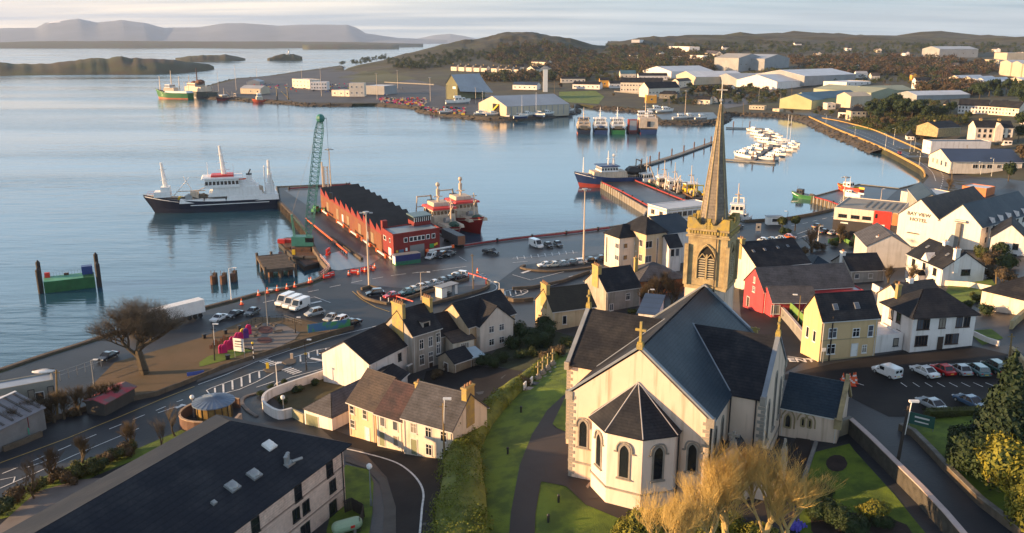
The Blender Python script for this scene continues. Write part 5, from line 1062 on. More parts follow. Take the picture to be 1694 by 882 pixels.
for a_, b_ in zip(c4, c4[1:]+c4[:1]): fp.bar(Vector((a_.x,a_.y,FH-.1)), Vector((b_.x,b_.y,FH-.1)), .3, .5)
fp.obj('parapet', red_wall, wr); MB().prism([p.xy for p in c4], FH-.3, FH-.12).obj('flat_roof', mat('flat_roof_blue', (.20,.25,.28), .5, .3, .3), wr)
hb = MB(); h4 = [wq(0,FD,0), wq(W_,FD,0), wq(W_,SL_,0), wq(0,SL_,0)]; hb.prism([p.xy for p in h4], -.5, HH); hb.obj('hall_wall', mat('rust_red_wall', (.15,.038,.022), .8, .4, .25, .3, streak=.5, col2=(.18,.075,.02)), wr, fix=True)
NT = 11; bay = (SL_-FD)/NT
for k in range(NT):
 v0 = FD+k*bay; a_, b_ = wq(0,v0,HH), wq(W_,v0,HH); c_, d_ = wq(W_,v0+bay*.98,HH), wq(0,v0+bay*.98,HH); up = Vector((0,0,2.3)); e_, f_ = wq(0,v0+bay*.85,HH)+up, wq(W_,v0+bay*.85,HH)+up
 rb = MB().add([a_,b_,f_,e_,c_,d_],[(0,1,2,3),(3,2,4,5)]); rb.obj('sawtooth_roof', mat('roof_black', (.040,.036,.034), .7, .4, .2, .3, spec=.3), wr, fix=True)
 for sgn, u in ((-1,0),(1,W_)):
  g_ = MB(); x = -.04 if sgn < 0 else .04
  g_.add([wq(u+x,v0,HH), wq(u+x,v0+bay*.85,HH)+up, wq(u+x,v0+bay*.98,HH), wq(u+x,v0,HH-.3), wq(u+x,v0+bay*.98,HH-.3)],[(0,1,2),(0,2,4,3)]); g_.obj('sawtooth_gable', red_wall, wr)
def wface(face, u, z, w, h, m, nm, pm=None, th=.08):
 if face == 'f': a_, b_ = wq(u-w/2,0,z-h/2), wq(u+w/2,0,z-h/2); nn = Vector((d.y,-d.x,0))
 elif face == 'l': a_, b_ = wq(0,u+w/2,z-h/2), wq(0,u-w/2,z-h/2); nn = Vector((-sdir.y, sdir.x, 0)); nn = nn if nn.dot(d) < 0 else -nn
 q = [a_, b_, b_+Vector((0,0,h)), a_+Vector((0,0,h))]; o = MB().add([p+nn*.002 for p in q]+[p+nn*th for p in q],[(4,5,6,7),(0,1,5,4),(1,2,6,5),(2,3,7,6),(3,0,4,7)]).obj(nm, m, wr, fix=True)
 if pm:
  cx_ = sum(q, Vector())/4; q2 = [cx_+(p-cx_)*.78+nn*(th+.01) for p in q]; MB().add(q2,[(0,1,2,3)]).obj('pane', pm, o)
 return o
for u in (.26,.74,.86): wface('f', W_*u, 5.6, 1.2, 1.4, white_p, 'window', glass)
for k in range(4): wface('f', W_*(.38+k*.085), 5.6, 1.25, 1.4, white_p, 'window', glass)
wface('f', W_*.50, 1.9, 4.6, 3.8, mat('roller_grey', (.20,.20,.20), .6, .1, 1), 'roller_door'); wface('f', W_*.82, 2.8, 1.4, 1.2, green_p, 'notice'); wface('f', W_*.16, 2.6, 1.5, .9, mat('notice_blue', (.05,.12,.22), .6), 'notice'); wface('f', W_*.27, 2.9, .6, .9, white_p, 'notice')
for u, z in ((.07,2.7),(.93,3.2),(.89,3.0)): wface('f', W_*u, z, .6, .6, yellow_p, 'warning_sign')
wface('l', 3.2, 1.6, 2.4, 3.2, white_p, 'loading_door'); wface('l', 3.0, 5.4, 1.0, 1.2, white_p, 'window', glass); wface('l', 7.6, 5.2, 2.4, 1.3, white_p, 'window', glass)
for v in (.24,.40,.56,.72,.88): wface('l', SL_*v, 2.4, 3.0, 3.6, mat('roller_tan', (.24,.17,.10), .8, .3, 1), 'roller_door')
for v in (.30,.64): wface('l', SL_*v, 2.0, 1.8, 3.0, white_p, 'door')
MB().prism([p.xy for p in (wq(0,FD,0),wq(1.6,FD,0),wq(1.6,FD+1.6,0),wq(0,FD+1.6,0))], 0, 9.6).obj('red_stack', red_wall, wr, fix=True)
cbn = MB(); cc = [wq(W_*.62,FD-3,0),wq(W_*.98,FD-3,0),wq(W_*.98,FD+2.5,0),wq(W_*.62,FD+2.5,0)]; cbn.prism([p.xy for p in cc], FH-.1, FH+1.1); cb_ = cbn.obj('lookout_cabin', red_wall, wr, fix=True)
MB().prism([p.xy for p in cc], FH+1.1, FH+2.5).obj('lookout_glazing', glass, cb_, fix=True)
for k in range(9): p_ = cc[0].lerp(cc[1], k/8); MB().bar(Vector((p_.x,p_.y-.05,FH+1.1)), Vector((p_.x,p_.y-.05,FH+2.5)), .16,.12).obj('mullion', white_p, cb_)
ct = sum(cc, Vector())/4; MB().prism([(ct+(p-ct)*1.15).xy for p in cc], FH+2.5, FH+2.8).obj('lookout_roof', mat('teal_roof', (.10,.17,.19), .5, .3, 1), cb_, fix=True)
for k, v in enumerate((.02,.20,.36,.55,.80)):
 p0, p1 = wq(-1.6,SL_*v+1,1.1), wq(-1.6,SL_*v+9,1.1); M0 = Vector((A.x,A.y,QZ))
 t_ = thing('loading_barrier', ('nearest','second','third','fourth','farthest')[k]+' white barrier beam with orange ends along the fish hall wall', 'barrier', tuple(M0+p0*1.0), 0, 'barrier beams beside the fish hall')
 MB().bar((0,0,0), p1-p0, .4, .4).obj('beam', white_p, t_);
 for f in (0,1): MB().bar(((p1-p0)*f)-sdir*.6, ((p1-p0)*f)+sdir*.6, .55, .9).obj('end_cap', orange_p, t_)
p0 = Vector((A.x,A.y,QZ))+d*(W_*.66)+Vector((d.y,-d.x,0))*1.4+Vector((0,0,2.0)); t_ = thing('loading_barrier', 'white beam with orange ends above the parked van at the fish hall front', 'barrier', tuple(p0)); MB().bar((0,0,0), d*8.5, .4,.4).obj('beam', white_p, t_)
for f in (0,8.5): MB().bar(d*(f-.4), d*(f+.4), .5,.9).obj('end_cap', orange_p, t_)
for f in (1,7.5): MB().bar(d*f+Vector((0,0,-2)), d*f, .12,.12).obj('post', steel, t_)
# ================================================================ VEHICLES
def loft(mb, rings, m=0, caps=True):
 n = len(rings[0]); vs = [p for r in rings for p in r]
 fs = [(i*n+j, i*n+(j+1)%n, (i+1)*n+(j+1)%n, (i+1)*n+j) for i in range(len(rings)-1) for j in range(n)]
 if caps: fs += [tuple(range(n-1,-1,-1)), tuple(range((len(rings)-1)*n, len(rings)*n))]
 return mb.add(vs, fs, m)
paints = {}
def paint(c):
 if c not in paints:
  m = flatm('car_paint_'+c, {'white':(.72,.72,.71),'silver':(.34,.37,.39),'grey':(.12,.14,.15),'black':(.012,.014,.018),'red':(.50,.012,.015),'blue':(.05,.10,.17),'green':(.02,.07,.055),'teal':(.10,.20,.21),'cream':(.70,.66,.55),'orange':(.7,.15,.02)}[c], .22, spec=.7)
  m.node_tree.nodes['Principled BSDF'].inputs['Coat Weight'].default_value = .6; paints[c] = m
 return paints[c]
carglass = flatm('car_glass', (.012,.016,.02), .08, spec=.9); lampm = flatm('headlight_glass', (.6,.6,.58), .15); taill = flatm('tail_light_red', (.35,.01,.01), .3); trimb = flatm('black_trim', (.015,.015,.016), .6)
def make_car(kind):
 P = {'hatch':(4.0,1.72,1.48,1.05,.95,-.62), 'saloon':(4.6,1.8,1.42,1.15,1.5,-.2), 'suv':(4.5,1.86,1.72,1.1,.75,-.9), 'estate':(4.6,1.78,1.5,1.1,.75,-.9), 'van':(4.4,1.8,1.85,.95,.35,-2.0), 'bigvan':(5.4,2.0,2.4,.95,.3,-2.4), 'pickup':(5.2,1.85,1.75,1.2,2.3,.4)}[kind]
 L_, W_, H_, hood, boot, _ = P; w = W_/2; t = thing('parked_car', 'x', 'car'); b = MB(); zb = .28; zt = .88 if kind not in ('suv','pickup') else 1.0
 def ring(x, hw, z0, z1, sh=.12): return [(x,-hw+.06,z0),(x,hw-.06,z0),(x,hw,z0+.2),(x,hw,z1-sh),(x,hw-.12,z1),(x,-hw+.12,z1),(x,-hw,z1-sh),(x,-hw,z0+.2)]
 X0, X1 = -L_/2, L_/2
 if kind in ('van','bigvan'):
  zc = 1.15 if kind == 'bigvan' else .95
  loft(b, [ring(X1,w*.8,.35,.7),ring(X1-.15,w*.96,zb,zc-.1),ring(X1-hood,w,zb,zc),ring(X1-hood-.75,w,zb,H_-.08),ring(X1-hood-1.1,w,zb,H_),ring(X0+.1,w*.98,zb,H_),ring(X0,w*.94,.35,H_-.12)])
  g = MB(); loft(g, [[(X1-hood+.0,-w*.85,zc+.02),(X1-hood+.0,w*.85,zc+.02),(X1-hood-.02,w*.85,zc+.06),(X1-hood-.02,-w*.85,zc+.06)],[(X1-hood-.62,-w*.8,H_-.18),(X1-hood-.62,w*.8,H_-.18),(X1-hood-.64,w*.8,H_-.12),(X1-hood-.64,-w*.8,H_-.12)]])
  for s in (-1,1): MB().box(X1-hood-1.5, s*w-.012, zc+.08, X1-hood-.65, s*w+.012, H_-.3).obj('side_window', carglass, t); MB().box(X0-.02, s*w*.4-w*.3, zc+.2, X0+.02, s*w*.4+w*.3, H_-.3).obj('rear_window', carglass, t)
 else:
  loft(b, [ring(X1,w*.8,.35,.66),ring(X1-.18,w*.95,zb,.74),ring(X1-hood,w,zb,zt),ring(X0+boot,w,zb,zt+.03),ring(X0+.15,w*.97,zb,zt-(.04 if kind!='pickup' else -.02)),ring(X0,w*.88,.38,zt-.1)])
  g = MB(); sl = .75 if kind!='suv' else .6; rs = .25 if kind in ('suv','estate') else (.45 if kind=='hatch' else .8)
  q0 = [(X1-hood-.02,-w*.93,zt-.03),(X1-hood-.02,w*.93,zt-.03),(X0+boot*.6+ (.0 if kind!='pickup' else 1.0),w*.93,zt-.0),(X0+boot*.6+(.0 if kind!='pickup' else 1.0),-w*.93,zt-.0)]
  xr0, xr1 = X1-hood-sl, X0+boot*.6+rs+(1.0 if kind=='pickup' else 0)
  q1 = [(xr0,-w*.74,H_-.03),(xr0,w*.74,H_-.03),(xr1,w*.74,H_-.05),(xr1,-w*.74,H_-.05)]
  loft(g, [q0, q1]); rf = MB(); loft(rf, [[(xr0+.05,-w*.76,H_-.05),(xr0+.05,w*.76,H_-.05),(xr1-.05,w*.76,H_-.07),(xr1-.05,-w*.76,H_-.07)],[(xr0-.08,-w*.68,H_),(xr0-.08,w*.68,H_),(xr1+.08,w*.68,H_-.01),(xr1+.08,-w*.68,H_-.01)]])
  pl = MB()
  for s in (-1,1):
   pl.bar((q0[0][0],s*w*.93,zt),(xr0,s*w*.75,H_-.04),.07,.07); pl.bar((q0[2][0],s*w*.93,zt),(xr1,s*w*.75,H_-.06),.12,.08); xm = (xr0+xr1)/2+.1; pl.bar((xm,s*w*.945,zt),(xm,s*w*.76,H_-.06),.08,.05)
  pl.mesh  # pillars
  o = pl.obj('pillar', paint('white'), t); o['paint'] = 1
  o = rf.obj('roof', paint('white'), t); o['paint'] = 1
  if kind == 'pickup': MB().box(X0+.15,-w*.8,zt-.02,X0+2.0,w*.8,zt+.06).obj('load_bed', trimb, t)
 o = b.obj('body', paint('white'), t, smooth=False, fix=True); o['paint'] = 1; g.obj('glazing', carglass, t, fix=True)
 wr_ = .34 if kind in ('suv','pickup','bigvan') else .31; wm_ = MB().tube((0,-.1,0),(0,.1,0),wr_,n=12).mesh('wheel', rubber); rm_ = MB().tube((0,-.115,0),(0,.115,0),wr_*.58,n=8).mesh('rim', steel)
 for x in (X1-.8, X0+.8):
  for s in (-1,1):
   q = lk('wheel', wm_, t); q.location = (x, s*(w-.09), wr_); lk('rim', rm_, q)
 for s in (-1,1):
  MB().box(X1-.12,s*w*.72-.16,.56,X1+.01,s*w*.72+.16,.70).obj('headlight', lampm, t); MB().box(X0-.015,s*w*.76-.13,.62,X0+.06,s*w*.76+.13,.82).obj('tail_light', taill, t)
  MB().box(X1-hood-.55,s*(w+.09)-.08,zt+.02,X1-hood-.42,s*(w+.09)+.08,zt+.16).obj('wing_mirror', trimb, t)
 MB().box(X0-.02,-.26,.5,X0+.02,.26,.62).obj('number_plate', yellow_p, t)
 return snapshot(t)
CARS = {k: make_car(k) for k in ('hatch','saloon','suv','estate','van','bigvan','pickup')}
def car(kind, px, py, dx, dy, col, label, group, cat=None):
 c = G(px, py); e = G(px+dx, py+dy); rz = math.atan2(e.y-c.y, e.x-c.x)
 z = max(HT(c.x+math.cos(rz)*1.5, c.y+math.sin(rz)*1.5), HT(c.x-math.cos(rz)*1.5, c.y-math.sin(rz)*1.5))
 o = place(CARS[kind], (c.x, c.y, (c.z+z)/2+.07), rz, label, group, cat or {'van':'van','bigvan':'van','pickup':'pickup truck'}.get(kind,'car'), paint(col))
 o.name = {'van':'parked_van','bigvan':'parked_van','pickup':'pickup_truck'}.get(kind,'parked_car'); return o
g1_ = 'cars in the car park by the church'
for a in [('van',1466,622,-26,-10,'white','small white van standing alone beside the traffic cones'),('saloon',1529,621,-30,-12,'white','white coupe at the left end of the row by the white villa'),
 ('hatch',1559,618,-28,-13,'red','bright red car second from left in the row by the white villa'),('hatch',1588,618,-26,-14,'silver','silver hatchback between the red car and the grey estate'),
 ('estate',1616,618,-25,-14,'teal','grey green estate car between the silver hatchback and the dark off roader'),('suv',1645,614,-25,-12,'green','dark green off roader at the right end of the row'),
 ('saloon',1541,676,-22,-10,'silver','silver car with pale windscreen parked behind the clipped hedge'),('saloon',1603,671,-24,-10,'blue','blue grey car parked behind the hedge near the dark conifer'),
 ('hatch',1683,676,-24,-10,'grey','dark grey car half hidden by the tall conifer at the right edge')]: car(*a, g1_)
g2_ = 'cars parked on the kerbed island on the quay'
for a in [('suv',621,489,-24,2,'black','dark off roader at the left end of the kerbed island'),('hatch',648,493,-15,3,'red','small red car hidden behind the low island wall'),('hatch',673,487,-15,3,'teal','pale green grey car at the lower end of the island row'),
 ('saloon',684,483,-15,3,'cream','cream white car second in the island row'),('hatch',695,479,-15,3,'white','white hatchback third in the island row'),('saloon',707,476,-15,3,'silver','silver car in the middle of the island row'),('saloon',719,472,-15,3,'white','white saloon just right of the middle of the island row'),
 ('hatch',731,468.5,-15,3,'grey','dark grey hatchback next to the white saloon on the island'),('saloon',743,465,-15,3,'black','black saloon in the island row near its upper end'),('hatch',754,461.5,-15,3,'grey','grey car tucked below the white estate car'),('estate',762,457,-22,-2,'white','white estate car with roof rails at the upper end of the island')]: car(*a, g2_)
g3_ = 'vans parked beside the harbour park'
for a in [('bigvan',472,503,-14,6,'white','leftmost of the three white vans parked beside the harbour park'),('bigvan',484,507,-14,6,'white','middle one of the three white vans beside the harbour park'),('bigvan',496,511,-14,6,'white','rightmost of the three white vans beside the harbour park')]: car(*a, g3_)
g4_ = 'cars by the harbour park'
for a in [('suv',521,522,-22,5,'silver','silver car parked alone between the vans and the blue mural board'),('hatch',548,530,-18,8,'silver','silver hatchback left of the white car in the corner by the road'),('estate',563,534,-18,8,'white','white car with red rear lights between the silver hatchback and black saloon'),('saloon',582,538,-24,7,'black','long black saloon at the right end near the road corner'),
 ('saloon',363,530,-18,8,'white','white car with misted roof parked below the seafront road'),('saloon',389,524,-18,8,'black','black car parked below the seafront road'),('hatch',418,520,-14,7,'grey','grey hatchback with lit rear window beside the sandy park'),('saloon',179,594,-12,6,'black','black car in the shadow left of the big bare tree'),('hatch',571,592,-20,9,'grey','grey car half hidden by the white gabled house')]: car(*a, g4_)
g5_ = 'vehicles in front of the fish hall and on the quay'
for a in [('van',713,428,-12,6,'white','small white van parked under the barrier beam of the fish hall'),('suv',730,426,-10,5,'black','black off roader next to the white van at the fish hall'),('saloon',745,423,-10,5,'black','black car furthest right in front of the fish hall'),('pickup',812,420,18,3,'black','black pickup truck alone on the wet quay'),
 ('bigvan',887,409,14,5,'white','white minibus with green stripe on the open quay'),('hatch',907,409,8,4,'black','black hatchback beside the minibus'),('hatch',923,407,8,4,'grey','dark grey hatchback right of the black one on the open quay')]: car(*a, g5_)
g6_ = 'cars parked on the oval island near the apartment block'
for a in [('saloon',903,441.5,-12,1,'white','white saloon at the left end of the oval island'),('saloon',917,441,-12,1,'cream','cream car second on the oval island'),('hatch',930,440,-12,1,'silver','silver hatchback third on the oval island'),('hatch',944,438,-12,1,'grey','grey hatchback fourth on the oval island'),('estate',957,436.5,-12,1,'white','white estate car near the tall light mast'),('hatch',975,434,-12,1,'black','black hatchback right of the tall light mast'),('hatch',992,431,-12,1,'blue','blue car beside the apartment block')]: car(*a, g6_)
g7_ = 'cars parked by the shops near the hotel'
for a in [('saloon',1364,386,10,-2,'black','black car parked left of the silver one by the black shop front'),('saloon',1379,388,10,-2,'silver','silver saloon by the black shop front'),('suv',1394,390,10,-2,'grey','dark car nearest the black shop front'),('saloon',1449,393,16,-3,'white','white car in front of the red entrance'),('hatch',1264,401,9,1,'white','white hatchback behind the long cream building'),('saloon',1277,400,9,1,'silver','silver saloon behind the long cream building'),('hatch',1293,398,9,1,'white','white car next to the orange one behind the long cream building'),('hatch',1306,395,9,1,'orange','orange car behind the long cream building'),
 ('hatch',1446,461,14,3,'black','black car beside the dark cottage'),('saloon',1662,388,14,4,'black','black car parked right of the hotel'),('hatch',1488,255,8,6,'red','small red car driving along the bay road'),('saloon',1220,378,9,-2,'grey','grey car by the quay wall right of the church tower'),('saloon',1352,377,9,-2,'black','black car waiting near the quay edge left of the shops')]: car(*a, g7_)
for k, (x, y, c_, n_) in enumerate([(515,137,'white','first'),(540,139,'silver','second'),(556,141,'white','third'),(600,150,'red','fourth'),(665,147,'grey','fifth')]): car('hatch', x, y, 6, 1, c_, c_+' car on the far quay, '+n_+' from the left', 'cars on the far quay')
for k in CARS.values(): kill(k)
c0, c1 = G(336,522), G(246,545); dr = (c1-c0); Lr = dr.length; rz = math.atan2(dr.y, dr.x)
lo = thing('lorry', 'articulated lorry with long white box trailer behind the big bare tree', 'lorry', tuple(c0+Vector((0,0,.05))), rz)
LT = 13.6; MB().box(0,-1.25,1.1,LT,1.25,4.0).obj('trailer', white_p, lo); MB().box(.3,-.5,.8,LT,.5,1.1).obj('chassis', dark_p, lo); cbm = MB(); loft(cbm, [[(LT+.6,-1.2,.5),(LT+.6,1.2,.5),(LT+.6,1.2,3.4),(LT+.6,-1.2,3.4)],[(LT+2.4,-1.2,.5),(LT+2.4,1.2,.5),(LT+2.4,1.2,2.9),(LT+2.4,-1.2,2.9)],[(LT+2.8,-1.15,.5),(LT+2.8,1.15,.5),(LT+2.8,1.15,1.7),(LT+2.8,-1.15,1.7)]]); cbn_ = cbm.obj('cab', yellow_p, lo, fix=True); MB().box(LT+2.62,-1.0,1.8,LT+2.7,1.0,2.6).obj('windscreen', carglass, cbn_)
for x in (1.2,2.5,3.8,LT-.3,LT+2.0):
 for s in (-1,1): q = MB().tube((x,s*.95,.5),(x,s*1.25,.5),.5,n=12).obj('wheel', rubber, lo)
# ================================================================ BOATS
def hull_mesh(L_, B_, F_, BF, mats, bilge=.35, sternw=.9, rake=.07, n=16):
 mb = MB(); rings = []
 for i in range(n+1):
  t = i/n; w = B_/2*(sternw+(1-sternw)*min(1,t/.2)) if t < .55 else B_/2*max(.012, 1-((t-.55)/.45)**2.3); s = F_+(BF-F_)*max(0,(t-.4)/.6)**1.9 + .25*max(0,.15-t)*F_
  x = -L_/2+L_*t; rk = rake*L_*max(0,(t-.7)/.3)**1.5
  fl = .92-.35*max(0,(t-.6)/.4)
  rings.append([(x-rk*1.3,0,-1.3),(x-rk*1.2,w*fl*.8,-.9),(x-rk,w*fl,0.0),(x-rk*(1-bilge),w*(fl+(1-fl)*bilge*.6),bilge*s),(x,w,s),(x,w-.16,s),(x,w-.16,s-.85),(x,-w+.16,s-.85),(x,-w+.16,s),(x,-w,s),(x-rk*(1-bilge),-w*(fl+(1-fl)*bilge*.6),bilge*s),(x-rk,-w*fl,0),(x-rk*1.2,-w*fl*.8,-.9)])
 m = len(rings[0]); vs = [p for r in rings for p in r]; mb.v = vs
 mi = {0:1,1:1,2:1,3:0,4:2,5:2,6:3,7:2,8:2,9:0,10:1,11:1,12:1}
 for i in range(n):
  for j in range(m): mb.f.append((i*m+j, i*m+(j+1)%m, (i+1)*m+(j+1)%m, (i+1)*m+j)); mb.mi.append(mi[j])
 mb.f.append(tuple(range(m))); mb.mi.append(0); mb.f.append(tuple(n*m+j for j in range(m-1,-1,-1))); mb.mi.append(0)
 return mb.mesh('hull', mats)
deckm = mat('deck_planks', (.16,.12,.09), .85, .4, 1.2); deckg = mat('deck_green', (.04,.10,.07), .8, .4, 1.2)
boot_red = mat('antifouling_red', (.28,.03,.02), .7, .3, .5); navy = mat('hull_navy', (.012,.016,.035), .4, .3, .3); hblue = mat('hull_blue', (.015,.04,.13), .45, .3, .3); hgreen = mat('hull_green', (.02,.16,.04), .5, .3, .3); hred = mat('hull_red', (.30,.012,.012), .5, .3, .3, streak=.3)
cream_p = mat('ship_cream', (.60,.48,.36), .6, .25, .6, streak=.5)
def boxpart(t, nm, m, x0, x1, hw, z0, z1, taper=.94, glassband=None, par=None):
 mb = MB(); c = (x0+x1)/2; a = [(x0,-hw,z0),(x1,-hw,z0),(x1,hw,z0),(x0,hw,z0)]; b = [(c+(x-c)*taper,y*taper,z1) for x,y,_ in a]; loft(mb, [a,b])
 o = mb.obj(nm, m, par or t, fix=True)
 if glassband:
  f0, f1 = glassband; g = MB()
  for k, (i, j) in enumerate(((0,1),(1,2),(2,3),(3,0))):
   ln = math.dist(a[i][:2], a[j][:2]); nn = max(2, int(ln/1.3))
   nx, ny = (a[j][1]-a[i][1])/ln, -(a[j][0]-a[i][0])/ln
   for q in range(nn):
    u0, u1 = (q+.14)/nn, (q+.86)/nn
    def pt(u, f): p0 = Vector(a[i]).lerp(Vector(a[j]), u); p1 = Vector(b[i]).lerp(Vector(b[j]), u); r_ = p0.lerp(p1, f); return (r_.x+nx*.03, r_.y+ny*.03, r_.z)
    g.add([pt(u0,f0),pt(u1,f0),pt(u1,f1),pt(u0,f1)], [(0,1,2,3)])
  g.obj('bridge_windows', glass, o)
 return o
def mast(t, m, x, z0, z1, r=.25, bars=(), y=0, dome=False, lean=0, nm='mast'):
 mb = MB(); mb.tube((x,y,z0),(x+lean,y,z1),r,r*.45,6)
 for z, w in bars: f = (z-z0)/(z1-z0); mb.bar((x+lean*f,y-w,z),(x+lean*f,y+w,z),.3,.25); mb.bar((x+lean*f-w*.8,y,z),(x+lean*f+w*.8,y,z),.3,.2)
 if dome: mb.sphere((x+lean,y,z1+.5),.75,8,6); mb.tube((x+lean,y,z1-3),(x+lean,y,z1-1),.65,n=8)
 return mb.obj(nm, m, t)
def vessel(label, bow, stern, B_, F_, BF, hullm, boot=boot_red, top=white_p, deck=deckm, cat='fishing boat', group='fishing boats moored in the harbour', parts=(), L_=None, z=0, name='fishing_boat', world=False, bilge=.3):
 a, b = (PZ(*bow, z), PZ(*stern, z)) if not world else (bow, stern)
 d = a-b; L_ = L_ or d.length; c = (a+b)/2; t = thing(name, label, cat, (c.x,c.y,z), math.atan2(d.y,d.x), group)
 lk('hull', hull_mesh(L_, B_, F_, BF, [hullm, boot, top, deck], bilge), t)
 for p in parts:
  k = p[0]
  if k == 'box': boxpart(t, p[1], p[2], p[3]*L_, p[4]*L_, p[5]*B_/2, p[6], p[7], glassband=p[8] if len(p) > 8 else None)
  elif k == 'mast': mast(t, p[1], p[2]*L_, p[3], p[4], p[5], p[6] if len(p) > 6 else (), dome=(len(p) > 7 and p[7]), lean=p[8] if len(p) > 8 else 0)
  elif k == 'gantry':
   m_, x, w, z0, z1 = p[1:]; g = MB()
   for s in (-1,1): g.bar((x*L_,s*w,z0),(x*L_,s*w*.8,z1),.35,.35) if False else g.tube((x*L_,s*w,z0),(x*L_,s*w*.8,z1),.22,n=6)
   g.bar((x*L_,-w*.85,z1),(x*L_,w*.85,z1),.4,.4); g.tube((x*L_,-w*.8,z0+(z1-z0)*.5),(x*L_,w*.8,z0+(z1-z0)*.5),.15); g.obj('stern_gantry', m_, t)
  elif k == 'funnel': m_, x, z0, z1 = p[1:]; f = MB(); loft(f, [[(x*L_-1.3,-1.2,z0),(x*L_+1.3,-1.2,z0),(x*L_+1.3,1.2,z0),(x*L_-1.3,1.2,z0)],[(x*L_-1.1,-1,z1),(x*L_+.8,-1,z1),(x*L_+.8,1,z1),(x*L_-1.1,1,z1)]]); fo_ = f.obj('funnel', m_, t, fix=True); MB().box(x*L_-1.2,-1.1,z1,x*L_+.9,1.1,z1+.4).tube((x*L_,0,z1+.4),(x*L_-.8,0,z1+2),.25).obj('funnel_cap', dark_p, fo_)
  elif k == 'winch': m_, x, y, z0, r = p[1:]; MB().tube((x*L_,y-1.2,z0+r),(x*L_,y+1.2,z0+r),r,n=10).box(x*L_-r,y-1.5,z0,x*L_+r,y-1.25,z0+r*1.6).box(x*L_-r,y+1.25,z0,x*L_+r,y+1.5,z0+r*1.6).obj('winch', m_, t)
  elif k == 'net':
   m_, x, z0, r = p[1:]; nb = MB(); rnd = random.Random(int(x*100)); nb.sphere((0,0,0), r, 9, 6, sz=.6); nb.v = [(v[0]*1.3+x*L_+rnd.uniform(-.25,.25), v[1]*1.1+rnd.uniform(-.25,.25), v[2]+z0+rnd.uniform(-.2,.2)) for v in nb.v]; nb.obj('net_heap', m_, t)
  elif k == 'derrick': m_, x, z0, x1, z1 = p[1:]; MB().tube((x*L_,0,z0),(x1*L_,0,z1),.16).tube((x*L_,.6,z0),(x1*L_,.2,z1),.1).obj('derrick', m_, t)
  elif k == 'boat': m_, x, y, z0, l = p[1:]; bb = MB(); bb.sphere((0,0,0),1,10,6,sz=1); bb.v = [(v[0]*l/2+x*L_, v[1]*.9+y, v[2]*.7+z0) for v in bb.v]; bb.obj('lifeboat', m_, t)
  elif k == 'rail':
   x0, x1, w, z0, m_ = p[1:]; r = MB(); nn = 8
   for s in (-1,1):
    r.tube((x0*L_,s*w*B_/2,z0+1),(x1*L_,s*w*B_/2,z0+1),.04,n=4)
    for q in range(nn+1): xx = x0*L_+(x1-x0)*L_*q/nn; r.tube((xx,s*w*B_/2,z0),(xx,s*w*B_/2,z0+1),.04,n=4)
   r.obj('railing', m_, t)
  elif k == 'text': txt, x, z_, sz_, m_ = p[1:]; lettering(txt, sz_, m_, t, (x*L_, -B_/2*.99, z_), (R(90),0,0)); lettering(txt, sz_, m_, t, (x*L_, B_/2*.99, z_), (R(90),0,R(180)))
 return t
gr_net = mat('net_grey', (.13,.12,.10), .95, .5, 2, .5)
V1 = vessel('large black hulled trawler with white superstructure lying at the end of the west pier', (240,353), (463,341), 10.5, 4.0, 7.0, navy, navy, white_p, deckm, parts=[
 ('box','upper_hull',white_p,-.497,-.10,.985,3.6,5.6),('box','forecastle',white_p,.30,.42,.55,6.0,8.0),('box','bulwark',white_p,-.10,.06,.985,3.6,4.8),('box','fore_bulwark',white_p,.06,.24,.96,3.7,4.9),('box','lower_deckhouse',white_p,-.38,.03,.8,5.6,7.2),('box','upper_deckhouse',white_p,-.33,-.05,.72,8.9,10.4),('derrick',white_p,.12,5,.20,13),('derrick',white_p,.28,6,.16,12.5),('mast',white_p,.02,12.7,18,.15),('rail',-.36,-.02,.86,8.9,white_p),('net',gr_net,.08,5.2,2.0),('winch',steel,.17,2.5,4.4,1.2),('box','net_drum_house',cream_p,.10,.16,.5,4.6,7.4),('box','deckhouse',white_p,-.36,-.0,.88,5.6,8.9),('box','bridge',white_p,-.21,.05,.95,8.9,12.2,(.35,.75)),('box','bridge_roof',white_p,-.24,.07,1.03,12.2,12.7),('box','monkey_island',red_paint,-.17,.0,.6,12.7,13.4),
 ('mast',white_p,-.10,12.7,24,1.0,((15,3.0),(17.6,2.2),(20.5,1.6)),False,.9),('mast',white_p,-.17,12.7,17,.12),('mast',white_p,.33,7.5,18.5,1.0,((12,1.8),(16,1.6)),False,.9),('box','mast_house',white_p,.30,.37,.45,8,9.6),('funnel',white_p,-.28,8.3,12.8),('gantry',white_p,-.40,2.6,5.6,15.5),('gantry',white_p,-.45,3.0,5.6,13),('mast',white_p,-.435,5.6,18,1.0),('box','stern_house',white_p,-.47,-.40,.5,5.6,9),('derrick',cream_p,-.43,14,-.47,8),
 ('winch',cream_p,-.36,1.5,6,1.1),('winch',cream_p,-.36,-1.8,6,1.1),('net',gr_net,.13,4.8,2.6),('net',gr_net,.20,4.4,1.8),('winch',yellow_p,.24,-2,3.8,.8),('derrick',cream_p,.03,9,.22,5.2),('derrick',cream_p,.05,7.5,.26,7.5),('boat',orange_p,-.20,-4.9,10.2,8),('rail',.30,.47,.4,6.6,red_paint),('rail',-.17,-.03,.85,11.7,red_paint)])
st = MB(); LL = (PZ(240,353,0)-PZ(463,341,0)).length
for s in (-1,1): st.bar((-LL*.42,s*5.26,2.9),(LL*.16,s*5.26,2.9),.06,.28)
st.obj('hull_stripe', white_p, V1)
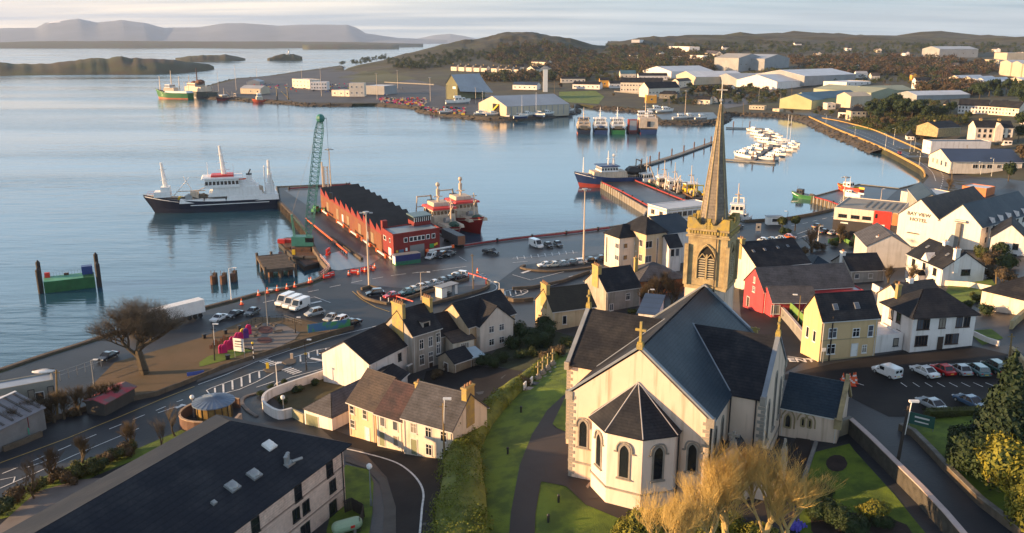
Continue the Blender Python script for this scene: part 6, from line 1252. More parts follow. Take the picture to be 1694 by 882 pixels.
rb_parts = [('box','forecastle_deck',cream_p,.18,.40,.72,4.0,5.0),('box','deckhouse',cream_p,-.15,.16,.86,3.2,6.2),('box','bridge',cream_p,-.12,.13,.88,6.2,8.6,(.3,.75)),('box','bridge_visor',red_paint,-.14,.16,.96,8.6,9.2),('box','top_house',cream_p,-.10,.06,.6,9.2,10.4),
 ('mast',cream_p,-.02,9.4,15.5,.55,((12,1.6),),True),('mast',cream_p,.30,4.5,13,.4,((12,1.0),)),('gantry',cream_p,-.40,3.2,3,10),('funnel',cream_p,-.2,6,9.5),('net',gr_net,-.3,3.6,1.6),('winch',steel,.24,0,4.6,1),('net',deckg,.38,5.2,1.5),('derrick',cream_p,.2,6,.36,11)]
vessel('red and white trawler, outer one of the pair beside the fish hall', (812,396), (722,352), 9.5, 3.6, 6.2, hred, hred, cream_p, deckg, parts=rb_parts, L_=36)
vessel('red and white trawler, inner one of the pair beside the fish hall', (772,408), (688,364), 9, 3.2, 5.2, hred, hred, cream_p, deckg, parts=rb_parts, L_=34)
vessel('blue trawler with red waterline and black stern gear at the head of the fishing pier', (970,309), (1052,306), 10, 4.2, 7.0, hblue, boot_red, white_p, deckm, parts=[('box','deckhouse',cream_p,-.18,.28,.8,4.2,6.8),('box','bridge',white_p,-.05,.18,.85,6.8,9.0,(.3,.75)),('box','bridge_roof',hblue,-.07,.20,.95,9.0,9.4),('mast',white_p,.05,9.4,15.5,.3,((12,1.2),)),('mast',white_p,.38,6,13,.3),('net',dark_p,-.30,6.5,3.4),('winch',dark_p,-.40,0,5.5,1.8),('gantry',dark_p,-.36,3.6,4,11),('mast',white_p,-.02,9.4,13,.6,(),True)], L_=34)
small = lambda c1, c2: [('box','wheelhouse',c1,.02,.26,.75,2.0,5.6,(.5,.85)),('box','wheelhouse_roof',white_p,.0,.28,.85,5.6,5.9),('mast',cream_p,.10,5.9,13,.25,((9,1.2),)),('mast',cream_p,-.28,2,9,.2),('gantry',c2,-.42,2.2,2,6.5),('net',gr_net,-.25,2.4,1.4),('winch',cream_p,-.1,0,2.2,.7),('derrick',cream_p,-.25,3,-.02,9)]
vessel('white and green fishing boat moored along the fishing pier', (1061,306), (1086,312), 7, 2.3, 4.0, hgreen, hgreen, white_p, deckm, parts=small(white_p,white_p), L_=20, bilge=.55)
vessel('dark green fishing boat with white masts behind the white and green one', (1088,308), (1112,326), 7, 2.2, 3.8, mat('hull_dark_green',(.02,.06,.03),.5), boot_red, white_p, deckm, parts=small(cream_p,white_p), L_=20)
vessel('rusty white trawler crowded with gear at the middle of the fishing pier', (1102,312), (1134,332), 7.5, 2.4, 4.0, cream_p, boot_red, white_p, deckm, parts=small(white_p,steel)+[('derrick',white_p,.1,3,-.3,9),('net',rust,-.05,3,1.6)], L_=22)
vessel('fishing boat with yellow and orange deck gear nearest the white office', (1128,318), (1162,338), 7, 2.4, 3.8, rust, boot_red, yellow_p, deckm, parts=small(yellow_p,yellow_p)+[('net',yellow_p,0,3,1.5)], L_=20)
vessel('white fishing boat with gantry moored behind the church tower', (1216,372), (1222,352), 6, 2.0, 3.2, white_p, boot_red, white_p, deckm, parts=small(white_p,white_p), L_=15)
vessel('small white boat with mast beside the quay wall behind the church tower', (1228,366), (1236,362), 3, 1.2, 2.0, white_p, hblue, white_p, deckm, parts=[('box','cabin',white_p,-.1,.25,.7,1,2.6,(.4,.8)),('mast',steel,0,2.6,8,.08)], L_=8)
vessel('small green boat with cabin at the end of the little stone pier', (1320,327), (1346,330), 4.5, 1.6, 2.6, hgreen, hgreen, white_p, deckg, parts=[('box','wheelhouse',dark_p,.1,.3,.6,1.2,3.6,(.4,.8)),('mast',rust,.3,1.5,5,.1),('net',gr_net,-.2,1.6,1)], L_=12)
vessel('small orange and red workboat behind the little stone pier', (1392,314), (1418,318), 4.2, 1.8, 2.6, red_paint, orange_p, yellow_p, deckm, parts=[('box','wheelhouse',white_p,-.1,.2,.7,1.4,3.6,(.4,.8)),('mast',white_p,0,3.6,6,.1)], L_=11, z=2.5)
vessel('white launch standing beside the orange workboat', (1400,322), (1420,325), 3.2, 1.2, 2.0, white_p, white_p, white_p, deckm, parts=[('box','cabin',white_p,0,.3,.6,1,2.0,(.3,.8))], L_=8, z=3.2)
def sternboat(label, px, B_, hullm, bt, extra, F_=3.6, L_=34):
 s = PZ(px, 222.5, 0); return vessel(label, s+Vector((2,L_,0)), s, B_, F_, F_+2.6, hullm, bt, white_p, deckm, parts=extra, world=True, group='trawlers moored side by side with their sterns to the camera')
def sp(c, shelter=True, bl=None):
 P_ = [('box','shelter_deck',c,-.46,.20,.94,4.2,6.4),('box','net_pound',gr_net,-.49,-.35,.5,3.6,5.4),('box','bridge',c,-.08,.16,.8,6.4,9.2,(.35,.8)),('box','bridge_roof',bl or c,-.10,.18,.9,9.2,9.6),('mast',c,.02,9.6,17,.35,((12,1.6),(14.5,1.1))),('gantry',c,-.46,4.2,3.4,8.6),('gantry',c,-.30,3.8,6,11),('rail',-.45,-.1,.9,6.4,c),('winch',steel,-.28,2,6.4,.8),('winch',steel,-.28,-2,6.4,.8),('mast',c,-.1,9,13.5,.25)]
 return P_
sternboat('black trawler with cream works and orange waterline, leftmost of the raft', 966, 10, navy, mat('boot_orange',(.45,.12,.05),.6), sp(cream_p,bl=navy))
sternboat('royal blue trawler with white rails, second in the raft', 994, 10.5, hblue, white_p, sp(white_p)+[('net',hblue,-.47,5,1.4)])
sternboat('green trawler with white shelter deck, third in the raft', 1023, 10.8, hgreen, hgreen, sp(white_p))
vessel('dark red barge with tall grey shutter between the green and the cream trawler', PZ(1046,221,0)+Vector((1,26,0)), PZ(1047,221.5,0), 6.6, 2.4, 3.0, mat('hull_maroon',(.10,.015,.02),.6), boot_red, dark_p, deckm, parts=[('box','red_frame',boot_red,-.485,-.2,.98,1.5,9.3),('box','grey_shutter',mat('shutter_grey',(.30,.32,.35),.6,.2,1),-.50,-.487,.74,2.4,9.0)], world=True, cat='barge')
sternboat('tall blue trawler with cream stern block and twin net ports, rightmost of the raft', 1073, 13, hblue, boot_red, [('box','stern_block',cream_p,-.47,-.1,.98,4.0,10.5),('box','bridge',white_p,.0,.2,.8,10.5,13.5,(.35,.8)),('mast',cream_p,.05,13.5,21,.4,((17,1.8),)),('gantry',cream_p,-.42,5.2,10,13),('funnel',white_p,-.12,10.5,13.5),('rail',-.46,-.1,.95,10.5,cream_p),('mast',white_p,-.3,10,16,.3),('box','net_port',navy,-.476,-.46,.18,5,8.6)], F_=4.0, L_=44)
vessel('long green and white trawler with sunlit bow at the far left quay', (259,163), (316,164), 13, 6.5, 11, hgreen, mat('boot_orange',(.45,.12,.05)), white_p, deckm, bilge=.2, parts=[('box','upper_hull',white_p,-.49,.15,.98,6.4,8.5),('box','deckhouse',cream_p,-.1,.2,.7,8.5,12),('box','bridge',white_p,0,.15,.8,12,15.5,(.3,.7)),('mast',cream_p,.02,15,30,.6,((20,2),)),('mast',cream_p,.36,9,24,.6),('mast',cream_p,-.2,7,24,.6),('gantry',cream_p,-.4,4,7,18)], group='ships at the far quay')
vessel('grey and cream supply ship moored behind the green trawler at the far left quay', (306,160), (352,163), 15, 7, 10, mat('hull_slate',(.05,.06,.05),.6), navy, cream_p, deckm, parts=[('box','deckhouse',cream_p,-.3,.3,.9,7,12),('box','bridge',cream_p,-.1,.2,.9,12,16,(.3,.7)),('mast',rust,0,16,32,.8,((22,3),)),('mast',cream_p,.3,9,24,.5),('net',rust,-.1,17,4.5),('net',rust,.1,16,3.5),('gantry',cream_p,-.42,5,5,13)], group='ships at the far quay')
vessel('small maroon fishing boat between two larger ships at the far quay', (357,167), (392,165), 8, 3, 5, mat('hull_maroon',(.10,.015,.02)), boot_red, cream_p, deckm, parts=small(cream_p,cream_p), group='ships at the far quay')
vessel('orange tug with white wheelhouse at the far quay', (417,170), (452,169), 9, 2.6, 4, mat('hull_orange',(.45,.07,.02),.6), boot_red, orange_p, deckm, parts=[('box','deckhouse',cream_p,0,.3,.8,2.6,6),('box','bridge',white_p,.05,.25,.7,6,9,(.3,.7)),('mast',white_p,.1,9,14,.3)], group='ships at the far quay')
vessel('flat orange work barge with dark spud legs at the far quay', (452,170), (487,168), 12, 2, 2.4, mat('hull_orange',(.45,.07,.02)), boot_red, red_paint, deckm, parts=[('mast',dark_p,.3,-1,16,.9),('mast',dark_p,-.2,-1,14,.9),('derrick',yellow_p,-.3,2,.1,11)], cat='barge', group='ships at the far quay')
def make_motor():
 t = thing('motor_boat', 'x', 'motor boat'); lk('hull', hull_mesh(10,3.3,1.3,2.0,[white_p, mat('boot_grey',(.2,.2,.2),.5), white_p, deckm],.3), t)
 boxpart(t,'cabin',white_p,-1.5,3.0,1.2,1.0,2.3,.88,(.4,.85)); boxpart(t,'flybridge',white_p,-1.8,1.2,1.1,2.3,3.0,.9); MB().tube((-1.2,0,3),(-1.5,0,4.6),.06).obj('mast', steel, t); return snapshot(t)
def make_sail():
 t = thing('sailing_yacht', 'x', 'yacht'); lk('hull', hull_mesh(11,3.2,1.1,1.7,[white_p, hblue, white_p, deckm],.3), t); boxpart(t,'cabin',white_p,-1.5,2.6,1.0,.8,1.6,.9,(.3,.8))
 MB().tube((.6,0,1),(.6,0,15),.11,.07).bar((.6,-.9,8),(.6,.9,8),.06,.06).tube((.6,0,2.4),(-3.6,0,2.4),.09).obj('mast', white_p, t); MB().tube((.4,0,2.55),(-3.4,0,2.55),.2,n=6).obj('furled_sail', white_p, t)
 MB().tube((.6,0,15),(5.3,0,1.7),.02,n=3).tube((.6,0,15),(-5.3,0,1.2),.02,n=3).obj('rigging', steel, t); return snapshot(t)
mo, sa = make_motor(), make_sail()
ML = [(1230,261,-12,-2,1.5,'largest white motor yacht nearest the camera on the marina pontoon'),(1241,254,-12,-2,1.3,'white motor yacht behind the largest one'),(1254,247.5,-12,-2,1.2,'third white motor cruiser on the left side of the marina'),(1267,237,-12,-1,1.2,'white motor cruiser with dark side halfway along the marina'),(1259,230,-12,-1,1,'small white boat on the left side of the marina middle'),(1251,224,-12,-1,1,'white boat with grey hull left of the walkway'),(1246,218,-12,-1,1.1,'farthest white boat on the left side of the marina'),
 (1287,258,12,2,1.2,'sunlit white cruiser on the right side near the front'),(1299,250.5,12,2,1.2,'second sunlit cruiser on the right side of the marina'),(1309,245,12,2,1.1,'third sunlit cruiser on the right side of the marina'),(1314,241,12,2,1.0,'white cruiser at the right end below the masts'),(1291,234,12,2,1,'small white boat right of the marina walkway'),(1287,228,12,2,1,'small white boat beyond the masts on the right'),(1276,223,12,1,.9,'dark topped boat at the far right of the marina'),(1270,219,12,1,.9,'small boat at the far end of the marina walkway'),(1273,265,12,1,1.1,'dark hulled boat beside the front pontoon'),(1281,241,12,1,.9,'small boat in the middle of the marina')]
for x, y, dx, dy, s_, lab in ML:
 c = PZ(x, y, 0); e = PZ(x+dx, y+dy, 0); place(mo, c, math.atan2(e.y-c.y, e.x-c.x), lab, 'boats berthed in the marina', scale=s_)
for x, y, lab in ((1299,238,'left one of the two tall masted yachts in the marina'),(1304,240,'right one of the two tall masted yachts in the marina')):
 c = PZ(x, y, 0); place(sa, c, R(-15), lab, 'yachts with tall masts in the marina', scale=1.2)
for k, (x, y, q, s_, lab) in enumerate([(800,190,2.9,1.2,'yacht with bare mast on the boatyard shore at the left of the grey shed'),(888,192,2.6,1.2,'yacht with tall mast ashore before the grey boatyard shed'),(862,195,0.2,1.1,'yacht ashore with its mast in front of the shed door')]):
 c = PZ(x, y, 2.6); place(sa, c+Vector((0,0,.8)), q, lab, 'yachts ashore in the boatyard', scale=s_)
for k, (x, y, q, s_, lab) in enumerate([(758,172,.2,2.4,'big sunlit white motor yacht ashore at the left of the boatyard'),(795,190,.1,1.1,'white boat ashore left of the shed gable'),(815,191,.2,1.1,'white boat with round bow ashore in front of the shed gable'),(843,192,1.3,1.0,'white boat seen bow on before the shed'),(872,192,.1,1.2,'white boat ashore beside the tall masted yacht'),(905,190,.1,1.2,'white boat beside the long wall of the shed'),(920,187,.1,1.2,'pale covered boat by the long wall of the shed'),(938,185,.1,1.2,'white boat near the tip of the boatyard'),(738,187,.2,1.1,'cream workboat on the boatyard slip'),
 (1125,197,.1,1.2,'white boat on the marina hard standing'),(1140,196,.3,1.2,'sailing dinghy cruiser on the marina hard standing'),(1160,197,.2,1.1,'white boat at the right end of the marina hard standing'),(1100,186,.1,1.5,'dark topped boat behind the marina hard standing'),(1085,184,.1,1.5,'grey boat behind the tall blue trawler')]):
 c = PZ(x, y, 2.6); place(mo, c+Vector((0,0,.5)), q, lab, 'boats ashore round the harbour', scale=s_)
c = G(1552,222); kill(mo); kill(sa)
# ================================================================ PIERS AND PORT GEAR
def pontoon(label, pts, wd, piles=(), name='pontoon', ph=4.0):
 P = [PZ(x, y, .6) for x, y in pts]; t = thing(name, label, 'pontoon', tuple(P[0])); mb = MB()
 for a, b in zip(P[:-1], P[1:]): mb.bar(a-P[0], b-P[0], wd, .7)
 mb.obj('deck', concrete, t)
 for x, y in piles: q = PZ(x, y, 0)-P[0]; pm = MB().tube((q.x,q.y,-2.5),(q.x,q.y,ph),.35,n=8).tube((q.x,q.y,ph),(q.x,q.y,ph+.5),.4,.05,8).obj('pile', rust, t)
 return t
pontoon('long floating breakwater with dark steel piles crossing the inner harbour', [(1047,279),(1120,257),(1190,232)], 3, [(1061,279),(1075,274),(1090,267),(1111,261),(1131,255),(1148,249),(1165,243),(1176,239)])
pontoon('front pontoon of the marina lying across the water', [(1200,264),(1244,267),(1283,270)], 2.5, [(1245,267),(1280,270)])
pontoon('marina walkway running away from the front pontoon', [(1244,266),(1262,252),(1276,243),(1272,228),(1261,213)], 2.2, [(1262,252),(1274,236)])
pontoon('outer marina pontoon with two lamp topped piles', [(1201,211.5),(1262,213)], 2.5, [(1213,212),(1240,212)])
a, b = PZ(74.4,485.5,0), PZ(158.7,475.6,0); far_ = PZ(72,458,3.0); d = b-a; Wp = d.length; ang = math.atan2(d.y, d.x); n = Vector((-d.y,d.x,0))/Wp; Dp = (far_-a).dot(n)
gp = thing('green_pontoon', 'green floating pontoon held between dark piles in the left foreground water', 'pontoon', tuple(a), ang)
MB().box(0,0,-.6,Wp,Dp,2.9).obj('pontoon_body', mat('pontoon_green',(.015,.11,.03),.6,.4,.6), gp); MB().box(0,0,2.9,Wp*.78,Dp,2.96).obj('deck', mat('deck_mint',(.10,.36,.22),.7,.3,.5,streak=.2), gp)
MB().box(Wp*.76,Dp-2.2,2.9,Wp*.98,Dp-.1,5.0).obj('blue_container', blue_p, gp); MB().box(.3,Dp-1.4,2.9,1.5,Dp-.3,4.2).obj('red_locker', red_paint, gp); MB().box(Wp*.4,Dp-.8,2.9,Wp*.5,Dp-.2,3.5).obj('winch', rust, gp)
rl = MB();
for k in range(13): rl.tube((Wp*.06*k+.2,Dp-.1,2.9),(Wp*.06*k+.2,Dp-.1,3.9),.03,n=4)
rl.tube((.2,Dp-.1,3.9),(Wp*.75,Dp-.1,3.9),.03,n=4); rl.obj('railing', steel, gp)
for i, (x, y, tp, w_) in enumerate([(-.9,Dp+.6,434,.55),(-.9,.4,447,.6),(Wp+.9,Dp+.6,421,.55),(Wp+.9,.4,437,.65)]):
 p = a + Matrix.Rotation(ang,3,'Z') @ Vector((x,y,0)); tp = ZH(p, tp); q = MB().tube((0,0,-2.5),(0,0,tp),w_,n=8).tube((0,0,tp),(0,0,tp+.6),w_*.9,.06,8).obj('mooring_pile', mat('pile_dark',(.030,.024,.022),.85,.5,1.5), None); q.location = (p.x,p.y,0)
 tag(q, 'dark steel pile at the %s corner of the green pontoon' % ('far left','near left','far right','near right')[i], 'pile', 'piles of the green pontoon')
for i, (x, y) in enumerate([(353,470),(369,470),(386,466)]):
 c = PZ(x, y, 0); t = thing('mooring_dolphin', ('left','middle','right')[i]+' one of the three small dolphins off the sea wall', 'mooring post', tuple(c), 0, 'small dolphins off the sea wall')
 MB().tube((0,0,-2),(0,0,2.2),.75,n=8).obj('pile_cluster', rust, t); MB().box(-.5,1.2,-2,.5,2.2,2.6).obj('fender', timber, t)
 for s in (-1,1): MB().tube((s*.45,.3,2.2),(s*.45,.3,3.6),.08).obj('post', rust, t)
cs4 = [PZ(425,423,2.6), PZ(472,421,2.6), PZ(488.5,441,2.6), PZ(438.5,446,2.6)]; o0 = cs4[3]; tp = thing('timber_platform', 'square timber decked platform on piles beside the crane barge', 'platform', (o0.x,o0.y,0))
e1, e2 = cs4[2]-cs4[3], cs4[0]-cs4[3]; NP = 14
for k in range(NP):
 p0, p1 = e2*(k/NP), e2*((k+.86)/NP); q = MB().add([Vector(v)+Vector((0,0,h)) for h in (2.4,2.6+.02*(k%3)) for v in ((p0.x,p0.y,0),(p0.x+e1.x,p0.y+e1.y,0),(p1.x+e1.x,p1.y+e1.y,0),(p1.x,p1.y,0))],[(3,2,1,0),(4,5,6,7),(0,1,5,4),(1,2,6,5),(2,3,7,6),(3,0,4,7)]).obj('plank', timber, tp)
for f1, f2 in ((0,0),(1,0),(0,1),(1,1),(.5,0),(0,.5),(1,.5),(.5,1)): v = e1*f1+e2*f2; MB().tube((v.x,v.y,-2.5),(v.x,v.y,3.4 if f1+f2!=.5 else 2.3),.4,n=8).obj('pile', timber, tp)
MB().bar((0,0,2.1),(e1.x,e1.y,2.1),.4,.7).bar((0,0,2.1),(e2.x,e2.y,2.1),.4,.7).bar((e1.x,e1.y,2.1),(e1.x+e2.x,e1.y+e2.y,2.1),.4,.7).obj('edge_beam', timber, tp)
for i, (x, y) in enumerate([(448,458),(465,456),(481,454)]):
 c = PZ(x, y, 0); q = MB().tube((0,0,-2),(0,0,1.6),.7,n=10).tube((0,0,1.6),(0,0,1.75),.75,n=10).obj('mooring_post', rust); q.location = c; tag(q, ('left','middle','right')[i]+' round steel pile in front of the timber platform', 'pile', 'round piles in front of the timber platform')
bp_ = [PZ(x,y,1.4) for x, y in ((460,400),(503,441),(527,434),(529,413),(516,394),(470,393))]; o0 = Vector((bp_[0].x,bp_[0].y,0)); cbg = thing('crane_barge', 'dark rusty barge carrying the green crane beside the pier', 'barge', tuple(o0)); MB().prism([(p-o0).xy for p in bp_], -.8, 1.3).obj('barge_hull', mat('barge_black',(.03,.027,.026),.8,.4,1), cbg, fix=True)
MB().prism([((p-o0)*.96+Vector((.6,.4,0))).xy for p in bp_], 1.3, 1.4).obj('barge_deck', rust, cbg, fix=True)
for x, y, m_, w_, h_ in ((466,402,red_paint,2.2,1.2),(478,401,red_paint,2.6,1.0),(486,421,yellow_p,.9,1.4),(476,412,rust,1.6,.8),(494,428,timber,3,.7),(517,428,timber,4,.6)):
 c = PZ(x,y,1.4)-o0; MB().box(c.x-w_/2,c.y-w_/3,1.4,c.x+w_/2,c.y+w_/3,1.4+h_).obj('deck_gear', m_, cbg)
cb0 = PZ(503,413,1.4); cr = thing('crawler_crane', 'tall green lattice boom crane standing on the dark barge', 'crane', tuple(cb0), 0)
MB().box(-2.6,-2.8,0,2.6,-1.6,1.1).box(-2.6,1.6,0,2.6,2.8,1.1).obj('tracks', rust, cr); MB().box(-2.2,-1.7,.3,2.2,1.7,1.3).obj('undercarriage', dark_p, cr); MB().box(-3.2,-1.7,1.4,2.6,1.7,4.2).obj('house', crane_g, cr); MB().box(1.0,-2.4,1.6,3.4,-1.2,4.4).obj('cab', crane_g, cr); MB().box(1.1,-2.43,2.8,3.42,-1.25,4.1).obj('cab_window', glass, cr)
tipw = PY(530,196,cb0.y+3); foot = Vector((1.2,0,2.0)); tip = tipw-cb0; bd = (tip-foot); Lb = bd.length; bd.normalize(); sx = bd.cross(Vector((0,1,0))).normalized(); sy = bd.cross(sx).normalized()
bm_ = MB(); NB = 26; hw = lambda f: .22+.88*min(1,f*6)*min(1,(1-f)*7+.35)
def bc(f, i): s1, s2 = ((-1,-1),(1,-1),(1,1),(-1,1))[i]; p = foot+bd*(Lb*f); return p+sx*(s1*hw(f))+sy*(s2*hw(f))
for k in range(NB):
 f0, f1 = k/NB, (k+1)/NB
 for i in range(4):
  bm_.tube(bc(f0,i), bc(f1,i), .10, n=4, cap=False); bm_.tube(bc(f0,i), bc(f1,(i+1)%4), .07, n=3, cap=False); bm_.tube(bc(f1,i), bc(f1,(i+1)%4), .07, n=3, cap=False)
bm_.obj('lattice_boom', crane_g, cr); MB().sphere(tip, 1.3, 8, 6).obj('boom_head', crane_g, cr); MB().tube((-2.6,.8,4.2),(-3.0,.6,10.5),.16).tube((-2.6,-.8,4.2),(-3.0,-.6,10.5),.16).tube((2,.6,4.2),(-3.0,.6,10.5),.1).tube((2,-.6,4.2),(-3.0,-.6,10.5),.1).bar((-3,-.7,10.5),(-3,.7,10.5),.4,.4).obj('a_frame', crane_g, cr)
hk = tip+Vector((1.6,.8,0)); MB().tube((-3,0,10.5), tip, .035, n=3).tube(tip, hk, .1).tube(hk, hk+Vector((0,0,-22)), .05, n=4).obj('hoist_rope', dark_p, cr); MB().box(hk.x-.4,hk.y-.4,hk.z-24,hk.x+.4,hk.y+.4,hk.z-22).obj('hook_block', dark_p, cr)
pb = G(542,345); plh = 15.5; pl = thing('piling_frame', 'cream lattice piling frame at the corner of the fish hall', 'piling frame', tuple(pb)); q = MB()
for k in range(14):
 z0, z1 = k*plh/14, (k+1)*plh/14
 for i, (x, y) in enumerate(((-.7,-.7),(.7,-.7),(.7,.7),(-.7,.7))): x2, y2 = ((-.7,-.7),(.7,-.7),(.7,.7),(-.7,.7))[(i+1)%4]; q.tube((x,y,z0),(x,y,z1),.13,n=4); q.tube((x,y,z0),(x2,y2,z1),.06,n=3)
q.obj('lattice_mast', cream_p, pl); MB().tube((-1.2,0,0),(-1.2,0,plh+1.5),.3,n=6).obj('pile_tube', cream_p, pl); MB().box(-1.6,-1,0,1.6,1,1.0).obj('base', rust, pl)
fk = G(524,352); tf = thing('telehandler', 'bright green handling vehicle on the pier beside the crane boom', 'forklift', tuple(fk), .8); MB().box(-1.6,-1,.5,1.2,1,1.5).obj('body', green_p, tf); MB().box(-.9,-.8,1.5,.5,.8,2.6).obj('cab', green_p, tf); MB().box(-.8,-.83,1.7,.4,.83,2.4).obj('cab_window', glass, tf)
for x in (-1.1,.9):
 for s in (-1,1): MB().tube((x,s*.8,.5),(x,s*1.15,.5),.5,n=10).obj('wheel', rubber, tf)
MB().bar((-1.2,0,1.8),(3.2,0,1.2),.3,.35).box(3.2,-.6,.3,3.35,.6,1.4).obj('lifting_arm', green_p, tf)
for nm, pts, lab in (('safety_kerb', [(478,312),(530,308.5),(577,305)], 'red kerb beam along the far end of the west pier'),('safety_kerb', [(578,305),(620,329),(676,361),(720,385)], 'red kerb beam along the right edge of the west pier'),('safety_kerb', [(766,406.5),(800,401),(848,395),(930,386.5),(1008,377)], 'long red kerb beam along the open quay'),('safety_kerb', [(996,301.5),(1030,317),(1072,340)], 'red kerb beam along the left edge of the fishing pier'),('safety_kerb', [(1050,298),(1110,322.5),(1168,345)], 'red kerb beam along the right edge of the fishing pier'),('safety_kerb', [(1348,326),(1370,332),(1392,340)], 'red kerb beam on the little stone pier')):
 P = [PZ(x,y,QZ+.5) for x, y in pts]; t = thing(nm, lab, 'kerb', tuple(P[0]), 0, 'red kerb beams on the quays'); mb = MB()
 for a_, b_ in zip(P[:-1], P[1:]): mb.bar(a_-P[0], b_-P[0], .45, .45)
 mb.obj('beam', mat('kerb_red',(.30,.03,.035),.7,.4,1), t); bm2 = MB()
 for p, dd in along(P, 12): v = p-P[0]; bm2.tube((v.x,v.y,-.5),(v.x,v.y,.75),.35,n=8)
 if bm2.v: stuff(bm2.obj('bollards', dark_p, t))
for i0, n_, tint in ((24,13,0),(27,8,0)):
 a_, b_ = (coast[28], coast[29]) if n_ == 13 else (coast[36], coast[37])
mbp = MB(); fpier = [PZ(x,y,QZ) for x, y in ((995.5,301),(1072,345))];
t = thing('pier_fenders', 'row of sunlit timber fender piles along the fishing pier', 'fenders', tuple(fpier[0]-Vector((0,0,QZ))))
for p, dd in along(fpier, 3.2): v = p-fpier[0]; nn = Vector((-dd.y,dd.x,0));
for p, dd in along(fpier, 3.2): v = p-fpier[0]+Vector((dd.y,-dd.x,0))*.7; MB().tube((v.x,v.y,-2),(v.x,v.y,QZ+.3),.28,n=6).obj('fender_pile', mat('fender_timber',(.16,.11,.04),.9,.5,2), t)
fe = [PZ(x,y,QZ) for x, y in ((1346,326),(1392,340.5))]; t = thing('pier_fenders', 'yellowed timber fender piles along the little stone pier', 'fenders', tuple(fe[0]-Vector((0,0,QZ))))
for p, dd in along(fe, 2.6): v = p-fe[0]+Vector((dd.y,-dd.x,0))*.7; MB().tube((v.x,v.y,-2),(v.x,v.y,QZ+.2),.25,n=6).obj('fender_pile', MT['fender_timber'], t)
wf = [PZ(x,y,QZ) for x, y in ((461,333),(490,363),(507,384),(520,404),(533,426))]; t = thing('pier_fenders', 'dark timber fenders along the left side of the west pier', 'fenders', tuple(wf[0]-Vector((0,0,QZ))))
for p, dd in along(wf, 3.0): v = p-wf[0]+Vector((-dd.y,dd.x,0))*(-.7); MB().tube((v.x,v.y,-2),(v.x,v.y,QZ+.4),.3,n=6).obj('fender_pile', timber, t)
io = [G(x,y) for x, y in ((506,366),(530,386),(552,404),(575,424))]; t = thing('fender_rail', 'orange topped timber rail running along the middle of the west pier', 'rail', tuple(io[0])); mb = MB()
for a_, b_ in zip(io[:-1], io[1:]): mb.bar(a_-io[0]+Vector((0,0,1.0)), b_-io[0]+Vector((0,0,1.0)), .35,.35)
mb.obj('rail', orange_p, t)
for p, dd in along(io, 2.4): v = p-io[0]; MB().box(v.x-.15,v.y-.15,-.1,v.x+.15,v.y+.15,.9).obj('post', timber, t)
io2 = [G(x,y) for x, y in ((548,395),(575,412),(599,431))]; t = thing('timber_stack', 'dark timber beam lying on the pier beside the orange topped rail', 'timber', tuple(io2[0])); mb = MB()
for a_, b_ in zip(io2[:-1], io2[1:]): mb.bar(a_-io2[0]+Vector((0,0,.4)), b_-io2[0]+Vector((0,0,.4)), .8,.8)
mb.obj('beam', timber, t)
NM = ('first','second','third','fourth','fifth','sixth','seventh','eighth','ninth','tenth','eleventh','twelfth')
def lamp_tall(label, px, py, ytop, n=4, group='tall light masts on the quay'):
 b = G(px, py); H = ZH(b, ytop); t = thing('light_mast', label, 'light mast', tuple(b), 0, group)
 MB().tube((0,0,0),(0,0,H),.28,.12,8).obj('pole', cream_p, t); MB().tube((0,0,0),(0,0,.5),.5,n=8).obj('base', concrete, t); MB().tube((0,0,H-.3),(0,0,H),.8,n=8).obj('head_ring', steel, t)
 for k in range(n): a = k*2*math.pi/n; MB().box(1.2*math.cos(a)-.4,1.2*math.sin(a)-.3,H-.5,1.2*math.cos(a)+.4,1.2*math.sin(a)+.3,H-.2).obj('floodlight', steel, t)
for a in [('tall floodlight mast at the left end of the kerbed island',611,475,350),('tall floodlight mast beside the oval parking island',965,437,312),('slim floodlight mast on the west pier behind the fish hall',549,332,246),('floodlight mast on the far quay left of the pale office',573-41,160,113),('floodlight mast on the far quay beside the office blocks',624,165,121),('floodlight mast behind the far office blocks',658,147,116),('floodlight mast beside the far green shed',712,168,128),('floodlight mast near the boatyard shed gable',787,172,145),('tall mast on the marina hard standing',1133,193,150),('floodlight mast beside the little stone pier',1395,336,292)]: lamp_tall(*a)
for k, (x, y, tp) in enumerate(((362,152,120),(391,150,108),(425,128,110),(500,143,110))): lamp_tall(('first','second','third','fourth')[k]+' slim mast from the left on the far quay', x, y, tp, 3)
def lamp(label, px, py, ytop, m=grey_p, arm=1.4, rz=0.0, globe=False, group='street lamps', tilt=None):
 b = G(px, py); H = max(3, ZH(b, ytop)); t = thing('street_lamp', label, 'street lamp', tuple(b), rz, group)
 MB().tube((0,0,-.1),(0,0,H),.11,.06,6).tube((0,0,0),(0,0,1.0),.15,n=6).obj('pole', m, t)
 if globe: MB().sphere((0,0,H+.2),.38,8,6).obj('lamp_head', white_p, t)
 else: MB().tube((0,0,H-.05),(arm,0,H+.15),.05).obj('arm', m, t); MB().box(arm-.15,-.16,H+.05,arm+.65,.16,H+.22).obj('lamp_head', white_p, t)
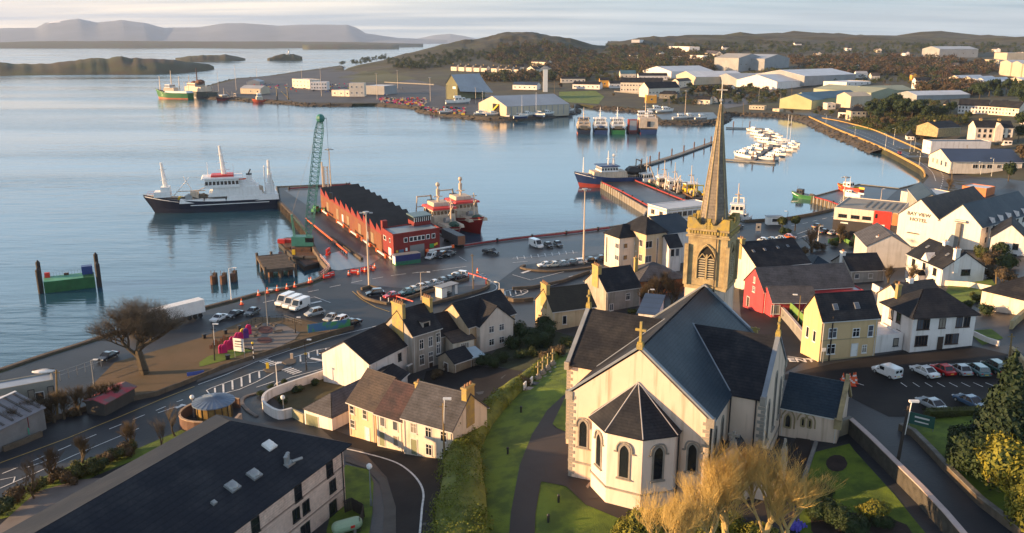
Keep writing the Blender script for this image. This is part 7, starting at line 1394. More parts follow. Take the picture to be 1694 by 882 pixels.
for a in [('lamp on the sea wall right of the lorry',383,498,444,white_p,1.2,0),('lamp post in the harbour park',443,540,480,steel,1.0,0),('lamp with curved arm on the kerbed island',697,497,451,cream_p,1.6,0),('lamp at the right tip of the kerbed island',826,488,476,white_p,.8,2.6),('black lamp between the zebra crossings and the white house',507,612,563,dark_p,.6,0),('white lamp post beside the zebra crossing',459,641,601,white_p,.4,0),('lamp beside the round pavilion',321,690,659,grey_p,0,0,True),('globe lamp on the grass inside the bend',614,838,774,grey_p,0,0,True),
 ('lamp fixed to the pole beside the pink pub',1319,548,489,mat('wood_pole',(.22,.15,.06),.9,.3,2),.7,3.0),('lamp by the corner of the shops near the quay',1353,400,375,white_p,.5,0),('lamp beside the quay wall near the white kiosk',1302,371,350,dark_p,.5,3.0),('lamp near the bay road at the shop roofs',1457,332,313,cream_p,.5,0),('lamp between the terrace and the round pavilion',470,688,672,grey_p,0,0,True),('lamp in the small yard behind the cottage',1071,520,480,grey_p,.6,0),
 ('lamp on the seafront near the left building',156,640,596,steel,.6,0),('lamp post by the playground',489,552,526,dark_p,.6,0)]: lamp(*a)
for k, (x, y, tp) in enumerate([(1520,277,252),(1464,249,221),(1414,226,210),(1366,206,189),(1478,240,213),(1512,252,228),(1505,252,226),(1536,262,245),(1330,180,160),(1290,177,155),(1255,168,145),(1640,292,262),(1622,290,268)]): lamp(['lamp at the bend of the bay road nearest the camera','bay road lamp before the stone bank','bay road lamp below the stone lodge','far bay road lamp below the hipped house','roadside lamp behind the bay road','tall lamp by the filling station forecourt','second lamp by the filling station forecourt','lamp left of the blue roofed showroom','lamp by the far road junction','lamp above the marina shore','lamp beside the far cottage road','lamp in front of the blue roofed showroom','lamp by the road junction near the showroom'][k], x, y, tp, steel, 1.2, R(200))
def pole(label, base, top, m, r=.16, light=False, cross=True):
 b = G(*base); H = ZH(b, top[1]); e = PY(top[0], top[1], b.y); t = thing('utility_pole', label, 'pole', tuple(b), 0, 'wooden utility poles'); MB().tube((0,0,-.2),(e.x-b.x,0,H),r,r*.7,8).obj('pole', m, t)
 if cross: MB().bar((e.x-b.x-.5,0,H-.5),(e.x-b.x+.5,0,H-.5),.12,.12).obj('crossarm', m, t)
 if light: MB().tube((e.x-b.x,0,H-3.6),(e.x-b.x+.2,-.2,H+.6),.06).box(e.x-b.x,-.2,H+.5,e.x-b.x+1.1,.15,H+.75).obj('lamp_head', white_p, t)
wpole = mat('wood_pole',(.22,.15,.06)); tarp = mat('tarred_pole',(.035,.028,.024),.9,.3,2)
pole('dark wooden pole with white lamp beside the long churchyard wall', (1482,779), (1503,672), tarp, .22, True)
pole('wooden pole in front of the yellow house', (1371,597), (1379,524), tarp, .16)
pole('wooden pole by the parapet at the right edge', (1670,600), (1674,552), wpole, .16)
pole('wooden pole rising from the bare bushes at the left roadside', (95,694), (93,612), wpole, .18)
pole('wooden pole with lamp at the right end of the terrace', (735,768), (733,667), wpole, .14, True)
pole('wooden pole at the edge of the sandy park', (355,597), (352,541), tarp, .14, True)
pole('pole on the kerbed island near its right tip', (783,478), (781,420), wpole, .12)
for k, (x, y, tp) in enumerate([(917,172,133),(1107,175,160),(1575,300,280),(1600,262,240),(1230,190,170),(1310,160,140),(1648,470,450)]): pole(['slim pole behind the boatyard','pole above the marina shore','pole by the road junction left','pole by the showroom corner','pole beside the harbour mouth cottages','pole near the green gabled factory','pole in the hotel garden'][k], (x,y), (x,tp), wpole, .16)
for k, (x, y, tp) in enumerate(((420,597,569),(507,608,587))):
 b = G(x, y); H = ZH(b, tp); t = thing('zebra_beacon', ('left','right')[k]+' black and white banded crossing post with amber globe', 'beacon', tuple(b), 0, 'zebra crossing beacons'); n = 7
 for i in range(n): MB().tube((0,0,H*i/n),(0,0,H*(i+1)/n),.09,n=6).obj('band', white_p if i%2 else dark_p, t)
 MB().sphere((0,0,H+.2),.25,8,6).obj('globe', yellow_p, t)
for k, (x, y, m_) in enumerate(((443,611,yellow_p),(483,595,cream_p))):
 b = G(x, y); t = thing('traffic_bollard', ('yellow','cream')[k]+' keep left bollard on the crossing refuge', 'bollard', tuple(b)); MB().box(-.25,-.15,.12,.25,.15,1.3).obj('shell', m_, t); MB().box(-.32,-.2,0,.32,.2,.14).obj('base', dark_p, t)
for pts, lab in (([(436,612),(450,606),(470,606),(468,612),(452,617),(440,616)],'left'),([(466,600),(478,594),(490,595),(489,601),(478,606)],'right')):
 P = GP(pts); o = MB().prism([p.xy for p in P], P[0].z-.2, P[0].z+.2).obj('traffic_island', pave, None, fix=True); tag(o, lab+' kerbed refuge in the middle of the zebra crossing', 'traffic island', 'crossing refuges')
def make_cone():
 t = thing('traffic_cone', 'x', 'traffic cone'); MB().box(-.28,-.28,0,.28,.28,.06).obj('base', red_paint, t); MB().tube((0,0,.06),(0,0,.4),.22,.15,8).tube((0,0,.62),(0,0,.95),.11,.04,8).obj('cone_body', orange_p, t); MB().tube((0,0,.4),(0,0,.62),.15,.11,8).obj('white_band', white_p, t); return snapshot(t)
cn = make_cone()
W1 = [(400,504,'by the lamp on the sea wall'),(428,491,'first on the sea wall right of the park lamp'),(443,487,'second on the sea wall'),(459,483,'third on the sea wall'),(475,480,'fourth on the sea wall'),(488,477,'fifth on the sea wall'),(512,470,'of the close pair on the sea wall, left'),(515,469,'of the close pair on the sea wall, right'),(577,456,'left of the line at the pier entrance'),(593,454,'second in the line at the pier entrance'),(604,450,'middle of the line at the pier entrance'),(617,448,'right of the line at the pier entrance'),(620,444,'beside the tall mast at the pier entrance'),(790,452,'by the right tip of the island')]
for x, y, lb in W1: c = G(x, y); place(cn, (c.x,c.y,c.z+(.35 if 420 < x < 530 else .05)), 0, 'red and white traffic cone '+lb, 'traffic cones round the quay', scale=1.5)
rnd = random.Random(5)
for k in range(11): c = G(1397+rnd.uniform(-3,20), 633+rnd.uniform(-7,7)); place(cn, (c.x,c.y,c.z+.06), 0, 'red and white cone in the tight cluster on the church car park', 'cluster of cones on the church car park', scale=1.15)
kill(cn)
for k, (x, y) in enumerate([(586,452),(603,449),(541,460),(548,457),(611,447),(543,421)]):
 c = G(x, y); t = thing('road_barrier', 'red plastic barrier '+['left in the line at the pier entrance','second in the line at the pier entrance','at the foot of the pier railing','beside the foot of the pier railing','right of the line at the pier entrance','box shaped on the sunken slab'][k], 'barrier', tuple(c), .3*k); s = 1.0 if k < 5 else 1.6
 MB().box(-1*s,-.25*s,0,1*s,.25*s,.35).box(-.95*s,-.15*s,.35,.95*s,.15*s,1.1*s).obj('barrier_body', red_paint, t); MB().box(-.7*s,-.17*s,.6,.7*s,.17*s,.8).obj('white_panel', white_p, t)
def railing(label, pts, h, m, name='railing', sp=2.0, bars=2, cat='railing', r=.05, slats=False, fill=None):
 P = GP(pts); t = thing(name, label, cat, tuple(P[0])); mb = MB()
 for a_, b_ in zip(P[:-1], P[1:]):
  for k in range(bars): z = Vector((0,0,h*(1-k*.4))); mb.tube(a_-P[0]+z, b_-P[0]+z, r, n=4)
 mb.obj('rail', m, t)
 for p, dd in along(P, sp): v = p-P[0]; MB().tube((v.x,v.y,v.z-.3),(v.x,v.y,v.z+h),r,n=4).obj('post', m, t)
 if fill:
  f = MB()
  for a_, b_ in zip(P[:-1], P[1:]): f.bar(a_-P[0]+Vector((0,0,h*.5)), b_-P[0]+Vector((0,0,h*.5)), .06, h*.9)
  f.obj('panel', fill, t)
 return t
railing('red and white steel railing turning the corner by the crane barge', [(530,428),(546,446),(531,458)], 1.3, mat('red_white_rail',(.55,.20,.16),.6,.2,3,col2=(.6,.58,.55)), bars=3, r=.08)
railing('dark bow topped railing round the harbour park playground', [(396,552),(420,534),(470,530),(500,540)], 1.2, dark_p, sp=1.5)
railing('steel railing on the terrace beside the seafront building', [(100,630),(130,620),(170,606)], 1.8, steel, sp=1.6)
railing('green fence beside the small car park below the shops', [(1370,402),(1392,398),(1408,406)], 1.2, green_p, fill=mat('fence_green',(.14,.26,.05),.8))
railing('lime green fence running up to the black shop front', [(1412,396),(1424,389),(1440,383)], 1.3, green_p, fill=mat('fence_green',(.14,.26,.05)))
railing('height barrier rail in red and white at the left entrance of the island', [(656,500),(684,509)], 1.5, red_paint, bars=1, r=.14, sp=7)
railing('height barrier rail in red and white at the right entrance of the island', [(775,461),(806,471)], 1.5, red_paint, bars=1, r=.14, sp=7)
for k, (x,y) in enumerate(((630,500),(643,501),(784,463))): c = G(x,y); q = MB().tube((0,0,0),(0,0,1.2),.12,n=6).obj('bollard', white_p); q.location = c; tag(q, 'white post '+('left before the island wall','right before the island wall','at the right island entrance')[k], 'bollard', 'white posts at the island')
def fence(label, pts, h, m, pw=.16, name='board_fence', gap=.03):
 P = GP(pts); t = thing(name, label, 'fence', tuple(P[0])); k = 0
 for p, dd in along(P, pw):
  if k > 290: break
  v = p-P[0]; b = MB().bar(v+Vector((0,0,h*.5-.1)), v+dd*(pw-gap)+Vector((0,0,h*.5-.1)), .03, h+.05*((k*7)%3-1)); b.obj('board', m, t); k += 1
 mb = MB()
 for a_, b_ in zip(P[:-1], P[1:]): mb.bar(a_-P[0]+Vector((0,0,h*.75)), b_-P[0]+Vector((0,0,h*.75)), .08,.1)
 mb.obj('rail', m, t)
fence('dark board fence enclosing the tank at the bottom of the long building', [(570,850),(582,845),(602,856),(596,880)], 1.9, mat('fence_dark',(.05,.04,.035),.9,.3,2), .3)
tk = G(575,884)+Vector((0,0,.5)); t = thing('storage_tank', 'pale green oil tank inside the dark board fence', 'tank', tuple(tk), .5); MB().tube((-1.1,0,.7),(1.1,0,.7),.75,n=12).sphere((-1.1,0,.7),.74,10,8,sz=1).sphere((1.1,0,.7),.74,10,8,sz=1).obj('tank_body', mat('tank_green',(.34,.45,.30),.6,.1,1), t); MB().box(-.9,-.6,-.3,-.6,.6,.2).box(.6,-.6,-.3,.9,.6,.2).obj('cradle', concrete, t); MB().box(.2,-.78,.6,.7,-.72,.9).obj('red_label', red_paint, t)
stw = mat('old_wall', (.13,.10,.07), .95, .4, .8, .6, streak=.3); dstw = mat('stone_wall_dark', (.075,.07,.06), .95, .5, 1.2, .8)
pinkcap = mat('pink_coping', (.50,.40,.37), .85, .2, 1)
wallrun('boundary_wall', 'long dark stone wall with pale pink coping between churchyard and road', [(1404,716),(1440,750),(1476,787),(1520,832),(1560,876),(1600,925)], 2.0, .55, dstw, cap=pinkcap)
wallrun('retaining_wall', 'low stone wall with yellowed edge along the right side of the road', [(1488,712),(1510,722),(1560,775),(1620,835),(1690,890)], .9, .5, stw, cap=stone_grey)
wallrun('ramp_wall', 'curved grey concrete ramp wall in front of the low church annex', [(1310,712),(1330,708),(1353,703)], 1.9, .35, concrete, smooth=2); wallrun('ramp_wall', 'straight concrete ramp wall joining the long stone wall', [(1353,728),(1380,725),(1404,716)], 2.2, .35, mat('ramp_render',(.30,.25,.17),.9,.3,.6,streak=.7), cap=concrete)
wallrun('kerb_wall', 'low grey kerb wall beside the brown church path', [(1350,735),(1338,770),(1326,808),(1334,813)], .5, .45, concrete)
wallrun('seafront_wall', 'brown boundary wall between harbour park and main road', [(60,705),(150,678),(260,655),(330,627),(380,607),(440,588),(500,568),(560,551),(585,545)], .9, .35, stw)
wallrun('roadside_wall', 'low brown roadside wall at the left edge below the ribbed shed', [(6,748),(40,735),(70,722)], .9, .4, stw)
wallrun('garden_wall', 'white rendered wall curving round the rough garden beside the junction', [(575,612),(540,625),(480,646),(446,660),(436,672),(441,683),(462,694),(484,690)], 1.5, .35, render_white, cap=rooftrim, smooth=3)
wallrun('garden_wall', 'pale green wall panel between the white wall and the garage', [(484,690),(503,700)], 1.5, .3, mat('sage_wall',(.32,.31,.20),.9,.2,1))
wallrun('back_wall', 'mossy wall behind the rough garden', [(556,608),(590,628),(600,640)], 1.8, .35, mat('moss_wall',(.09,.08,.03),.95,.4,1))
wallrun('yard_wall', 'white capped yard wall right of the black lean-to roof', [(674,622),(711,602)], 1.8, .3, stone_grey, cap=rooftrim)
wallrun('ring_kerb', 'pale ring shaped kerb on the road corner by the pavilion', [(424,652),(405,658),(400,668),(412,682),(425,690)], .25, .6, pave_light, cat='kerb', smooth=3)
wallrun('island_wall', 'low stone wall round the front of the kerbed parking island', [(592,484),(604,495),(640,504),(662,501)], .6, .5, stw, smooth=2); wallrun('island_wall', 'low stone wall between parked cars and the paved strip of the island', [(664,499),(700,487),(740,474),(775,463)], .7, .5, stw); wallrun('island_wall', 'low stone wall along the road side of the island', [(690,511),(740,498),(790,484),(809,475),(806,468)], .7, .5, stw, smooth=2); wallrun('island_wall', 'low planted wall at the far left corner of the island', [(598,480),(612,476),(628,480)], .7, .6, stw)
wallrun('oval_kerb', 'raised dark kerb round the oval parking island', [(868,440),(862,444),(880,448),(920,450),(970,445),(985,440)], .45, .7, stw, cat='kerb', smooth=3)
wallrun('roadside_wall', 'low stone wall beside the road above the old cottage', [(975,452),(930,468),(880,478),(848,480)], .8, .4, stw); wallrun('roadside_wall', 'planted wall beside the small roadside signs', [(828,492),(850,500),(882,498)], .9, .6, stw, smooth=2)
wallrun('lane_wall', 'grey wall with sunlit end along the lane beside the pink pub', [(1288,520),(1310,545),(1332,572),(1342,590)], 2.0, .4, concrete, cap=pinkcap); wallrun('lane_fence', 'green timber fence on top of the bank behind the lane wall', [(1303,522),(1322,541),(1340,560)], 1.4, .15, mat('fence_green',(.14,.26,.05)), zoff=1.6)
wallrun('corner_wall', 'pale stone parapet at the right edge of the church car park', [(1670,592),(1682,604),(1694,618),(1720,640)], 1.8, .45, stone, cap=stone); wallrun('sloping_wall', 'stone wall along the lane above the white villa', [(1672,545),(1700,520),(1740,500)], 1.4, .5, stone, cap=stone)
wallrun('white_wall', 'low white wall stepping down beside the white villa', [(1610,556),(1630,566),(1652,573)], .9, .3, render_white); wallrun('white_wall', 'white garden wall with black car behind the yellow house', [(1443,480),(1460,490),(1476,500)], 1.6, .3, render_white); wallrun('cream_wall', 'cream wall below the gables of the white townhouse', [(1555,472),(1600,475),(1640,482)], 1.2, .3, render_cream)
wallrun('promenade_wall', 'sunlit low wall along the bay side of the curving road', [(1530,292),(1524,280),(1492,262),(1462,247),(1422,230),(1382,214),(1338,194)], 1.0, .5, mat('gold_stone',(.42,.27,.09),.9,.3,1), smooth=3); wallrun('promenade_wall', 'low yellow stone wall on the land side of the bay road', [(1556,268),(1520,248),(1470,226),(1440,214),(1400,204),(1360,196)], .8, .4, mat('gold_stone',(.42,.27,.09)), smooth=2)
wallrun('quay_parapet', 'low parapet wall along the quay edge right of the church tower', [(1232,368),(1296,364.5),(1340,357),(1376,349)], .9, .6, stw)
wallrun('stone_bank', 'pale long boundary wall on the far shore below the school', [(1016,152),(1060,156),(1100,161)], 1.2, .5, concrete)
wallrun('container_wall', 'long pale wall behind the far quay', [(636,137),(680,139),(718,141)], 1.4, .5, concrete)
def sign(label, px, py, w_, h_, z0, m, rz, texts=(), posts=2, name='sign_board', cat='sign', back=grey_p):
 b = G(px, py); t = thing(name, label, cat, tuple(b), rz)
 for k in range(posts): x = 0 if posts == 1 else (-w_/2+.1+(w_-.2)*k/(posts-1)); MB().tube((x,.05,0),(x,.05,z0+h_),.05,n=6).obj('post', back, t)
 MB().box(-w_/2,-.06,z0,w_/2,0,z0+h_).obj('panel', m, t)
 for tx, z, sz, mm in texts: l_ = min(w_*.8, len(tx)*sz*.55); MB().box(-l_/2,-.075,z0+z-sz*.28,l_/2,-.061,z0+z+sz*.28).obj('print_line', mm, t)
 return t
sign('brown tourist sign with white lettering at the left roadside', 37,722,3.2,1.9,1.6,mat('sign_maroon',(.20,.015,.012),.6),R(-14),[('xxxx',1.35,.45,white_p),('xxxxxxxxxxxxxxx',.85,.28,white_p),('xxxxxxxxxxx',.4,.28,white_p)]); sign('small green board below the brown tourist sign', 46,724,.9,1.1,.6,mat('sign_mint',(.10,.45,.30),.6),R(-14),[('P',.5,.6,white_p)],1)
sign('white information board with small print by the park wall', 397,594,2.4,2.6,1.6,white_p,R(-18),[('xxxxxxx',2.0,.4,dark_p),('xxxxxxxxxxx',1.45,.28,dark_p),('xxxxxxxxxxxxx',.95,.26,dark_p)]); sign('white and green double sign at the lawn corner by the car park', 1523,712,3.0,1.6,.6,mat('sign_green',(.02,.10,.08),.6),R(-38),[('xxxxxxxx',1.1,.4,white_p),('xxxxxxxxxx',.5,.3,white_p)])
sign('blue and green mural board on the wall beside the parked cars', 545,548,9,1.8,.3,mat('mural_blue',(.05,.16,.33),.6,.4,.4,col2=(.06,.28,.10),thr=(.45,.55)),R(24),(),3); sign('white notice board standing at the kerb near the main road', 205,668,1.6,1.0,1.3,white_p,R(20),(),1)
sign('yellow framed tourist board left of the shops', 1254,386,1.6,2.4,.8,cream_p,R(0),[('i',1.2,1.2,dark_p)],2); sign('blue board lying low beside the park wall', 324,622,3.0,.7,.2,mat('sign_blue',(.05,.10,.40),.6),R(25),(),2); sign('two small cream roadside signs by the planted wall', 829,498,1.4,2.4,.6,cream_p,R(-5),(),1)
sign('round no entry sign at the corner of the yellow house', 1361,600,.6,.6,1.9,white_p,0,(),1);
for k, (x, y) in enumerate(((1420,597),)): pass
for k in range(11):
 f = k/10; c = G(367+f*45, 585-f*31+ (3 if k%2 else 0)); h_ = 1.7+.5*f; m_ = magenta_p if k not in (8,) else yellow_p
 if k == 9: m_ = mat('play_purple',(.12,.03,.25),.5)
 t = MB().box(-.55,-.12,0,.55,.12,h_*.8).tube((-.0,-.12,h_*.8),(-.0,.12,h_*.8),.55,n=12).obj('play_panel', m_, None); t.location = c; t.rotation_euler = (0,0,R(35)); tag(t, NM[k]+' rounded '+('magenta' if m_ is magenta_p else 'yellow' if k == 8 else 'purple')+' panel from the left in the magenta playground screen', 'play panel', 'panels of the magenta playground screen')
for k in range(7): c = G(349+k*4.5, 577-k*2.3); q = MB().box(-.2,-.2,0,.2,.2,.8+.3*(k%3)).obj('timber_post', rust); q.location = c; tag(q, NM[k]+' short dark post from the left in the stepped row on the park sand', 'post', 'stepped posts in the harbour park')
for k, (x, y) in enumerate([(420,548),(428,540),(452,539),(460,550),(424,556)]): c = G(x,y); t = thing('planter_bench', 'curved bench '+('left','upper left','upper right','right','lower left')[k]+' of the round red bed', 'bench', tuple(c), k*1.2, 'benches round the red bed'); MB().box(-1.0,-.3,.35,1.0,.3,.5).obj('seat', timber, t); MB().box(-.9,-.25,0,-.7,.25,.35).obj('leg', concrete, t); MB().box(.7,-.25,0,.9,.25,.35).obj('leg', concrete, t)
for k, (x, y) in enumerate([(338,560),(373,553),(396,546),(377,595)]): c = G(x,y); q = MB().tube((0,0,0),(0,0,.9),.4,.45,8).tube((0,0,.9),(0,0,1.0),.5,n=8).obj('litter_bin', dark_p); q.location = c; tag(q, ('leftmost dark tub on the sand of the park','dark tub in the middle of the sand','dark tub by the paved circle','dark bin beside the park wall')[k], 'bin', 'tubs and bins in the harbour park')
b = G(731,494); e = G(757,486); t = thing('bus_shelter', 'white walled shelter with flat dark roof on the kerbed island', 'shelter', tuple(b), math.atan2(e.y-b.y,e.x-b.x)); wl_ = (e-b).length; MB().box(0,0,0,wl_*.32,2.2,2.5).box(0,2.0,0,wl_,2.2,2.5).box(wl_*.85,0,0,wl_,.2,2.5).obj('wall', white_p, t); MB().box(-.3,-.3,2.5,wl_+.3,2.5,2.7).obj('flat_roof', grey_p, t); MB().box(wl_*.3,1.4,.4,wl_*.8,1.9,.5).obj('bench', timber, t)
b, e = G(655,440), G(696,434.5); t = thing('shipping_container', 'site container painted blue above and green below in front of the fish hall', 'container', tuple(b+Vector((0,0,.05))), math.atan2(e.y-b.y,e.x-b.x)); wl_ = (e-b).length; MB().box(0,0,0,wl_,2.6,1.0).obj('green_base', green_p, t); MB().box(0,0,1.0,wl_,2.6,2.7).obj('blue_body', mat('container_blue',(.03,.04,.16),.5,.2,1), t); MB().box(-.02,-.02,2.7,wl_+.02,2.62,2.78).obj('flat_roof', steel, t)
for k in range(24): MB().box(wl_*(k+.3)/24,-.05,.1,wl_*(k+.6)/24,-.001,2.6).obj('rib', green_p if False else mat('container_blue',(.03,.04,.16)), t)
for s_ in (0,): MB().box(-.05,.3,.2,-.001,2.3,2.4).obj('door', white_p, t)
b = G(1269,374); t = thing('kiosk', 'small white cabin with flat roof standing by the quay edge', 'kiosk', tuple(b), R(2)); MB().box(0,0,.4,5,2.4,3.0).obj('wall', white_p, t); MB().box(-.2,-.2,3.0,5.2,2.6,3.15).obj('flat_roof', grey_p, t); MB().box(1.6,-.03,1.4,4.2,-.001,2.4).obj('window', glass, t); MB().box(.3,.2,0,.6,2.2,.4).box(4.4,.2,0,4.7,2.2,.4).obj('plinth', concrete, t)
b = G(731,398); e = G(752,409); t = thing('box_trailer', 'dark grey box trailer parked on the quay right of the fish hall', 'trailer', tuple(b), math.atan2(e.y-b.y,e.x-b.x)); MB().box(0,0,1.0,12,2.5,3.8).obj('box_body', mat('trailer_grey',(.10,.11,.12),.6,.3,1), t); MB().box(11.9,.1,1.1,12.05,2.4,3.7).obj('rear_door', mat('trailer_rust',(.25,.10,.05),.7), t)
for x in (8.5,9.8,2): MB().tube((x,-.02,.5),(x,2.52,.5),.5,n=10).obj('wheel', rubber, t)
slabm = mat('grave_slab', (.34,.31,.27), .85, .25, 1.5); Z5 = lambda x, y: (848+x/3.995, 440+y/3.995)
for k, (hx, hy, sx_, sy_) in enumerate([(170,752,218,766),(200,720,245,736),(234,690,280,706),(266,660,310,676)]):
 h0, s0 = G(*Z5(hx,hy)), G(*Z5(sx_,sy_)); dd = s0-h0; ang = math.atan2(dd.y, dd.x); t = thing('grave', ('nearest','second','third','farthest')[k]+' of the four graves with tall cross and long pale slab by the hedge', 'grave', tuple(h0+Vector((0,0,.08))), ang, 'graves beside the hedge')
 MB().box(1.2,-.5,0,4.6,.5,.25).obj('slab', slabm, t); MB().box(-.4,-.5,0,.3,.5,.5).box(-.25,-.3,.5,.15,.3,.9).obj('plinth', slabm, t); MB().box(-.15,-.12,.9,.05,.12,3.0).box(-.14,-.45,2.1,.04,.45,2.35).obj('cross', mat('grave_gold',(.40,.32,.16),.9,.3,2), t)
for k, (hx, hy) in enumerate(((85,818),(128,786))): h0 = G(*Z5(hx,hy)); t = thing('grave', ('pale grave with low white headstone nearest the camera','dark grave with leaning pale headstone')[k], 'grave', tuple(h0+Vector((0,0,.08))), R(-22)); MB().box(-.2,-.5,0,0,.5,1.2).obj('headstone', white_p, t); MB().box(.2,-.6,0,3.6,.6,.3).obj('slab', slabm if k == 0 else dark_p, t)
for k, (x, y) in enumerate(((924,832),(907,865),(862,683),(840,752))): c = G(x,y); q = MB().tube((0,0,0),(0,0,.9),.14,n=6).sphere((0,0,.9),.2,6,5).obj('lawn_light', dark_p); q.location = c; tag(q, 'small dark light on the lawn '+('between path and apse','near the bottom edge left of the apse','beside the curving path','in the strip beside the hedge')[k], 'light', 'small lawn lights by the church')
c = G(1303,768)+Vector((0,0,0));
fl = MB(); rnd = random.Random(9)
for k in range(160): p = G(1316+rnd.gauss(0,5), 877+rnd.gauss(0,3)); fl.box(p.x-.07,p.y-.07,p.z+.3,p.x+.07,p.y+.07,p.z+.5+rnd.random()*.3)
o = stuff(fl.obj('blue_flowers', mat('blue_petals',(.12,.10,.55),.7))); o['label'] = 'patch of blue flowers below the golden bare tree'; o['category'] = 'flowers'
# ================================================================ FAR TOWN
shed_g = mat('shed_olive', (.17,.17,.09), .8, .3, .1, streak=.3); shed_w = mat('shed_cream', (.52,.44,.33), .8, .2, .1, streak=.4); shed_gr = mat('shed_grey', (.30,.31,.32), .8, .2, .1, streak=.3); ochre = mat('ochre_render', (.58,.30,.05), .9, .1, .3); lime = mat('lime_cladding', (.38,.38,.20), .8, .2, .1)
rgrey = mat('sheet_roof_grey', (.33,.36,.40), .5, .2, .05, streak=.4); rsage = mat('sheet_roof_sage', (.28,.31,.22), .7, .2, .05)
mm_ = {'w':render_white,'c':render_cream,'t':shed_w,'g':shed_gr,'o':shed_g,'y':ochre,'l':lime,'s':slate,'b':slate_blue,'m':rgrey,'p':roof_white,'e':roof_teal,'a':rsage,'n':roof_navy,'r':slate_brown,'x':stone_grey,'d':dark_p}
def fb(label, xa, ya, xb, yb, h, D, roof, wl, rm, rh=None, n=0, cat='house', name='house', doors=(), rows=1, chim=0):
 pa, pb = G(xa, ya), G(xb, yb); W_ = (pb-pa).length; hm_ = h*pa.y/1400/.93; rh = (min(D, W_)*.32 if rh is None else rh)
 wn_ = [('f',[(k+.5)/n for k in range(n)],[hm_*(.5 if rows == 1 else .28)]+([hm_*.72] if rows > 1 else []),min(1.6,W_/n*.45),min(1.4,hm_*.35),'1')] if n else []
 return bldg(name, label, (xa,ya), (xb,yb), D, hm_, 0 if roof == 'flat' else rh, roof, None, mm_[wl], mm_[rm], at='base', cat=cat, trim=False, win=wn_, chim=[(.1,.5,1.2,1.2,1.2),(.9,.5,1.2,1.2,1.2)][:chim], doors=doors, frame=rooftrim, group=None)
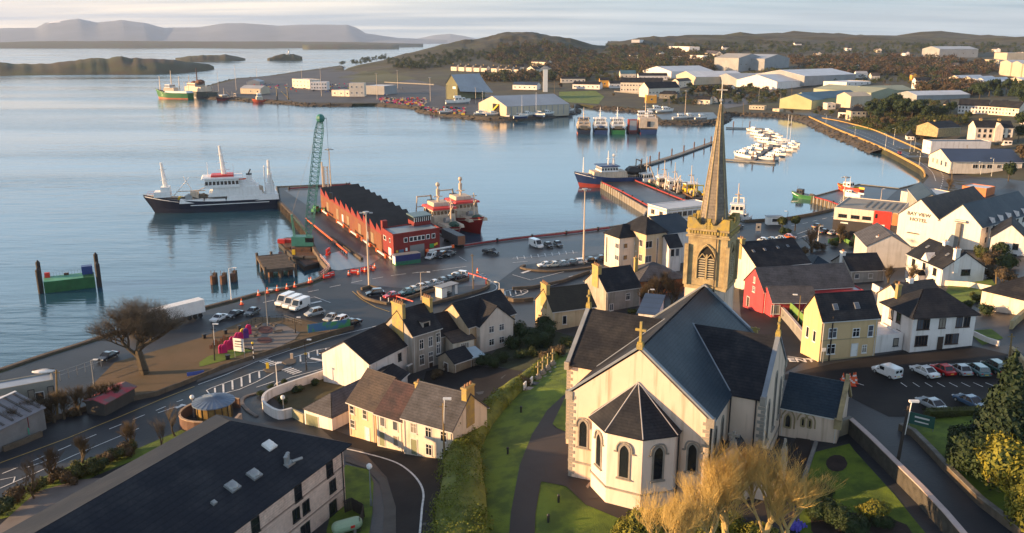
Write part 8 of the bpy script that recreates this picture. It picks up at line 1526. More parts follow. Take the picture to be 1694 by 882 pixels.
FB = [('pale two storey office on the far left quay with lower wing',484,145,513,147,13,16,'flat','c','m',0,5,'office','office_building',2),('pale flat roofed office block right of the long pale one',514,149,541,149,12,16,'flat','w','m',0,6,'office','office_building',2),('low cream depot with wide doors on the far quay',549,159,580,160,9,14,'flat','c','m',0,3,'depot','depot',1),
('tall cream and grey office cube on the far quay',578,160,603,160,20,12,'flat','c','m',0,3,'office','office_building',2),('long pale store with grey side on the far quay',604,156,636,157,13,26,'flat','g','p',0,0,'store','store',1),('low sunlit store left of the tug',398,155,432,156,8,16,'gx','t','m',3,3,'store','store',1),('small grey gabled hall behind the low sunlit store',408,141,430,141,5,22,'gy','g','m',3,0,'hall','hall',1),
('cream gabled boatyard shed with tall dark doorway',792,186,838,193,14,60,'gy','t','m',7,0,'shed','boat_shed',1),
('white bungalow with blue roof behind the boatyard tower',848,148,888,149,7,12,'gx','w','n',3,5,'house','bungalow',1),('long low white bungalow at the left of the green field',947,147,992,148,7,12,'gx','w','s',3,6,'house','bungalow',1),('cream and red long house behind the bungalow',928,137,968,137,6,9,'gx','c','s',2,6,'house','house',1),('ochre gabled house left of the school',992,145,1008,145,11,10,'gx','y','s',3,1,'house','house',1),('white house with black roof next to the ochre one',1008,146,1027,146,7,10,'gx','w','s',3,2,'house','house',1),
('long cream school building with two front gables',1026,153,1095,154,15,14,'gx','c','s',5,14,'school','school',2),('cream gabled hall with black roof right of the school',1072,161,1124,159,13,16,'gx','c','s',6,9,'hall','hall',1),('bright ochre and white cube house below the school',1069,171,1086,171,12,9,'flat','y','p',0,1,'house','cube_house',1),('low grey house right of the ochre cube',1090,163,1120,164,7,8,'hip','x','s',3,4,'house','house',1),
('teal roofed pavilion behind the school',1026,131,1052,131,8,14,'gx','c','e',4,4,'hall','hall',1),('white long house with grey roof behind the school',1056,133,1104,133,7,12,'gx','w','s',3,7,'house','house',1),('cream gabled house among trees right of the school',1122,145,1143,143,9,9,'gx','c','r',3,3,'house','house',2),
('white cottage with small gable on the far shore',1148,172,1174,173,7,8,'gx','c','s',3,3,'house','cottage',1,),('tiny sunlit cottage left of the spire',1177,170,1187,170,4,6,'gy','c','r',3,1,'house','cottage',1),
('large white factory hall with pale teal roof',1110,130,1180,128,10,60,'gx','w','p',6,0,'factory','factory',1),('broad white factory in front of the pale teal one',1150,139,1235,138,10,60,'gx','t','p',6,0,'factory','factory',1),('grey roofed factory range right of the spire',1220,142,1290,141,9,60,'gx','g','m',6,0,'factory','factory',1),('white gabled factory range in the middle of the estate',1285,146,1350,143,9,60,'gx','w','p',7,0,'factory','factory',1),('long grey factory roof at the right of the estate',1330,140,1415,136,12,70,'gx','g','p',6,0,'factory','factory',1),('low white factory annex below the long grey roof',1400,143,1440,141,6,30,'flat','w','p',0,4,'factory','factory',1),
('big grey arched boat hall on the hill, left half',1221,117,1262,116,18,50,'gy','g','g',6,5,'hall','great_hall',1),('big grey arched boat hall on the hill, right half',1264,115,1305,113,15,50,'gy','g','m',6,0,'hall','great_hall',1),
('green gabled factory with dark teal roof by the bay road',1304,177,1342,180,14,70,'gy','l','e',5,5,'factory','factory',1),('second green gable with teal roof beside the first',1342,179,1400,172,11,30,'gx','l','e',5,0,'factory','factory',1),('long pale green roofed factory with column like pilasters',1345,158,1440,166,10,40,'gx','a','a',4,16,'factory','factory',1),('lower pale green roofed range with dark bays',1440,160,1512,158,8,34,'gx','a','a',4,9,'factory','factory',1),('windowless cream gabled hall by the trees',1406,179,1440,178,17,18,'gx','t','t',3,0,'hall','hall',1),('small cream annex left of the cream hall',1368,181,1382,181,9,12,'flat','c','m',0,2,'hall','hall',1),
('tan house with dark hipped roof beside the bay road',1407,198,1432,198,13,10,'hip','t','s',3,3,'house','house',2),('white cottage left of the tan hipped house',1386,194,1405,195,8,8,'gx','w','s',3,2,'house','cottage',1),('long low tan building on the far shore left of the green gables',1239,181,1264,182,6,8,'flat','t','r',0,5,'house','low_building',1),('small tan hut beside the bay road',1278,184,1289,185,4,5,'flat','t','m',0,1,'hut','hut',1),
('white row of houses with many windows on the hill',1514,147,1542,147,12,9,'gx','w','s',3,6,'house','row_house',2),('small yellow house among brown trees',1441,133,1455,133,7,8,'gx','c','r',3,1,'house','house',1),('white house among brown trees left of the yellow one',1416,129,1435,129,6,8,'gx','w','m',3,2,'house','house',1),('tiny yellow gabled house among brown trees',1508,134,1516,134,9,6,'gy','y','r',2,1,'house','house',1),
('white terraced houses with slate roofs, left half',1584,187,1634,189,12,9,'gx','w','s',4,9,'house','row_house',2,),('cream terraced houses with slate roofs, right half',1634,189,1684,193,12,9,'gx','c','s',4,9,'house','row_house',2),('long pale roofed building above the dark trees',1516,166,1604,164,7,26,'gx','g','p',3,0,'factory','factory',1),
('large warehouse with arched pale roof on the far hill',1553,95,1617,95,12,70,'gx','g','m',5,4,'warehouse','warehouse',1),('tan warehouse on the far hill at the right edge',1665,99,1700,99,10,40,'flat','t','m',0,0,'warehouse','warehouse',1),('tall cream silo like hall, left of three',1652,124,1670,126,19,30,'gy','t','m',3,0,'silo hall','silo_hall',1),('tall cream silo like hall, middle of three',1670,126,1688,128,19,30,'gy','t','m',3,0,'silo hall','silo_hall',1),('tall cream silo like hall, right of three at the edge',1688,128,1706,130,19,30,'gy','t','m',3,0,'silo hall','silo_hall',1),
('white gabled shed, first from the left below the silo halls',1568,138,1586,139,8,40,'gy','t','p',3,0,'shed','shed',1),('white gabled shed, second from the left below the silo halls',1589,141,1608,142,9,40,'gy','t','p',3,0,'shed','shed',1),('white gabled shed, third from the left below the silo halls',1609,145,1630,146,10,50,'gy','t','p',3,0,'shed','shed',1),('long pale shed wall below the silo halls',1630,146,1672,144,9,30,'gx','g','p',3,0,'shed','shed',1),('white gabled shed near the right edge below the silo halls',1665,142,1692,144,9,40,'gy','t','p',3,0,'shed','shed',1),('low tan shed above the brown trees',1628,104,1652,105,5,20,'flat','t','m',0,0,'shed','shed',1),
('white house on the ridge left of the spire',1058,69.5,1070,69,3,20,'flat','w','p',0,0,'house','hill_house',1),('long white building on the wooded hill',1104,83,1140,85,6,22,'flat','w','p',0,10,'house','hill_house',2),('small white villa on the wooded hillside',1042,97,1056,97,5,12,'hip','c','s',3,3,'house','hill_house',1),('low white range on the wooded hillside',1103,98,1128,98,4,12,'flat','w','p',0,8,'house','hill_house',1),('white block on the wooded hillside',1141,98,1163,99,6,14,'flat','w','p',0,6,'house','hill_house',1),('yellow gabled house on the wooded hillside',1163,94,1183,97,6,14,'gx','c','r',5,3,'house','hill_house',1),
('farmhouse on the far ridge right of the spire',1196,82,1206,82,3,14,'gx','w','s',3,0,'house','hill_house',1),('white farmhouse on the far right slope',1315,76,1326,76,3,16,'gx','w','s',3,0,'house','hill_house',1),('small white house on the headland slope',879,110,906,111,7,10,'gx','c','s',3,4,'house','headland_house',2),('cream house beneath the headland slope',893,122,912,121,8,10,'gx','c','s',3,3,'house','headland_house',1),('cream house row end below the wood',849,120,867,120,8,10,'gx','c','s',4,4,'house','headland_house',1),('cream gabled house left of the boatyard tower',871,123,884,124,8,10,'gy','c','s',4,1,'house','headland_house',1)]
for q in FB: fb(*q[:13], cat=q[13-1] if False else q[12], name=q[13], rows=q[14]) if False else fb(q[0],q[1],q[2],q[3],q[4],q[5],q[6],q[7],q[8],q[9],q[10],q[11],cat=q[12],name=q[13],rows=q[14])
for k in range(9): x = 746+k*12.5+(k>4)*4; fb(NM[k]+' sunlit cream estate house from the left in the row under the headland', x, 117+k*.55, x+9, 117.3+k*.55, 6, 9, 'gx', 'c', 's', 4, 2, 'house', 'estate_house', chim=1)['group'] = 'estate houses under the headland'
FX = [(1545,110,9),(1572,112,8),(1330,104,8),(1368,108,7),(1405,112,7),(1262,126,8),(1240,130,7),(1460,150,9),(1476,152,9),(1560,178,10),(1690,205,14),(1655,178,9),(1500,232,12),(1322,168,8),(1200,150,8),(1215,157,8),(1660,240,14),(1230,96,7),(1395,83,6),(1445,86,6),(1490,92,7),(1600,88,6),(1640,86,7),(1085,92,7),(1070,108,7),(1015,112,8),(1190,108,8),(1530,118,8),(1680,92,6),(1345,92,6)]
for k, (x, y, w_) in enumerate(FX): fb(('white','cream')[k%2]+' small '+('gabled','hipped')[k%3==0]+' house '+NM[(k if k < 12 else k-12 if k < 17 else k-17)%12]+(' of the homes at the far edge of the slopes' if k == 29 else ' of the scattered homes on the upper slopes' if k > 16 else ' of the homes above the bay road' if k > 11 else ' of the scattered homes behind the bay'),x,y,x+w_,y+.4,w_*.55,9,('hip' if k%3==0 else 'gx'),'wc'[k%2],'srs'[k%3],3,2,'house','scattered_house')['group'] = 'scattered homes behind the harbour'
bs = [b for b in BLD if b.name.startswith('boat_shed')][0]; W_, D_, e_, r_ = bs['dim']; MB().box(W_*.52,-.1,0,W_*.76,-.001,e_*1.15).obj('doorway', mat('painted_recess_shade',(.012,.011,.010)), bs); MB().bar((W_*.50,-.6,2),(W_*.74,-.6,e_*1.1),1.2,1.2).obj('yellow_jib', yellow_p, bs)  # doorway is a flat panel with the interior's shade painted in
for k in range(12): MB().box(W_+.0,4+k*5.6,0,W_+.12,4.8+k*5.6,e_-.4).obj('wall_rib', shed_gr, bs)
b = G(902,152); H = ZH(b,110); t = thing('boatyard_tower', 'tall slender white tower with flared top behind the boatyard shed', 'tower', tuple(b)); tw = MB(); tw.box(-2.6,-2.6,0,2.6,2.6,H-3); tw.obj('shaft', white_p, t); MB().box(-4.2,-3,H-3,4.2,3,H-1).box(-2.6,-2.6,H-1,2.6,2.6,H).obj('head', shed_gr, t)
pa, pb = G(738,164), G(757,165); ang = math.atan2(pb.y-pa.y, pb.x-pa.x); W_ = (pb-pa).length; hE = ZH(pa,139); hR = ZH(pa,127)+2
t = thing('green_shed', 'tall green gabled slipway shed with swept grey roof on the far quay', 'shed', tuple(pa), ang); w2 = W_; D_ = 46
MB().add([(0,0,0),(w2,0,0),(w2,0,hE),(w2*.5,0,hR),(0,0,hE),(0,D_,0),(w2,D_,0),(w2,D_,hE),(w2*.5,D_,hR),(0,D_,hE)],[(0,1,2,3,4),(9,8,7,6,5),(1,6,7,2),(5,0,4,9),(0,5,6,1)]).obj('wall', shed_g, t, fix=True)
MB().add([(-.6,-.6,hE-.4),(w2*.5,-.6,hR+.3),(w2*.5,D_,hR+.3),(-.6,D_,hE-.4),(w2+.6,-.6,hE-.4),(w2+.6,D_,hE-.4),(w2+11,D_,hE*.35),(w2+4,-.6,hE*.55)],[(0,1,2,3),(1,4,5,2),(4,7,6,5)]).obj('roof', rgrey, t, fix=True); MB().box(w2*.6,-.1,hE*.7,w2*.85,-.01,hE*.85).obj('notice', white_p, t)
b = PY(478,88,2738); t = thing('lighthouse', 'small white lighthouse on the rocky islet in the bay', 'lighthouse', (b.x,b.y,max(b.z-2,3))); MB().tube((0,0,-4),(0,0,9),2.6,2.0,10).obj('shaft', white_p, t); MB().tube((0,0,9),(0,0,12),1.6,n=8).sphere((0,0,12),1.6,8,5).obj('lantern', dark_p, t); MB().box(-9,-3,-4,-3,3,2).obj('keepers_hut', white_p, t)
rnd = random.Random(4)
for nm, xs, ys, n_, lab in (('fish_boxes',(628,705),(163,176),260,'jumble of coloured fish boxes and net bins on the far quay'),('yard_gear',(700,770),(178,191),70,'boxes, drums and gear crowding the boatyard slip'),('quay_clutter',(405,640),(139,158),150,'pallets, drums and small gear spread over the far quay')):
 mb = MB()
 for k in range(n_):
  f = rnd.random(); p = G(xs[0]+f*(xs[1]-xs[0]), ys[0]+rnd.random()*(ys[1]-ys[0])*(.5+.5*f)); s_ = rnd.uniform(.4,1.2); mb.box(p.x-s_,p.y-s_,p.z,p.x+s_*1.4,p.y+s_,p.z+rnd.uniform(.6,1.8), rnd.choice((0,1,2,2,3,3,4,5)))
 o = stuff(mb.obj(nm, [red_paint, blue_p, cream_p, dark_p, magenta_p, yellow_p])); o['label'] = lab; o['category'] = 'cargo'
# ================================================================ VEGETATION
bark = mat('bark', (.085,.065,.04), .95, .4, 1.5, .6); bark_sunpaint = mat('bark_painted_sun', (.46,.34,.14), .9, .3, 2, .3); twig = mat('twigs_brown', (.10,.08,.055), .95, .4, 2); twig_sunpaint = mat('twigs_painted_sun', (.52,.37,.12), .9, .3, 2)  # foreground trees: the low sun's gold is put into bark and twig colour
def leafm(n, c, c2): return mat(n, c, .75, .4, .9, col2=c2, spec=.3)
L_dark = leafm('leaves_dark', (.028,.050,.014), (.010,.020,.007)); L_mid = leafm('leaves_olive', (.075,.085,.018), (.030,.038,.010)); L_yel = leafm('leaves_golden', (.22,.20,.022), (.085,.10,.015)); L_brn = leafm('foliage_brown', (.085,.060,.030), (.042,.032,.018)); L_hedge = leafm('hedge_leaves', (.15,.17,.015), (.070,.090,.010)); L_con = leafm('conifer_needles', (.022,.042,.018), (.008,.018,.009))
def bare(seed, H, spread, depth=5, up=.35, trunk=.28, r0=.035, nb=(3,4), jit=.35):
 rnd = random.Random(seed); A, B_ = MB(), MB()
 def rec(p, d, ln, r, k):
  mb = A if k < 3 else B_; n = 3 if k < 4 else 2
  for i in range(n):
   d2 = (d+Vector((rnd.gauss(0,jit*.4),rnd.gauss(0,jit*.4),rnd.gauss(0,jit*.25)+.05*up))).normalized(); q = p+d2*(ln/n); r2 = r*(.86 if k < 4 else .75)
   mb.tube(p, q, r, r2, 6 if k < 2 else (4 if k < 3 else 3), cap=False)
   if k < depth and (i > 0 or k > 1):
    for _ in range(rnd.choice(nb) if i == n-1 else rnd.choice((1,2))):
     a = rnd.uniform(0,2*math.pi); side = Vector((math.cos(a)*spread, math.sin(a)*spread, up+rnd.uniform(-.25,.35))); d3 = (d2*.75+side*.75).normalized(); rec(q, d3, ln*rnd.uniform(.58,.78), r2*.66, k+1)
   p, d, r = q, d2, r2
 rec(Vector((0,0,-.3)), Vector((0,0,1)), H*trunk, H*r0, 0); return A, B_
def leafy(seed, blobs, n, size, droop=0):
 rnd = random.Random(seed); vs = []; fs = []; tot = sum(b[3]*b[4] for b in blobs)
 for b in blobs:
  for _ in range(int(n*b[3]*b[4]/tot)):
   a = rnd.uniform(0,2*math.pi); z = rnd.uniform(-.85,1); s = math.sqrt(1-z*z); f = rnd.uniform(.72,1.06)*(1+.12*math.sin(a*3+b[0]*2)+.1*math.sin(z*7+b[1])); nrm = Vector((s*math.cos(a), s*math.sin(a), z)); c = Vector((b[0]+nrm.x*b[3]*f, b[1]+nrm.y*b[3]*f, b[2]+nrm.z*b[4]*f))
   nn = (nrm+Vector((rnd.gauss(0,.5),rnd.gauss(0,.5),rnd.gauss(0,.5)))).normalized(); u = nn.orthogonal().normalized(); v = nn.cross(u); t_ = rnd.uniform(0,6.3); u, v = u*math.cos(t_)+v*math.sin(t_), v*math.cos(t_)-u*math.sin(t_); q = size*rnd.uniform(.5,1.3); o = len(vs)
   vs += [c-u*q, c+v*q*.6, c+u*q, c-v*q*.6]; fs.append((o,o+1,o+2,o+3))
 return MB().add(vs, fs)
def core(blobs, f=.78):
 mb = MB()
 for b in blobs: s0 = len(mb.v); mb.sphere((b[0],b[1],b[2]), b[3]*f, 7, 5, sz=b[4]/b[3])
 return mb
TREES = {}
def make_tree(key, kind, seed, H, **k):
 t = thing('tree', 'x', 'tree')
 if kind == 'bare':
  A, B_ = bare(seed, H, **{a: b for a, b in k.items() if a not in ('m','tm','R')}); hz_ = max(v[2] for v in B_.v); rr_ = sorted(math.hypot(v[0],v[1]) for v in B_.v)[int(len(B_.v)*.985)]; fx, fz = k.get('R', H*.4)/rr_, H/hz_; ox_ = sum(v[0] for v in B_.v)/len(B_.v)*fx; oy_ = sum(v[1] for v in B_.v)/len(B_.v)*fx
  for M_ in (A, B_): M_.v = [(v[0]*fx-ox_*v[2]*fz/H*1.3, v[1]*fx-oy_*v[2]*fz/H*1.3, v[2]*fz) for v in M_.v]
  A.obj('trunk', k.get('m', bark), t); B_.obj('crown', k.get('tm', twig), t)
 else:
  rnd = random.Random(seed); m = k['m']; bl = []
  if kind == 'conifer':
   for i in range(11): f = i/10; R_ = H*.26*(1-f)**.8+.25; bl += [(rnd.gauss(0,.25),rnd.gauss(0,.25),H*(.12+.84*f),R_,H*.09)]+[(R_*.6*math.cos(a_),R_*.6*math.sin(a_),H*(.10+.84*f),R_*.5,H*.07) for a_ in (rnd.uniform(0,6),rnd.uniform(0,6),rnd.uniform(0,6))]
  elif kind == 'bush':
   for i in range(7): a_ = rnd.uniform(0,6.3); q = rnd.uniform(0,.55)*H; bl.append((q*math.cos(a_),q*math.sin(a_),H*rnd.uniform(.3,.62),H*rnd.uniform(.28,.45),H*rnd.uniform(.25,.4)))
  else:
   for i in range(12): a_ = rnd.uniform(0,6.3); q = rnd.uniform(.05,.30)*H; bl.append((q*math.cos(a_),q*math.sin(a_),H*rnd.uniform(.45,.85),H*rnd.uniform(.12,.22),H*rnd.uniform(.10,.18)))
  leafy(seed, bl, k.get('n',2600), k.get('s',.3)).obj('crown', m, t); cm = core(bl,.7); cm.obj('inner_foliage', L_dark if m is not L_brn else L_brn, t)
  MB().tube((0,0,-.4),(0,0,H*.7),H*.03,H*.012,7).obj('trunk', bark, t)
 TREES[key] = snapshot(t)
make_tree('big','bare',11,14.5,depth=6,spread=.95,up=.34,trunk=.12,r0=.018,nb=(3,4),R=11.5)
make_tree('gold','bare',5,11.5,R=5.6,depth=5,spread=.75,up=.7,trunk=.15,r0=.014,nb=(3,4),m=bark_sunpaint,tm=twig_sunpaint)
make_tree('small','bare',8,6,depth=4,spread=.55,up=.7,trunk=.25,r0=.018,nb=(3,3)); make_tree('wispy','bare',21,5,depth=5,spread=.6,up=.8,trunk=.12,r0=.015,nb=(3,3),tm=L_brn)
for i in range(3): make_tree('dk%d'%i,'round',30+i,10,m=L_dark,n=1500,s=.42); make_tree('ol%d'%i,'round',40+i,9,m=L_mid,n=1300,s=.42); make_tree('br%d'%i,'round',50+i,9,m=L_brn,n=1300,s=.40); make_tree('bs%d'%i,'bush',60+i,3,m=L_dark,n=1600,s=.17); make_tree('bo%d'%i,'bush',70+i,3,m=L_mid,n=1600,s=.17); make_tree('bb%d'%i,'bush',80+i,3,m=L_brn,n=1600,s=.16)
make_tree('con','conifer',3,14,m=L_con,n=9000,s=.32); make_tree('con2','conifer',4,10,m=L_dark,n=2500,s=.4); make_tree('yel','bush',90,4,m=L_yel,n=5000,s=.16); make_tree('ivy','bush',91,3.4,m=L_dark,n=4000,s=.14)
rnd = random.Random(77)
def tree(key, px, py, s, label, cat='tree', name='tree', group=None, rz=None, sink=0):
 c = G(px, py); o = place(TREES[key], (c.x,c.y,c.z-sink), rnd.uniform(0,6.3) if rz is None else rz, label, group, cat, scale=s); o.name = name; return o
tree('big',238,619,(.93,.93,1.03),'big spreading bare tree on the sandy ground of the harbour park', name='bare_tree', rz=4.14)
c = CP_(11,-4,0);
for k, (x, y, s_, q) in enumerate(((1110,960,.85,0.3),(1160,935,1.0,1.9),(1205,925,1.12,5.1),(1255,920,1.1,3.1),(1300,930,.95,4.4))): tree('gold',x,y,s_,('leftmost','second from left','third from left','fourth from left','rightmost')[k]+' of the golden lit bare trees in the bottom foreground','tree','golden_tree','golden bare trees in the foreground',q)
for k, (x, y, s_) in enumerate(((1030,905,.8),(1075,900,.9),(1110,885,.7))): tree('yel',x,y,s_,('left','middle','right')[k]+' golden green shrub at the bottom edge below the apse','shrub','golden_shrub')
for k, (x, y) in enumerate(((1150,905),(1205,898),(1262,905))): tree('yel',x,y,.75,('left','middle','right')[k]+' golden green bush under the golden bare trees','shrub','golden_shrub')
tree('yel',1446,858,.62,'small round golden shrub on the lawn inside the long stone wall','shrub','golden_shrub'); tree('ivy',1462,875,.5,'dark low shrub at the foot of the golden shrub','shrub','dark_shrub')
for k, (x, y, s_) in enumerate(((1352,845,.7),(1368,865,.8),(1395,880,.8),(1420,885,.7),(1360,820,.5))): tree('ivy',x,y,s_,'dark shrub '+('left','lower left','lower middle','lower right','upper left')[k]+' in the shaded bed below the round flower bed','shrub','dark_shrub','shrubs in the shaded bed')
tree('con',1652,765,.98,'tall dark conifer rising beside the lawn at the right','tree','conifer_tree'); tree('con',1700,770,.85,'second dark conifer at the right picture edge','tree','conifer_tree')
for k, (x, y, s_, ky) in enumerate(((1615,770,1.5,'ivy'),(1635,800,1.6,'ivy'),(1600,745,1.1,'ivy'),(1672,800,1.3,'yel'),(1695,830,1.6,'yel'),(1690,775,1.2,'yel'),(1690,870,1.3,'yel'))): tree(ky,x,y,s_,('dark broad shrub left of the golden green bushes','dark shrub in front of the tall conifer','smaller dark shrub at the lawn edge','golden green bush left of the others by the right edge','large golden green bush at the right edge','upper golden green bush behind','lowest golden green bush at the right edge')[k],'shrub','garden_shrub','shrubs around the conifer')
h0, h1 = G(1534,692), G(1622,684); t = thing('hedge', 'clipped dark hedge between the parked cars and the lawn', 'hedge', tuple(h0), math.atan2(h1.y-h0.y, h1.x-h0.x)); w_ = (h1-h0).length; MB().box(0,-.6,-.3,w_,.6,1.25).obj('hedge_body', L_mid, t); leafy(8, [(w_*(i+.5)/12,0,.7,.85,.75) for i in range(12)], 5000, .12).obj('leaves', L_mid, t)
def grow(ctx, cat, name, lst):
 for k, (ky, x, y, s_) in enumerate(lst):
  w_ = {'b':'','d':'dark ','o':'olive ','s':'','w':'','c':'dark '}.get(ky[0],''); kind = {'bs':'dark green','bo':'olive','bb':'brown twiggy','dk':'dark green','ol':'olive','br':'bare brown','sm':'small bare','wi':'wispy bare','iv':'dark ivy','ye':'golden','co':'dark pointed'}[ky[:2]]
  tree(ky, x, y, s_, kind+' '+cat+', '+NM[k%12]+' from the left '+ctx, cat, name, name.replace('_',' ')+'s '+ctx)
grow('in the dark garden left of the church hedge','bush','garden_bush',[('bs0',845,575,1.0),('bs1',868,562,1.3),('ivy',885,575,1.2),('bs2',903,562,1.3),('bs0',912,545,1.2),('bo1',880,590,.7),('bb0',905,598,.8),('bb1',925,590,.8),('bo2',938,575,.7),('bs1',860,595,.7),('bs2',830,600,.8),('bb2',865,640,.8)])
grow('in the yard behind the tall house','bush','yard_bush',[('bb0',722,625,.6),('bs1',800,605,.8),('bs2',815,610,.8),('bb1',740,612,.5),('bs0',700,640,.5)])
grow('along the lower left roadside','bush','roadside_bush',[('bb0',95,795,.7),('bo0',130,790,.8),('bo1',152,785,.8),('bs1',165,778,.8),('bb1',178,768,.7),('bo2',193,760,.7),('bb2',205,755,.8),('bo0',60,815,.7),('bb1',30,830,.8),('bs2',5,850,.9),('bb0',115,800,.7),('bo2',212,748,.6)])
grow('on the verge in front of the long building','tree','verge_tree',[('small',50,810,.9),('small',58,825,.8),('wispy',90,795,1.0),('wispy',140,765,.9),('wispy',215,745,1.0),('small',265,742,.9),('small',291,722,.95)])
grow('in the brown thicket above the left road wall','bush','thicket_bush',[('wispy',20,728,1.1),('wispy',40,715,1.1),('wispy',62,708,1.1),('wispy',88,700,1.1),('wispy',110,693,1.1),('wispy',130,688,1.1),('wispy',152,682,1.0),('wispy',172,677,1.0),('wispy',192,672,.9),('bb1',75,700,.6),('bb2',120,688,.6),('bb0',165,675,.5)])
grow('beside the white garden wall','bush','round_bush',[('bs0',429,655,.38),('bs1',450,645,.38),('bs2',471,636,.38)]); grow('inside the rough garden','bush','garden_shrub',[('bs0',470,668,.5),('bs1',492,650,.5),('bs2',520,638,.5),('bo1',545,628,.5)])
grow('by the grey house above the cottage','tree','thin_tree',[('wispy',1065,515,1.3),('wispy',1082,508,1.5),('wispy',1097,500,1.5),('wispy',1112,510,1.4),('wispy',1075,500,1.2),('bo0',1045,520,.5)])
grow('along the lane by the pink pub','bush','lane_bush',[('bb0',1296,510,.8),('bo1',1304,520,.8),('bs1',1312,530,.7),('bo2',1320,542,.7),('bb2',1290,500,.8),('bs2',1335,560,.6)])
grow('in the hotel garden','bush','hotel_bush',[('bo0',1625,430,1.3),('bb1',1640,440,1.4),('bs2',1655,425,1.4),('bo1',1668,445,1.4),('bb0',1635,460,1.2),('bb2',1660,465,1.2),('bs0',1690,410,1.3)]); grow('near the white townhouse','tree','garden_tree',[('wispy',1470,468,.9),('wispy',1508,470,1.0),('bb1',1485,476,.6),('bo0',1615,500,.7),('bs1',1630,520,.8),('bs2',1600,510,.6)])
grow('around the little car park below the shops','bush','car_park_bush',[('wispy',1388,402,1.3),('bb1',1398,400,1.1),('bo0',1380,408,.8),('bs1',1300,388,.9),('wispy',1340,418,1.5),('bb0',1352,415,1.1),('bb2',1330,422,1.0),('bs2',1412,410,.8),('wispy',1570,318,1.2)])
for k, (x, y) in enumerate(((1293,384),(1315,382))):
 c = G(x,y); t = thing('cabbage_palm', ('left','right')[k]+' small palm beside the road behind the long cream building', 'palm', tuple(c), 0, 'palms behind the long cream building'); MB().tube((0,0,0),(0,0,3.2),.2,.15).obj('trunk', bark, t); leafy(k+5, [(0,0,3.6,1.3,1.1)], 500, .5).obj('crown', L_mid, t)
grow('in the clump above the bay road','tree','clump_tree',[(k_,x,y,s_) for k_,x,y,s_ in (('dk0',1440,196,1.3),('ol1',1452,190,1.5),('dk2',1463,196,1.5),('dk0',1474,192,1.7),('dk1',1486,198,1.6),('ol0',1496,194,1.6),('dk2',1508,198,1.5),('dk0',1518,196,1.4),('dk1',1530,200,1.2),('br0',1462,212,.9),('br1',1478,212,.8),('dk1',1452,203,1.1))])
grow('in the grove left of the spire','tree','grove_tree',[('ol0',1148,158,1.3),('br1',1156,160,1.4),('ol2',1164,158,1.5),('br0',1172,160,1.4),('ol1',1180,158,1.4),('dk0',1188,160,1.2),('br2',1196,162,1.3),('dk1',1140,150,1.0),('br0',1205,160,1.2)])
grow('behind the white terraces at the right','tree','hill_tree',[('dk0',1620,165,1.5),('dk1',1636,160,1.7),('con2',1650,160,1.6),('dk2',1664,158,1.8),('con2',1676,160,1.7),('dk0',1690,165,1.8),('dk1',1690,180,1.5),('dk2',1608,160,1.3),('br1',1585,158,1.3),('br2',1560,160,1.3),('br0',1540,158,1.3)])
grow('around the villa and terraces at the right','tree','villa_tree',[('dk0',1560,195,.9),('dk1',1572,190,1.0),('ol1',1600,200,.8),('dk2',1690,215,1.2),('br0',1540,222,.6),('dk1',1684,235,1.0),('br1',1656,222,.7),('dk2',1668,300,.9),('br2',1690,275,1.1),('ol2',1350,192,.6),('br1',1392,200,.6)])
grow('beside the bay road and green factory','tree','shore_tree',[('ol0',1270,165,.8),('br0',1285,160,.8),('dk1',1240,150,.9),('ol1',1297,172,.6),('br2',1355,190,.8),('ol2',1375,193,.7),('br1',1390,190,.6),('br0',1310,190,.5),('dk0',1225,168,.7)])
grow('around the school and bungalows','tree','school_tree',[('br0',928,148,.9),('br1',940,135,1.0),('dk0',1010,140,.8),('br2',1020,135,.9),('ol1',1100,172,.6),('dk1',1112,170,.6),('br0',1015,160,.4),('ol2',1130,160,.7),('br1',975,132,1.0),('dk2',995,128,1.0)])
for s_ in TREES.values(): kill(s_)
hl = GP([(760,960),(762,880),(765,800),(770,748),(796,704),(830,668),(868,634),(900,606),(922,588)]); hp = spl(hl, 5); vs = []; K = 9; hb = []
for i, p in enumerate(hp):
 a_, b_ = hp[max(0,i-1)], hp[min(len(hp)-1,i+1)]; d = (b_-a_); d.z = 0; d.normalize(); n = Vector((-d.y,d.x,0)); f = i/len(hp); hw_ = 2.5*(1-f)+.75; hh = 2.3*(1-f)+1.0; g = HT(p.x,p.y)
 for k in range(K):
  a = math.pi*k/(K-1); r_ = 1+.14*fbm(np.array([i*.5]), np.array([k*.8]))[0]*3; q = p-n*(math.cos(a)*hw_*r_); vs.append((q.x, q.y, g-.5+(hh+.5)*math.sin(a)**.6*r_ if 0 < k < K-1 else g-.6))
 for q in range(2): hb.append((p.x+n.x*rnd.uniform(-hw_,hw_)*.5, p.y+n.y*rnd.uniform(-hw_,hw_)*.5, g+hh*.45, hw_*.78, hh*.74))
fs = [(i*K+k,(i+1)*K+k,(i+1)*K+k+1,i*K+k+1) for i in range(len(hp)-1) for k in range(K-1)]; t = thing('hedge', 'broad clipped yellow green hedge running down the left side of the churchyard', 'hedge', (0,0,0)); MB().add(vs, fs).obj('hedge_body', L_hedge, t, smooth=True, fix=True); lf = leafy(3, hb, 60000, .13)
lf.obj('leaves', L_hedge, t)
iv = G(752,755); t = thing('ivy', 'dark green ivy climbing the end wall of the terrace', 'ivy', tuple(iv)); leafy(6, [(0,.6,1,1.2,1.4),(0,1.5,3,1.0,1.5),(.2,.3,4.6,.7,1.0),(.5,2.4,1.5,1.1,1.3)], 3000, .15).obj('leaves', L_mid, t)
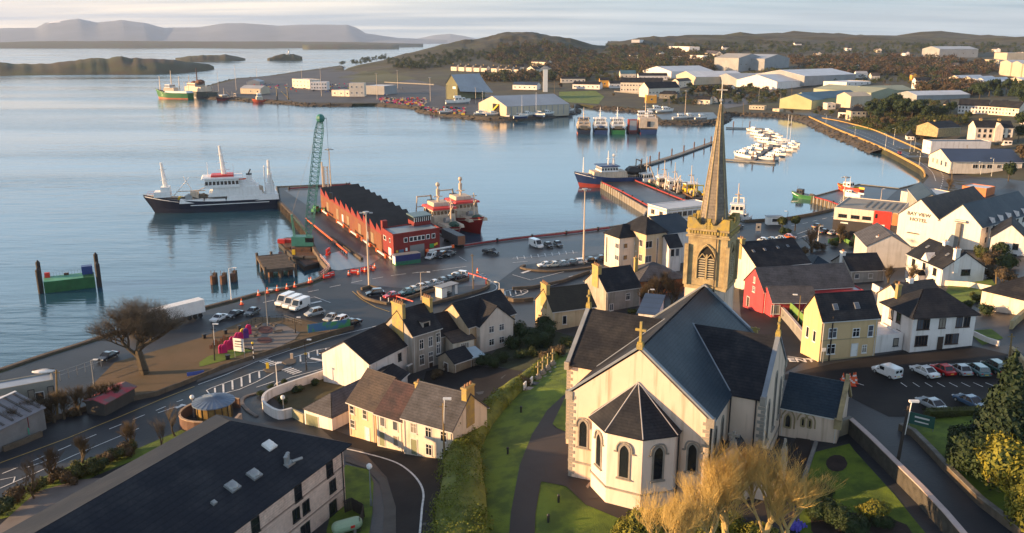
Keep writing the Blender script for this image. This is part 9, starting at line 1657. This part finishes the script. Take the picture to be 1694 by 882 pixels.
def wood(name, polys, n, mats_, h, label, seed):
 rnd = random.Random(seed); V = []; F = []; M = []
 unit = []
 for s in range(5): unit.append(leafy(s, [(0,0,.55,.5,.42),(rnd.uniform(-.3,.3),rnd.uniform(-.3,.3),.8,.32,.26),(rnd.uniform(-.3,.3),rnd.uniform(-.3,.3),.5,.4,.35)], 130, .10))
 for poly, w_ in polys:
  xs = [p[0] for p in poly]; ys = [p[1] for p in poly]; cnt = 0; tries = 0
  while cnt < n*w_ and tries < n*30:
   tries += 1; x, y = rnd.uniform(min(xs),max(xs)), rnd.uniform(min(ys),max(ys)); ins = False; j = len(poly)-1
   for i in range(len(poly)):
    if (poly[i][1] > y) != (poly[j][1] > y) and x < (poly[j][0]-poly[i][0])*(y-poly[i][1])/(poly[j][1]-poly[i][1]+1e-9)+poly[i][0]: ins = not ins
    j = i
   if ins: V.append((x,y)); cnt += 1
 zz_ = [G(*q) for q in V]; vs = []; fs = []; mi = []
 for p in zz_:
  if p.z > 110 or p.y > 3300 or p.y < 500: continue
  u = unit[rnd.randrange(5)]; s = h*rnd.uniform(.6,1.3); r = rnd.uniform(.8,1.4); o = len(vs); vs += [(p.x+v[0]*s*r, p.y+v[1]*s*r, p.z+v[2]*s-.1*s) for v in u.v]; fs += [tuple(o+i for i in f) for f in u.f]; mi += [rnd.choices(range(len(mats_)), [3,1,1][:len(mats_)])[0]]*len(u.f)
 mb = MB(); mb.v, mb.f, mb.mi = vs, fs, mi; o = stuff(mb.obj(name, mats_)); o['label'] = label; o['category'] = 'trees'; return o
wood('woodland', [([(800,100),(830,75),(900,72),(985,88),(1010,95),(1010,122),(930,125),(880,112),(830,108)],1.0),([(1010,80),(1140,78),(1220,92),(1220,112),(1160,122),(1060,122),(1010,118)],1.0),([(780,128),(850,126),(945,128),(945,136),(800,136)],.2)], 620, [L_brn, L_dark, L_mid], 10, 'bare brown woodland covering the hillside behind the harbour', 1)
wood('woodland', [([(1300,100),(1400,94),(1560,98),(1640,108),(1650,122),(1560,130),(1500,126),(1400,126),(1320,112)],1.4),([(1520,135),(1570,142),(1640,152),(1600,160),(1520,155)],.5)], 430, [L_brn, mat('foliage_russet',(.095,.055,.028),.9,.4,1), L_dark], 10, 'russet brown woodland behind the industrial estate', 2)
wood('hedgerows', [([(1000,76),(1300,70),(1694,74),(1694,88),(1300,90),(1000,86)],1.0),([(640,100),(760,84),(840,88),(800,100),(700,116),(640,112)],.35),([(560,108),(600,98),(640,92),(640,98),(590,108)],.12)], 620, [L_dark, L_mid], 7, 'dark hedgerows and gorse scattered on the far hills', 3)
wood('thicket', [([(1190,145),(1300,150),(1300,158),(1190,165)],.12),([(1390,184),(1545,168),(1600,205),(1540,235),(1480,225),(1440,200)],.5),([(1640,235),(1694,225),(1694,330),(1650,310)],.35),([(960,125),(1030,125),(1030,135),(945,135)],.12),([(1400,200),(1450,205),(1500,225),(1440,215)],.12),([(1000,112),(1500,112),(1560,132),(1500,140),(1010,128)],.7),([(1100,158),(1200,146),(1300,150),(1300,170),(1120,176)],.25)], 560, [L_mid, L_brn, L_dark], 4.5, 'mixed scrub and garden hedges behind the bay road', 5)
